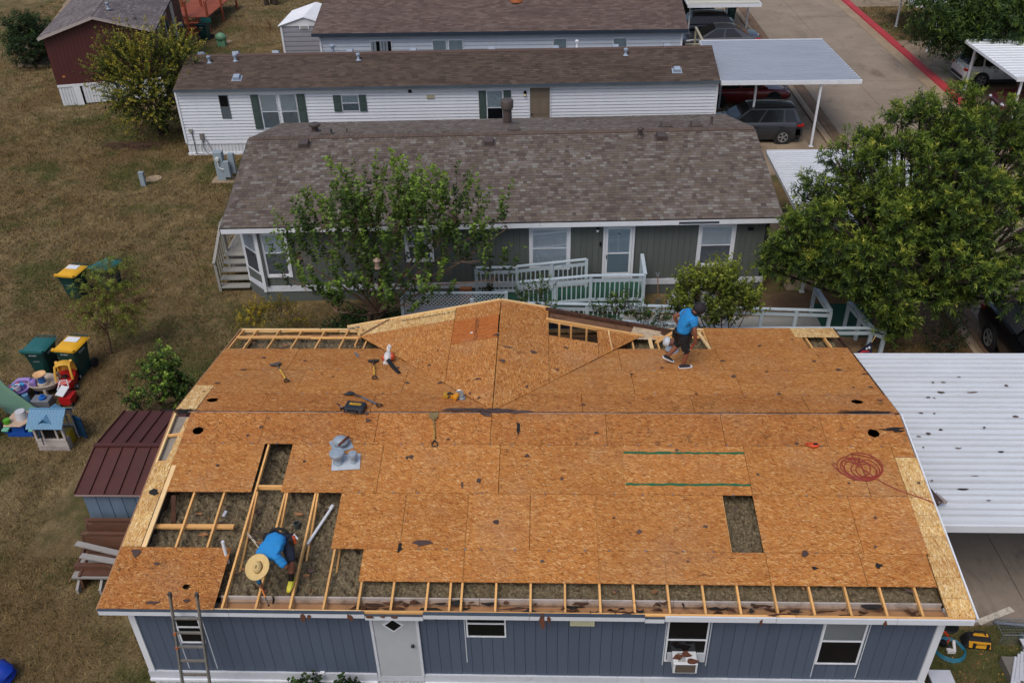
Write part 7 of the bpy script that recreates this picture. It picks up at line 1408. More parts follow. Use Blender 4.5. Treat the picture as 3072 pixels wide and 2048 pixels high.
# ============================================================ tools on the roof
def onpl(u, v, far, dz=0.0): return Vector((u, v, roofz(u, v)+.012+dz))
YH = M('d0a63a', .5, .15, 9, rv=0, dirt=('6a4a20', .55, .6), name='yellow shaft')
def spade(label, h, g, col, bladem, wide=.22, far=True, toothed=False):
    """roof tear-off shovel lying flat: blade at h, D-grip at g"""
    h, g = onpl(*h, far), onpl(*g, far); t = thing('roofing_shovel', label, 'shovel', h, 0, 'roof tear-off shovels'); d = (g-h).normalized(); n = Vector((0, SL if far else -SL, 1)).normalized(); s = d.cross(n)
    m = MB(); up = n*.012; vs = [h-s*wide/2-d*.02+up, h+s*wide/2-d*.02+up, h+s*wide*.48+d*.12+up*3, h+s*.04+d*.22+up*5, h-s*.04+d*.22+up*5, h-s*wide*.48+d*.12+up*3]; m._add(vs+[v-n*.008 for v in vs], [(0, 1, 2, 3, 4, 5), (11, 10, 9, 8, 7, 6)]+[(i, i+6, (i+1) % 6+6, (i+1) % 6) for i in range(6)]); m.build('blade', bladem, t)
    L = (g-h).length; a, b, c = h+d*.2+n*.05, h+d*(L*.45)+n*.06, g-d*.12+n*.04; m = MB(); m.tube([a, b], .017, 7); m.build('socket', bladem, t); m = MB(); m.tube([b, c], .018, 7); m.build('shaft', col, t)
    m = MB(); m.tube([c, g-s*.055-d*.04+n*.03, g-s*.055+d*.03+n*.03, g+s*.055+d*.03+n*.03, g+s*.055-d*.04+n*.03, c], .014, 6); m.build('grip', BLACK, t)
    m = MB(); m.bar(h+d*.1+n*.03, h+d*.24+n*.07, .035, .03); m.build('fulcrum', bladem, t); return t
BLD = M('5b5754', .5, .2, 12, metal=.3, name='worn steel blade')
spade('yellow shafted roofing shovel with grey blade at the upper left of the roof', (1.53, 7.05), (2.1, 6.05), YH, BLD, .28); spade('yellow shafted roofing shovel with dark blade left of the leaf blower', (3.9, 7.25), (4.12, 6.22), YH, M('2f2b2a', .6, .2, 12, name='dark steel blade'), .27)
spade('blue-grey steel tear-off shovel lying beside the black tool case', (3.62, 5.5), (4.48, 4.86), M('5c6b7c', .5, .15, 9, metal=.3, name='blue steel'), M('3a3d44', .5, .2, 9, metal=.3, name='dark blade'), .2); spade('worn yellow and black shovel standing out below the ridge at the middle of the roof', (5.69, 4.6), (5.79, 3.72), M('a08238', .6, .35, 14, rv=0, dirt=('2a2418', .5, .8), name='worn yellow shaft'), M('7d6b45', .6, .25, 12, name='dirty yellow blade'), .2, False)
LBp = onpl(4.28, 7.2, True); LBt = thing('leaf_blower', 'white and orange leaf blower with black tube lying on the far slope', 'leaf blower', LBp); OR = M('b8431c', .45, .1, 6, rv=0, name='orange plastic'); WP = M('c9c7c4', .5, .08, 6, rv=0, dirt=('8a8784', .6, .5), name='dirty white plastic')
m = MB(); m.ball(LBp+Vector((.0, 0, .13)), (.1, .17, .13), 12, 8); m.build('fan_housing', WP, LBt); m = MB(); m.ball(LBp+Vector((.1, .02, .12)), (.07, .1, .1), 10, 7); m.ball(LBp+Vector((-.1, .0, .1)), (.05, .09, .09), 10, 7); m.build('engine_cover', OR, LBt)
m = MB(); m.tube([LBp+Vector(v) for v in ((-.02, .2, .12), (-.04, .3, .2), (0, .34, .24), (.03, .28, .22), (.02, .12, .25))], .03, 8); m.build('handle', WP, LBt); m = MB(); m.tube([LBp+Vector((.02, -.12, .12)), LBp+Vector((.18, -.38, .1)), LBp+Vector((.38, -.68, .11))], [.055, .05, .045], 12); m.build('nozzle', BLACK, LBt); m = MB(); m.cbox(LBp+Vector((-.04, -.12, .03)), (.12, .1, .06)); m.build('foot', WP, LBt)
TCp = onpl(3.97, 4.72, False); TCt = thing('tool_case', 'black tool case with a yellow label beside the ridge', 'tool case', TCp); TX = Matrix.Rotation(R(-8), 4, 'Z'); m = MB(); m.cbox(TCp+Vector((0, 0, .07)), (.46, .3, .13), TX, .94); m.build('case', M('22262e', .45, .12, 8, rv=0, name='dark case plastic'), TCt, bevel=.025)
m = MB(); m.tube([TCp+TX.to_3x3() @ Vector(v) for v in ((-.09, -.15, .07), (-.09, -.2, .07), (.09, -.2, .07), (.09, -.15, .07))], .014, 6); m.build('handle', BLACK, TCt)
for x in (-.15, .15): MB().cbox(TCp+TX.to_3x3() @ Vector((x, -.152, .07)), (.05, .02, .07), TX).build('latch', M('3b4048', .5, .1, 8, name='latch'), TCt)
lb = MB().cbox(TCp+TX.to_3x3() @ Vector((0, .03, .137)), (.26, .07, .006), TX); lo = lb.build('label_plate', M('d3a11c', .5, .05, 6, rv=0, name='yellow label'), TCt)
text('DEWALT', .062, BLACK, lo, Matrix.Translation(TCp+TX.to_3x3() @ Vector((0, .03, .142))) @ TX @ Matrix.Rotation(math.pi, 4, 'Z'), .001, 'lettering')
HR = thing('roofing_hammer', 'hammer with brown grip lying against the left end of the black tool case', 'hammer', TCp); m = MB(); m.tube([TCp+Vector((-.44, .2, .02)), TCp+Vector((-.36, .1, .03))], .018, 6); m.build('grip', M('4a2420', .6, .1, 6, name='brown grip'), HR); m = MB(); m.tube([TCp+Vector((-.36, .1, .03)), TCp+Vector((-.28, .02, .03))], .011, 6); m.build('shaft', STEEL, HR); m = MB(); m.bar(TCp+Vector((-.33, -.03, .03)), TCp+Vector((-.24, .06, .03)), .03, .03); m.build('head', BLACK, HR)
q = at(1042, 918, 3.93); SWp = Vector((6.07, 5.27, roofz(6, 5.27)+.012)); SW = thing('circular_saw', 'yellow cordless circular saw lying at the foot of the cross gable', 'saw', SWp)
m = MB(); m.tube([SWp+Vector((.02, -.12, .07)), SWp+Vector((.04, -.06, .08)), SWp+Vector((.07, .02, .09))], [.045, .06, .055], 10); m.cbox(SWp+Vector((-.01, -.02, .07)), (.12, .07, .08)); m.build('motor', M('d08a18', .5, .08, 6, rv=0, name='yellow tool plastic'), SW); m = MB(); m.tube([SWp+Vector((-.02, .0, .1)), SWp+Vector((-.1, .02, .13)), SWp+Vector((-.16, .03, .08))], .028, 8); m.build('handle', BLACK, SW); m = MB(); m.cbox(SWp+Vector((-.19, .03, .06)), (.1, .1, .09)); m.build('battery', M('b98c28', .5, .1, 6, rv=0, name='battery yellow'), SW)
m = MB(); m.lathe([(.085, -.012), (.1, 0), (.085, .012)], SWp+Vector((.12, .04, .1)), 18, Matrix.Rotation(R(80), 4, 'X')); m.build('blade_guard', M('a4a7aa', .4, .1, 6, metal=.6, name='guard metal'), SW); MB().cbox(SWp+Vector((.12, -.0, .012)), (.24, .16, .012)).build('base_plate', STEEL, SW)
GVR = M('8c99a5', .5, .14, 7, rv=0, dirt=('c3c8cc', .6, .5), name='grey painted vent')
def flash(p, w, h, rz): q = Matrix.Rotation(rz, 4, 'Z') @ Matrix.Rotation(ang, 4, 'X'); return q
Vp = onpl(3.93, 3.28, False); V1 = thing('roof_vent', 'pair of grey capped vents on one metal flashing lying on the near slope', 'roof vent', Vp, 0, 'vents taken off the roof'); q = Matrix.Rotation(R(6), 4, 'Z') @ Matrix.Rotation(ang, 4, 'X'); MB().cbox(Vp+Vector((.07, 0, .008)), (.58, .4, .008), q).build('flashing', M('b9c1c8', .4, .15, 6, metal=.2, name='bare flashing'), V1)
for dx, r_, h_ in ((-.09, .095, .2), (.23, .055, .17)): 
    m = MB(); m.lathe([(r_*1.25, 0), (r_, .03), (r_, h_)], Vp+Vector((dx, 0, .01)), 18); m.build('pipe', GVR, V1); m = MB(); m.lathe([(r_*1.62, h_-.01), (r_*1.68, h_+.05), (r_*1.5, h_+.075), (.01, h_+.085)], Vp+Vector((dx, 0, .01)), 20); m.build('cap', GVR, V1)
Vp = onpl(3.83, 3.72, False); V2 = thing('roof_vent', 'grey domed vent with a brown scrap on it lying above the paired vents', 'roof vent', Vp, 0, 'vents taken off the roof'); m = MB(); m.ball(Vp+Vector((0, 0, .11)), (.17, .15, .12), 16, 9); m.build('dome', GVR, V2); MB().cbox(Vp+Vector((0, 0, .012)), (.42, .36, .01), Matrix.Rotation(.5, 4, 'Z') @ Matrix.Rotation(ang, 4, 'X')).build('flashing', GVR, V2)
m = MB(); m.tube([Vp+Vector(v) for v in ((-.02, -.14, .12), (.08, -.1, .2), (.14, .02, .2), (.15, .1, .14))], .028, 6); tag(m.build('shingle_scrap', M('5a3326', .9, .2, 12, rv=0, name='rust brown scrap')), 'rust brown scrap draped over the grey domed vent', 'roof scrap')
Fv = onroof(1548, 808, True); V3 = thing('roof_vent', 'pale grey vent on its side behind the legs of the walking person', 'roof vent', Fv, 0, 'vents taken off the roof'); m = MB(); Q = Matrix.Rotation(R(-75), 4, 'Y'); m.lathe([(.12, -.02), (.125, .04), (.1, .09), (.01, .11)], Fv+Vector((-.17, .06, .26)), 16, Q); m.build('cap', M('b8c0c6', .5, .1, 6, rv=0, name='pale vent cap'), V3); m = MB(); m.tube([Fv+Vector((-.15, .06, .25)), Fv+Vector((.1, .06, .24))], .085, 12); m.build('pipe', M('6a4438', .7, .2, 7, rv=0, name='rusty pipe'), V3); m = MB(); m.cbox(Fv+Vector((-.05, 0, .1)), (.36, .3, .02), Matrix.Rotation(.6, 4, 'Y') @ Matrix.Rotation(.5, 4, 'X')); m.build('flashing', GVR, V3)
Cp = onpl(13.62, 3.76, False); CR = thing('chalk_line', 'orange chalk line reel lying on the near slope', 'chalk line', Cp); m = MB(); m.lathe([(.075, 0), (.085, .02), (.085, .04), (.07, .055), (.01, .055)], Cp, 16, None, 1.2, .8); m.build('case', M('c8481a', .45, .1, 6, rv=0, name='orange case'), CR); m = MB(); m.tube([Cp+Vector(v) for v in ((-.08, -.03, .03), (-.16, -.03, .04), (-.16, .05, .04), (-.07, .05, .03))], .016, 6); m.build('crank', M('c8481a', .45, .1, 6, rv=0, name='orange case'), CR); m = MB(); m.cbox(Cp+Vector((.02, 0, .058)), (.09, .05, .01)); m.build('plate', BLACK, CR)
HOSE = M('8e3022', .6, .12, 9, rv=0, name='red rubber hose'); pts = []; c0 = (14.42, 3.2)
loops = [(.28, .24, -.1, .02), (.33, .28, .02, -.03), (.24, .2, .05, -.05), (.42, .3, -.02, .03), (.2, .16, .1, -.06), (.38, .33, .05, .05)]
for li, (rx, ry, ox, oy) in enumerate(loops):
    for i in range(18): a = i/18*6.283+li*.3+1.2; pts.append((c0[0]+ox+rx*math.cos(a)*1.05, c0[1]+oy+ry*math.sin(a)))
tail = [(14.2, 2.95), (13.95, 3.15), (13.9, 3.3)]; pts = [(13.88, 3.28), (13.98, 3.1), (14.2, 2.92), (14.5, 2.88)]+pts+[(14.75, 2.85), (15.05, 2.66), (15.35, 2.52), (15.58, 2.4)]
m = MB(); m.tube([onpl(x, y, False, .014+.006*math.sin(i*1.7)) for i, (x, y) in enumerate(pts)]+[Vector((15.7, 2.34, 3.42)), Vector((15.74, 2.3, 3.0)), Vector((15.72, 2.1, 2.2)), Vector((15.8, 1.6, .9)), Vector((15.85, 1.3, .2)), Vector((15.85, 1.07, .03)), Vector((16.0, .9, .03))], .0095, 6); tag(m.build('air_hose', HOSE), 'red air hose coiled on the near slope and trailing over the right edge', 'hose')
TP = thing('rolled_tarp', 'brown and grey folded tarp slumped on the white carport against the roof edge', 'tarp', (15.9, 2.9, 2.9)); TM1 = M('3d2c2c', .8, .25, 12, rv=0, bump=.4, name='brown tarp'); m = MB(); q = [at(2122, 1090, 3.3), at(2128, 1120, 3.15), at(2140, 1140, 3.05), at(2160, 1155, 2.99)]; m.tube(q, [.04, .1, .12, .1], 10); m.v = [(v[0]+.03*math.sin(v[1]*40+v[2]*30), v[1]+.02*math.sin(v[0]*50), v[2]) for v in m.v]; m.build('cloth', TM1, TP); m = MB(); 
for k in range(4): m.tube([q[2]+Vector((-.06+.04*k, .02, .07)), q[3]+Vector((-.05+.05*k, -.05, .05))], .035, 7)
m.build('fold', M('8a827e', .8, .2, 12, rv=0, name='grey tarp side'), TP)
# ladder
AL = M('8b8780', .45, .2, 10, metal=.5, rv=0, dirt=('5c5048', .55, .6), name='worn aluminium'); LD_ = thing('ladder', 'worn aluminium ladder leaning on the front eave at the left', 'ladder', (1.6, -.4, 0))
la, lb_ = Vector((1.5, -.12, 3.62)), Vector((1.98, -.12, 3.62)); l0, r0 = Vector((1.42, -1.02, 0)), Vector((1.95, -1.02, 0))
for a, b in ((l0, la), (r0, lb_)): MB().bar(b, a, .03, .075, (0, 1, .3)).build('rail', AL, LD_); MB().cbox(b, (.05, .06, .12)).build('end_cap', M('4a4542', .7, .1, 9, name='rubber cap'), LD_)
for i in range(11):
    t_ = .05+i*.082; p, q = l0.lerp(la, t_), r0.lerp(lb_, t_); MB().bar(p, q, .045, .03).build('rung', AL, LD_)
    if i in (5, 8, 9): MB().cbox(p+Vector((0, -.03, 0)), (.05, .03, .05)).build('rung_lock', M('a85a30', .5, .1, 6, name='orange lock'), LD_)
# ============================================================ roof debris
LMK = {'near': [('paired grey vents', 3.93, 3.28), ('bending person', 3.2, .7), ('worn shovel', 5.75, 4.2), ('green paint stripes', 10.9, 3.2), ('square roof opening', 11.87, 1.9), ('red hose coil', 14.42, 3.2), ('orange reel', 13.62, 3.76), ('ladder top', 1.7, .3), ('eave above the white door', 5.3, .9), ('eave above the cream light box', 8.8, .9), ('left round hole', .67, 4.11), ('right round hole', 14.92, 4.12), ('long light strip', 15.3, 1.5), ('narrow slot opening', 2.5, 3.2), ('middle of the ridge', 7.4, 4.5)],
       'far': [('leaf blower', 4.28, 7.2), ('left yellow shovel', 1.8, 6.6), ('dark bladed yellow shovel', 4.0, 6.8), ('black tool case', 3.97, 4.72), ('walking person', 11.3, 7), ('left open rafters', 2, 8.3), ('right round hole', 14.89, 5.19), ('left round hole', .65, 5.18), ('opening at the right corner', 15, 8.3), ('blue-grey shovel', 4.1, 5.2), ('foot of the gable valley', 9, 6), ('rear eave', 13.2, 9)],
       'gable': [('reddish board', 6.35, 8.1), ('gable ridge line', 6.95, 7), ('torn gable opening', 8.8, 8.4), ('circular saw', 6.07, 5.27), ('foot of the gable', 7, 4.9), ('light gable strip', 4.6, 9)],
       'carport': [('brown tarp', 15.9, 2.9), ('near beam of the carport', 17.5, 2.6), ('far beam of the carport', 18, 8.2), ('roof edge', 15.7, 6), ('right edge of the picture', 19.5, 5.5), ('middle of the carport', 17.5, 5.2)]}
USED = set()
def scrap(x, y, r1, r2, zf, mat, where, i, lift=.014, k=.75):
    lm = sorted(LMK[where], key=lambda q: math.hypot(q[1]-x, q[2]-y)); shape = 'long' if max(r1, r2) > 2.4*min(r1, r2) else ('broad' if max(r1, r2) > .085 else 'small'); colr = 'black' if mat is FELTD else 'brown'
    def rel(q):
        dx, dy = x-q[1], y-q[2]; d = math.hypot(dx, dy); far_ = 'just ' if d < .6 else ('well ' if d > 1.5 else '')
        return far_+(('right of' if dx > 0 else 'left of') if abs(dx) > abs(dy) else ('behind' if dy > 0 else 'in front of'))+' the '+q[0]
    sf = {'near': 'near slope', 'far': 'far slope', 'gable': 'cross gable', 'carport': 'white carport'}[where]; lab = None
    for c in ['%s %s scrap %s' % (shape, colr, rel(lm[0]))]+['%s %s scrap %s, %s' % (shape, colr, rel(lm[0]), rel(q)) for q in lm[1:4]]:
        if c not in USED and len(c.split()) <= 16: lab = c; break
    if lab is None: return None
    USED.add(lab); p = [(x+a, y+b) for a, b in blob(r1*k, r2*k, rnd.choice((6, 7, 8, 9)), i, .55)]
    return tag(MB().prism(p, lambda a, b: zf(a, b)+lift+.012*abs(math.sin((a-x)*25+i)), .005).build('shingle_scrap', mat), lab, 'roof scrap', 'scraps on the '+sf)
spots = [(1140, 1200, .09, .07), (968, 1248, .2, .08), (918, 1258, .06, .12), (1190, 982, .06, .2), (1468, 1221, .1, .06), (1848, 1272, .09, .08), (2018, 1300, .08, .07), (2010, 1257, .05, .05), (1870, 1305, .08, .06), (945, 1050, .07, .06), (935, 1052, .05, .04), (353, 1132, .13, .09), (312, 1268, .12, .14), (1690, 1170, .06, .05), (1100, 1105, .06, .09), (1062, 1115, .04, .08), (1410, 1190, .05, .03), (600, 982, .05, .05), (842, 951, .05, .05), (845, 966, .07, .08), (1210, 1048, .05, .05), (1555, 1035, .06, .04), (1290, 1100, .04, .05), (1740, 1090, .05, .04), (1620, 1210, .06, .04), (1830, 1020, .05, .04), (1370, 995, .06, .04), (2110, 1110, .05, .04), (1580, 1290, .05, .04), (1245, 1290, .06, .04), (2010, 1190, .04, .04), (1950, 1110, .04, .03), (700, 1060, .05, .04), (500, 1070, .05, .03), (570, 1000, .04, .04), (1120, 955, .09, .05), (1030, 1010, .04, .03), (360, 1295, .07, .04), (430, 1380, .1, .04), (350, 1385, .16, .05)]
for i, (px, py, a, b) in enumerate(spots):
    q = onroof(px, py)
    scrap(q.x, q.y, a, b, roofz, FELTD if i in (2, 3, 11, 8, 6) else FELT, 'near', i)
spots = [(700, 830, .06, .05), (765, 865, .05, .04), (915, 845, .05, .05), (880, 905, .05, .03), (650, 800, .15, .06), (605, 822, .07, .05), (560, 850, .1, .05), (1685, 865, .08, .06), (1760, 855, .06, .05), (1790, 905, .05, .06), (1520, 845, .06, .05), (1450, 860, .06, .04), (1820, 780, .05, .04), (1870, 830, .05, .05), (1925, 850, .08, .06), (1600, 905, .05, .03), (1745, 795, .08, .05), (1985, 860, .12, .05), (2000, 890, .08, .05), (2020, 920, .1, .04), (1960, 890, .04, .04), (935, 880, .07, .05), (1340, 930, .06, .04), (740, 860, .05, .03), (1660, 830, .07, .05), (500, 880, .1, .04), (470, 900, .06, .03)]
for i, (px, py, a, b) in enumerate(spots): q = onroof(px, py, True); scrap(q.x, q.y, a, b, roofz, FELT, 'far', i+100)
for i, (px, py, a, b) in enumerate([(1095, 872, .14, .04), (1155, 830, .1, .07), (1165, 798, .14, .04), (1225, 810, .08, .06), (1080, 905, .05, .04), (1100, 915, .04, .05), (1210, 890, .06, .05), (1280, 850, .06, .05), (1010, 880, .06, .05), (985, 840, .06, .04), (1300, 800, .08, .05), (1140, 770, .1, .03)]): q = ongab(px, py); scrap(q.x, q.y, a, b, lambda u, v: gabz(u), FELT, 'gable', i+200, .02)
cz = lambda a, b: 2.9
for i, (px, py, a, b) in enumerate([(2142, 883, .06, .04), (2165, 883, .08, .05), (2160, 905, .16, .06), (2130, 917, .07, .04), (2145, 918, .05, .04), (2230, 905, .2, .03), (2050, 950, .14, .06), (2115, 952, .1, .05), (2145, 953, .05, .04), (2160, 990, .07, .05), (2130, 998, .09, .07), (2110, 1005, .08, .04), (2190, 1010, .06, .06), (2050, 1023, .12, .04), (2200, 1032, .12, .06), (2120, 1030, .05, .04), (2330, 960, .1, .05), (2240, 1095, .16, .01), (2210, 1125, .2, .05), (2090, 1055, .1, .03), (1998, 1068, .08, .04), (2095, 1063, .12, .03), (2140, 1105, .04, .03), (2270, 1150, .08, .03), (2300, 1040, .1, .04), (2260, 985, .05, .04), (2080, 985, .05, .04), (2200, 870, .08, .03), (2310, 890, .06, .05)]): q = at(px, py, 2.87); scrap(q.x, q.y, a, b, lambda u, v: 2.84+.06*(v-2.52)/5.78, FELT if i % 3 else FELTD, 'carport', i+300, .04, .6)
m = MB(); qf = onroof(820, 816, True); m.bar(qf+Vector((-.06, .1, .02)), qf+Vector((.06, -.1, .02)), .05, .01); tag(m.build('metal_strip', STEEL), 'short bare metal strip lying between the two yellow shovels', 'metal strip')
# ============================================================ pews and boards beside the shed
PW = M('573828', .7, .25, 5, stretch=(1, 5, 5), bump=.2, rv=.1, dirt=('8c7560', .58, .7), name='worn varnished wood'); PWG = M('8f8b87', .85, .18, 6, stretch=(1, 6, 6), bump=.3, rv=.1, name='weathered grey board')
def pew(label, y, x0, x1, z, mat):
    t = thing('wooden_pew', label, 'pew', ((x0+x1)/2, y, 0), 0, 'old pews by the shed'); MB().bar((x0, y+.2, z), (x1, y+.2, z), .09, .05).build('top_rail', mat, t); MB().extr([(0, .42), (.12, z-.03), (.15, z-.03), (.04, .42)], (x0, y+.05, 0), (0, 1, 0), (0, 0, 1), (x1-x0, 0, 0)).build('backrest', mat, t); MB().box(x0, y-.35, .4, x1, y+.05, .44).build('seat', mat, t)
    for x in (x0, x1-.05): MB().extr([(-.4, 0), (.3, 0), (.3, z), (.18, z+.03), (.05, .5), (-.38, .45)], (x-.0, y, 0), (0, 1, 0), (0, 0, 1), (.05, 0, 0)).build('end_panel', mat, t)
pew('old varnished wooden pew nearest the shed wall', 4.12, -2.74, -.1, .95, PW); pew('old varnished wooden pew with a greyed top rail in front of the first pew', 3.78, -2.7, -.1, .85, PW); pew('decayed wooden pew under the fallen boards', 3.45, -2.5, -.1, .62, PW)
tag(MB().bar((-2.72, 3.72, .8), (-.9, 3.3, .72), .13, .04).build('plank', PWG), 'long grey plank lying slantwise across the pews', 'plank'); tag(MB().bar((-2.5, 3.42, .72), (-.7, 3.1, .68), .14, .04).build('plank', PWG), 'shorter grey plank under the slanting plank on the pews', 'plank'); tag(MB().bar((-2.65, 3.3, .5), (-.1, 3.3, .5), .12, .12).build('plank', PW), 'dark rotten beam in front of the decayed pew', 'beam')
PB_ = thing('plank_bench', 'low grey plank bench with stepped legs at the front of the pews', 'bench', (-1.6, 3.0, 0))
MB().box(-2.62, 3.42, .42, -.1, 3.6, .46).build('seat_board', PWG, PB_); MB().box(-2.66, 3.05, .36, -.1, 3.25, .4).build('seat_board', PWG, PB_)
for x in (-2.58, -2.05): MB().extr([(0, 0), (.12, 0), (.12, .1), (.3, .22), (.3, .36), (.18, .36), (.18, .26), (0, .14)], (x, 2.92, 0), (0, 1, 0), (0, 0, 1), (.06, 0, 0)).build('leg', PWG, PB_); MB().box(x, 3.44, 0, x+.06, 3.56, .42).build('leg', PWG, PB_)
# ============================================================ yard fittings
q = G_ = at(519, 414, 0); MT_ = thing('meter_pedestal', 'grey electric meter pedestal with side boxes by the corner of the grey-green house', 'utility box', q, 0); UB = M('8b99a2', .5, .08, 6, rv=.03, name='grey enamel'); MB().box(q.x-.55, q.y-.35, 0, q.x+.6, q.y+.35, .05).build('base_slab', KERB, MT_); MB().box(q.x-.3, q.y-.15, .05, q.x+.08, q.y+.18, 1.35).build('cabinet', UB, MT_, bevel=.02); MB().box(q.x+.1, q.y-.25, .25, q.x+.34, q.y-.05, .95).build('side_box', UB, MT_); MB().box(q.x+.25, q.y+.05, .3, q.x+.5, q.y+.25, 1.2).build('side_box', UB, MT_)
m = MB(); m.lathe([(.1, 0), (.1, .06), (.08, .1), (.01, .11)], (q.x-.12, q.y-.15, 1.05), 14, Matrix.Rotation(R(90), 4, 'X')); m.build('meter', M('b9bdb8', .2, .08, 6, name='meter glass'), MT_); m = MB(); m.tube([(q.x-.12, q.y-.2, .95), (q.x-.12, q.y-.2, .7), (q.x+.0, q.y-.2, .6), (q.x+.15, q.y-.2, .6)], .03, 8); m.build('conduit', M('c3c8ca', .5, .05, 6, name='white conduit'), MT_)
q = at(331, 426, 0); m = MB(); m.cbox((q.x, q.y, .3), (.2, .17, .6)); m.cbox((q.x, q.y, .61), (.22, .19, .03)); tag(m.build('utility_post', UB), 'short grey utility post in the lawn left of the manhole cover', 'utility post')
q = at(353, 411, 0); m = MB(); m.lathe([(.36, .0), (.36, .03), (.33, .04), (.31, .03), (.05, .035)], q, 22); tag(m.build('manhole_cover', KERB), 'round concrete manhole cover in the lawn beside the utility post', 'manhole cover')
q = at(511, 106, 0); m = MB(); m.smooth = True; m.cbox((q.x, q.y, .2), (.5, .4, .4)); m.ball((q.x, q.y, .55), (.36, .3, .28), 12, 8); tag(m.build('utility_pedestal', M('5f8a6c', .5, .1, 6, rv=0, name='sage green plastic')), 'sage green cable pedestal in the lawn behind the long white home', 'utility box'); q = at(524, 96, 0); m = MB(); m.lathe([(.3, 0), (.3, .03), (.05, .03)], q, 16); tag(m.build('manhole_cover', KERB), 'small concrete cover behind the sage green pedestal', 'manhole cover')
q = at(430, 80, .6); m = MB(); m.face([at(418, 75, .6), at(448, 56, 1.1), at(432, 74, .5), at(420, 80, .4)]); m2 = MB(); m2.extr([(-.9, 0), (0, -.15), (.9, .45), (.3, .1)], (q.x+.2, q.y, .55), (1, 0, 0), (0, 0, 1), (0, .06, 0)); tag(m2.build('orange_cloth', M('c2601c', .7, .1, 6, rv=0, name='orange cloth')), 'orange cloth sling hanging left of the open bin by the deck', 'cloth'); m = MB(); m.cbox((q.x-.9, q.y+.4, .5), (.8, .7, 1.0)); m.cbox((q.x-.7, q.y+.2, 1.05), (.4, .4, .12)); tag(m.build('covered_grill', BLACK, bevel=.08), 'black covered grill in front of the red stained deck', 'grill'); m = MB(); m.bar(at(422, 80, .1), at(414, 55, 1.7), .25, .25); tag(m.build('closed_parasol', M('7b8fae', .7, .2, 8, rv=0, name='faded blue cloth')), 'closed faded blue parasol leaning on the deck by the maroon house', 'parasol')
FG = thing('flag', 'dark blue flag with white stars and a red and white emblem behind the white carport', 'flag', at(1985, 800, .7)); q = at(2008, 790, 1.3); a, b, c, d = at(2002, 785, 1.25), at(2003, 812, .9), at(1966, 812, .8), at(1984, 800, 1.05)
m = MB(); m._add([a, b, c, d]+[v+Vector((0, .03, 0)) for v in (a, b, c, d)], [(0, 3, 2, 1), (4, 5, 6, 7), (0, 1, 5, 4), (1, 2, 6, 5), (2, 3, 7, 6), (3, 0, 4, 7)]); m.build('cloth', M('141c38', .8, .1, 6, rv=0, name='navy cloth'), FG)
for st_, rr in ((.25, .05), (.5, .04)): 
    c_ = a.lerp(d, st_).lerp(b.lerp(c, st_), .35); m = MB(); m.extr([(rr*(1 if k % 2 == 0 else .4)*math.sin(k*.628), rr*(1 if k % 2 == 0 else .4)*math.cos(k*.628)) for k in range(10)], c_+Vector((0, -.02, .0)), (1, 0, 0), (0, .3, .95), (0, -.01, 0)); m.build('star', WHITE, FG)
c_ = a.lerp(d, .45).lerp(b.lerp(c, .45), .8); m = MB(); m.extr([(-.2, -.03), (-.1, .06), (.16, .05), (.2, -.02), (.05, .02)], c_+Vector((0, -.025, 0)), (1, 0, 0), (0, .3, .95), (0, -.01, 0)); m.build('emblem', M('a82232', .8, .1, 6, rv=0, name='red cloth'), FG); m = MB(); m.tube([at(2012, 770, 1.5), at(1990, 805, .9)], .012, 6); m.build('pole', WOODY, FG)
# ground clutter at the lower right
d_ = lambda x, y, z=0: at((2780+x/6.877)/S_, (1820+y/6.877)/S_, z)
q = d_(1040, 690, .12); TB = thing('tool_bag', 'black and yellow canvas tool bag on the grass at the lower right', 'tool bag', (q.x, q.y, 0)); TX = Matrix.Rotation(R(-6), 4, 'Z'); qv = lambda x, y, z: Vector((q.x, q.y, 0))+TX.to_3x3() @ Vector((x, y, z)); BK = M('121216', .8, .2, 12, rv=0, bump=.3, name='black canvas'); YB = M('c9901a', .7, .1, 9, rv=0, name='yellow canvas')
m = MB(); m.cbox(qv(0, 0, .14), (.62, .32, .27), TX, .72); m.build('body', BK, TB, bevel=.05); MB()._add; m = MB(); m._add([qv(-.2, -.165, .08), qv(.24, -.165, .08), qv(.21, -.125, .24), qv(-.22, -.125, .24)], [(0, 1, 2, 3)]); pk = m.build('pocket', YB, TB); MB().cbox(qv(.03, .02, .285), (.3, .07, .012), TX).build('flap', YB, TB)
for x in (-.1, .17): MB().cbox(qv(x, -.155, .14), (.06, .03, .12), TX).build('strap', BK, TB)
m = MB(); m.tube([qv(-.16, 0, .27), qv(-.1, .03, .38), qv(.08, .03, .38), qv(.14, 0, .27)], .014, 6); m.build('handle', BK, TB); text('DEWALT', .05, BK, pk, Matrix.Translation(qv(.04, -.148, .17)) @ TX @ Matrix.Rotation(R(76), 4, 'X'), .001, 'lettering')
def coil(c, rx, ry, n, r, mat, name, label, seed): 
    rs = random.Random(seed); p = []
    for i in range(n*16): a = i/16*6.283; k = 1+.1*math.sin(i*.37+seed); p.append((c.x+rx*k*math.cos(a), c.y+ry*k*math.sin(a), r+.05*(i/(n*16))+.012*math.sin(i*.9)))
    m = MB(); m.tube(p, r, 6); return tag(m.build(name, mat), label, 'hose')
coil(d_(450, 900), .3, .27, 7, .011, M('1c6a82', .5, .12, 6, rv=0, name='teal hose'), 'air_hose', 'coiled teal hose on the grass by the right corner of the front house', 3); coil(d_(320, 620), .11, .16, 6, .011, M('c23a1c', .5, .1, 6, rv=0, name='orange cord'), 'extension_cord', 'coiled orange cord against the right corner of the front house', 4)
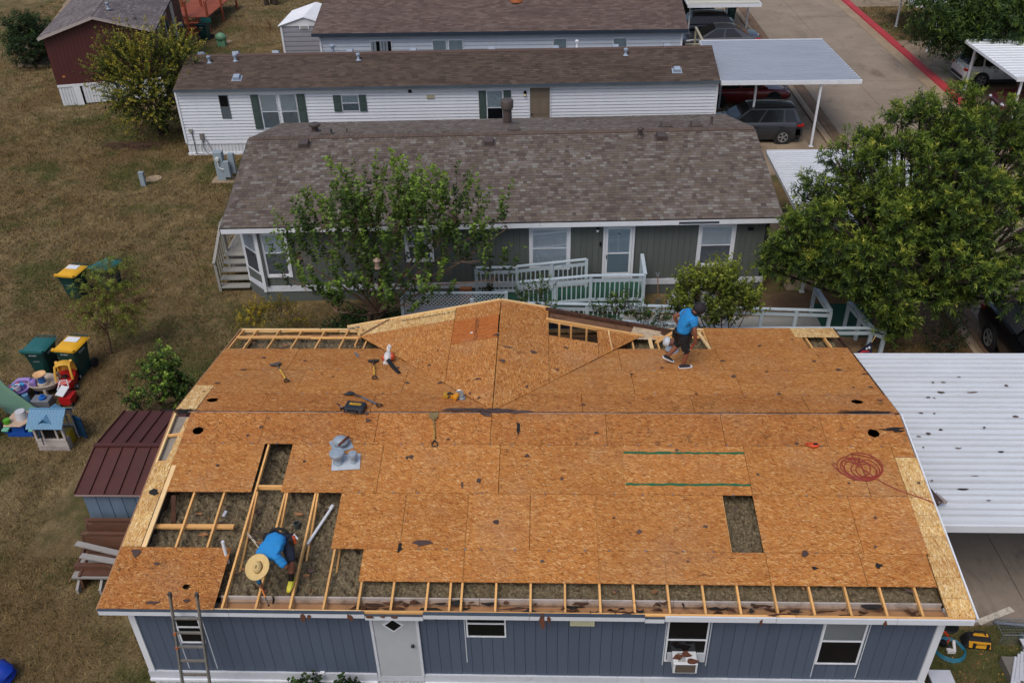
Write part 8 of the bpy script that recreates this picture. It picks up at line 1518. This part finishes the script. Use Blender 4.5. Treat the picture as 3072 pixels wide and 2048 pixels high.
q = d_(500, 880, .05); NG = thing('nail_gun', 'white and black nail gun lying on the teal hose', 'nail gun', (q.x, q.y, 0)); m = MB(); m.tube([q+Vector((.05, -.05, .02)), q+Vector((.06, .12, .16))], .035, 10); m.build('barrel', WP, NG); m = MB(); m.cbox(q+Vector((-.03, -.05, .03)), (.16, .1, .06)); m.build('magazine', WP, NG); m = MB(); m.lathe([(.07, -.06), (.07, .02), (.01, .03)], q+Vector((-.13, .12, .08)), 12); m.build('reel', BLACK, NG); m = MB(); m.tube([q+Vector((-.08, .05, .08)), q+Vector((.02, .0, .06))], .025, 8); m.build('handle', BLACK, NG)
tag(MB().bar(d_(1060, 320, .05), d_(1760, 40, .05), .14, .02).build('broken_fascia', M('bfb8ac', .8, .25, 9, rv=0, dirt=('5a4634', .52, .8), name='peeling white board')), 'long peeling white board on the ground by the roof corner', 'board')
CG = thing('wire_cage', 'galvanised wire animal cage lying on the ground at the right edge', 'cage', d_(1750, 520)); a = d_(1390, 560); M_w = M('7c868c', .4, .15, 9, metal=.5, rv=0, name='cage wire'); x0, y0 = a.x, a.y-.25; m = MB()
for i in range(16): x = x0+i*.07; m.tube([(x, y0, .01), (x, y0, .3), (x, y0+.42, .3), (x, y0+.42, .01)], .0035, 3)
for i in range(7): y = y0+i*.07; m.tube([(x0, y, .3), (x0+1.05, y, .3)], .0035, 3)
for i in range(5): z = .01+i*.07; m.tube([(x0, y0, z), (x0+1.05, y0, z)], .0035, 3)
m.build('mesh_panel', M_w, CG); m = MB()
for p, q in (((x0, y0, .3), (x0+1.05, y0, .3)), ((x0, y0, 0), (x0, y0, .3)), ((x0, y0+.42, .3), (x0+1.05, y0+.42, .3)), ((x0, y0, .3), (x0, y0+.42, .3))): m.tube([p, q], .009, 5)
m.build('edge_rod', M_w, CG, kind='stuff'); MB().cbox((x0+.6, y0+.05, .12), (.3, .2, .1)).build('plate', M('5c6b6c', .5, .1, 6, name='grey plate'), CG)
tag(MB().tube([d_(1390, 310, .12), d_(2100, 380, .12)], .04, 10).build('grey_pipe', M('6e7480', .5, .1, 6, rv=0, name='grey pipe')), 'grey plastic pipe lying on top of the wire cage', 'pipe')
WS = M('b9bdc6', .55, .1, 6, rv=.05, dirt=('6a6660', .62, .7), name='discarded white sheet')
for i, (x, y, z, w, l, rz, lab) in enumerate(((1830, 1330, .22, .12, .75, -.5, 'leftmost white siding strip'), (1900, 1270, .24, .12, .75, -.5, 'second white siding strip from the left'), (1980, 1230, .26, .13, .75, -.45, 'third white siding strip from the left'), (2060, 1180, .28, .13, .75, -.4, 'rightmost white siding strip'))):
    q = d_(x, y, z); m = MB(); Mx = Matrix.Rotation(rz, 4, 'Z'); m.extr([(-.06, 0), (-.05, .02), (.04, .03), (.06, .01), (.06, 0), (.04, .015), (-.05, .008)], Vector((q.x, q.y, z))-Mx.to_3x3() @ Vector((0, l/2, 0)), Mx.to_3x3() @ Vector((1, 0, 0)), (0, 0, 1), Mx.to_3x3() @ Vector((0, l, 0))); tag(m.build('siding_strip', WS), lab+' of the heap at the bottom right corner', 'siding strip', 'discarded siding strips')
m = MB(); q = d_(1960, 1600, 0); m.cbox((q.x, q.y+.12, .1), (.5, .8, .2)); tag(m.build('rubble_heap', M('6d6862', .9, .2, 9, rv=0, name='rubble')), 'low heap under the white siding strips at the bottom right corner', 'heap')
q = d_(1960, 860, 0); m = MB(); m.extr([(-.12, -.25), (.2, -.3), (.25, .12), (-.12, .14)], (q.x+.05, q.y-.05, .2), (1, 0, 0), (0, 1, 0), (0, 0, .02)); m.cbox((q.x+.1, q.y-.05, .1), (.2, .2, .2)); tag(m.build('white_board', WS), 'white sheet above the siding heap at the right edge', 'board')
q = d_(170, 1500, .4); tag(MB().box(15.75, .55, .3, 16.2, .98, .34).build('loose_sheet', WS), 'white panel lying flat at the right corner of the front house', 'panel')
tag(MB().box(15.8, .6, 0, 16.15, .93, .298).build('packing_box', M('5c564e', .9, .2, 9, rv=0, name='grey box')), 'grey box under the flat white panel by the front house', 'box')
q = d_(430, 390, 0); m = MB(); m.lathe([(.2, 0), (.22, .05), (.2, .06), (.05, .05)], q, 14); tag(m.build('black_lid', BLACK), 'round black lid on the dirt under the roof corner', 'lid')
tag(MB().bar((8.97, -.25, .45), (9.02, -.2, .88), .08, .03).build('step_rail', WHITE), 'top of a white metal rail in front of the front house at the bottom edge', 'rail')
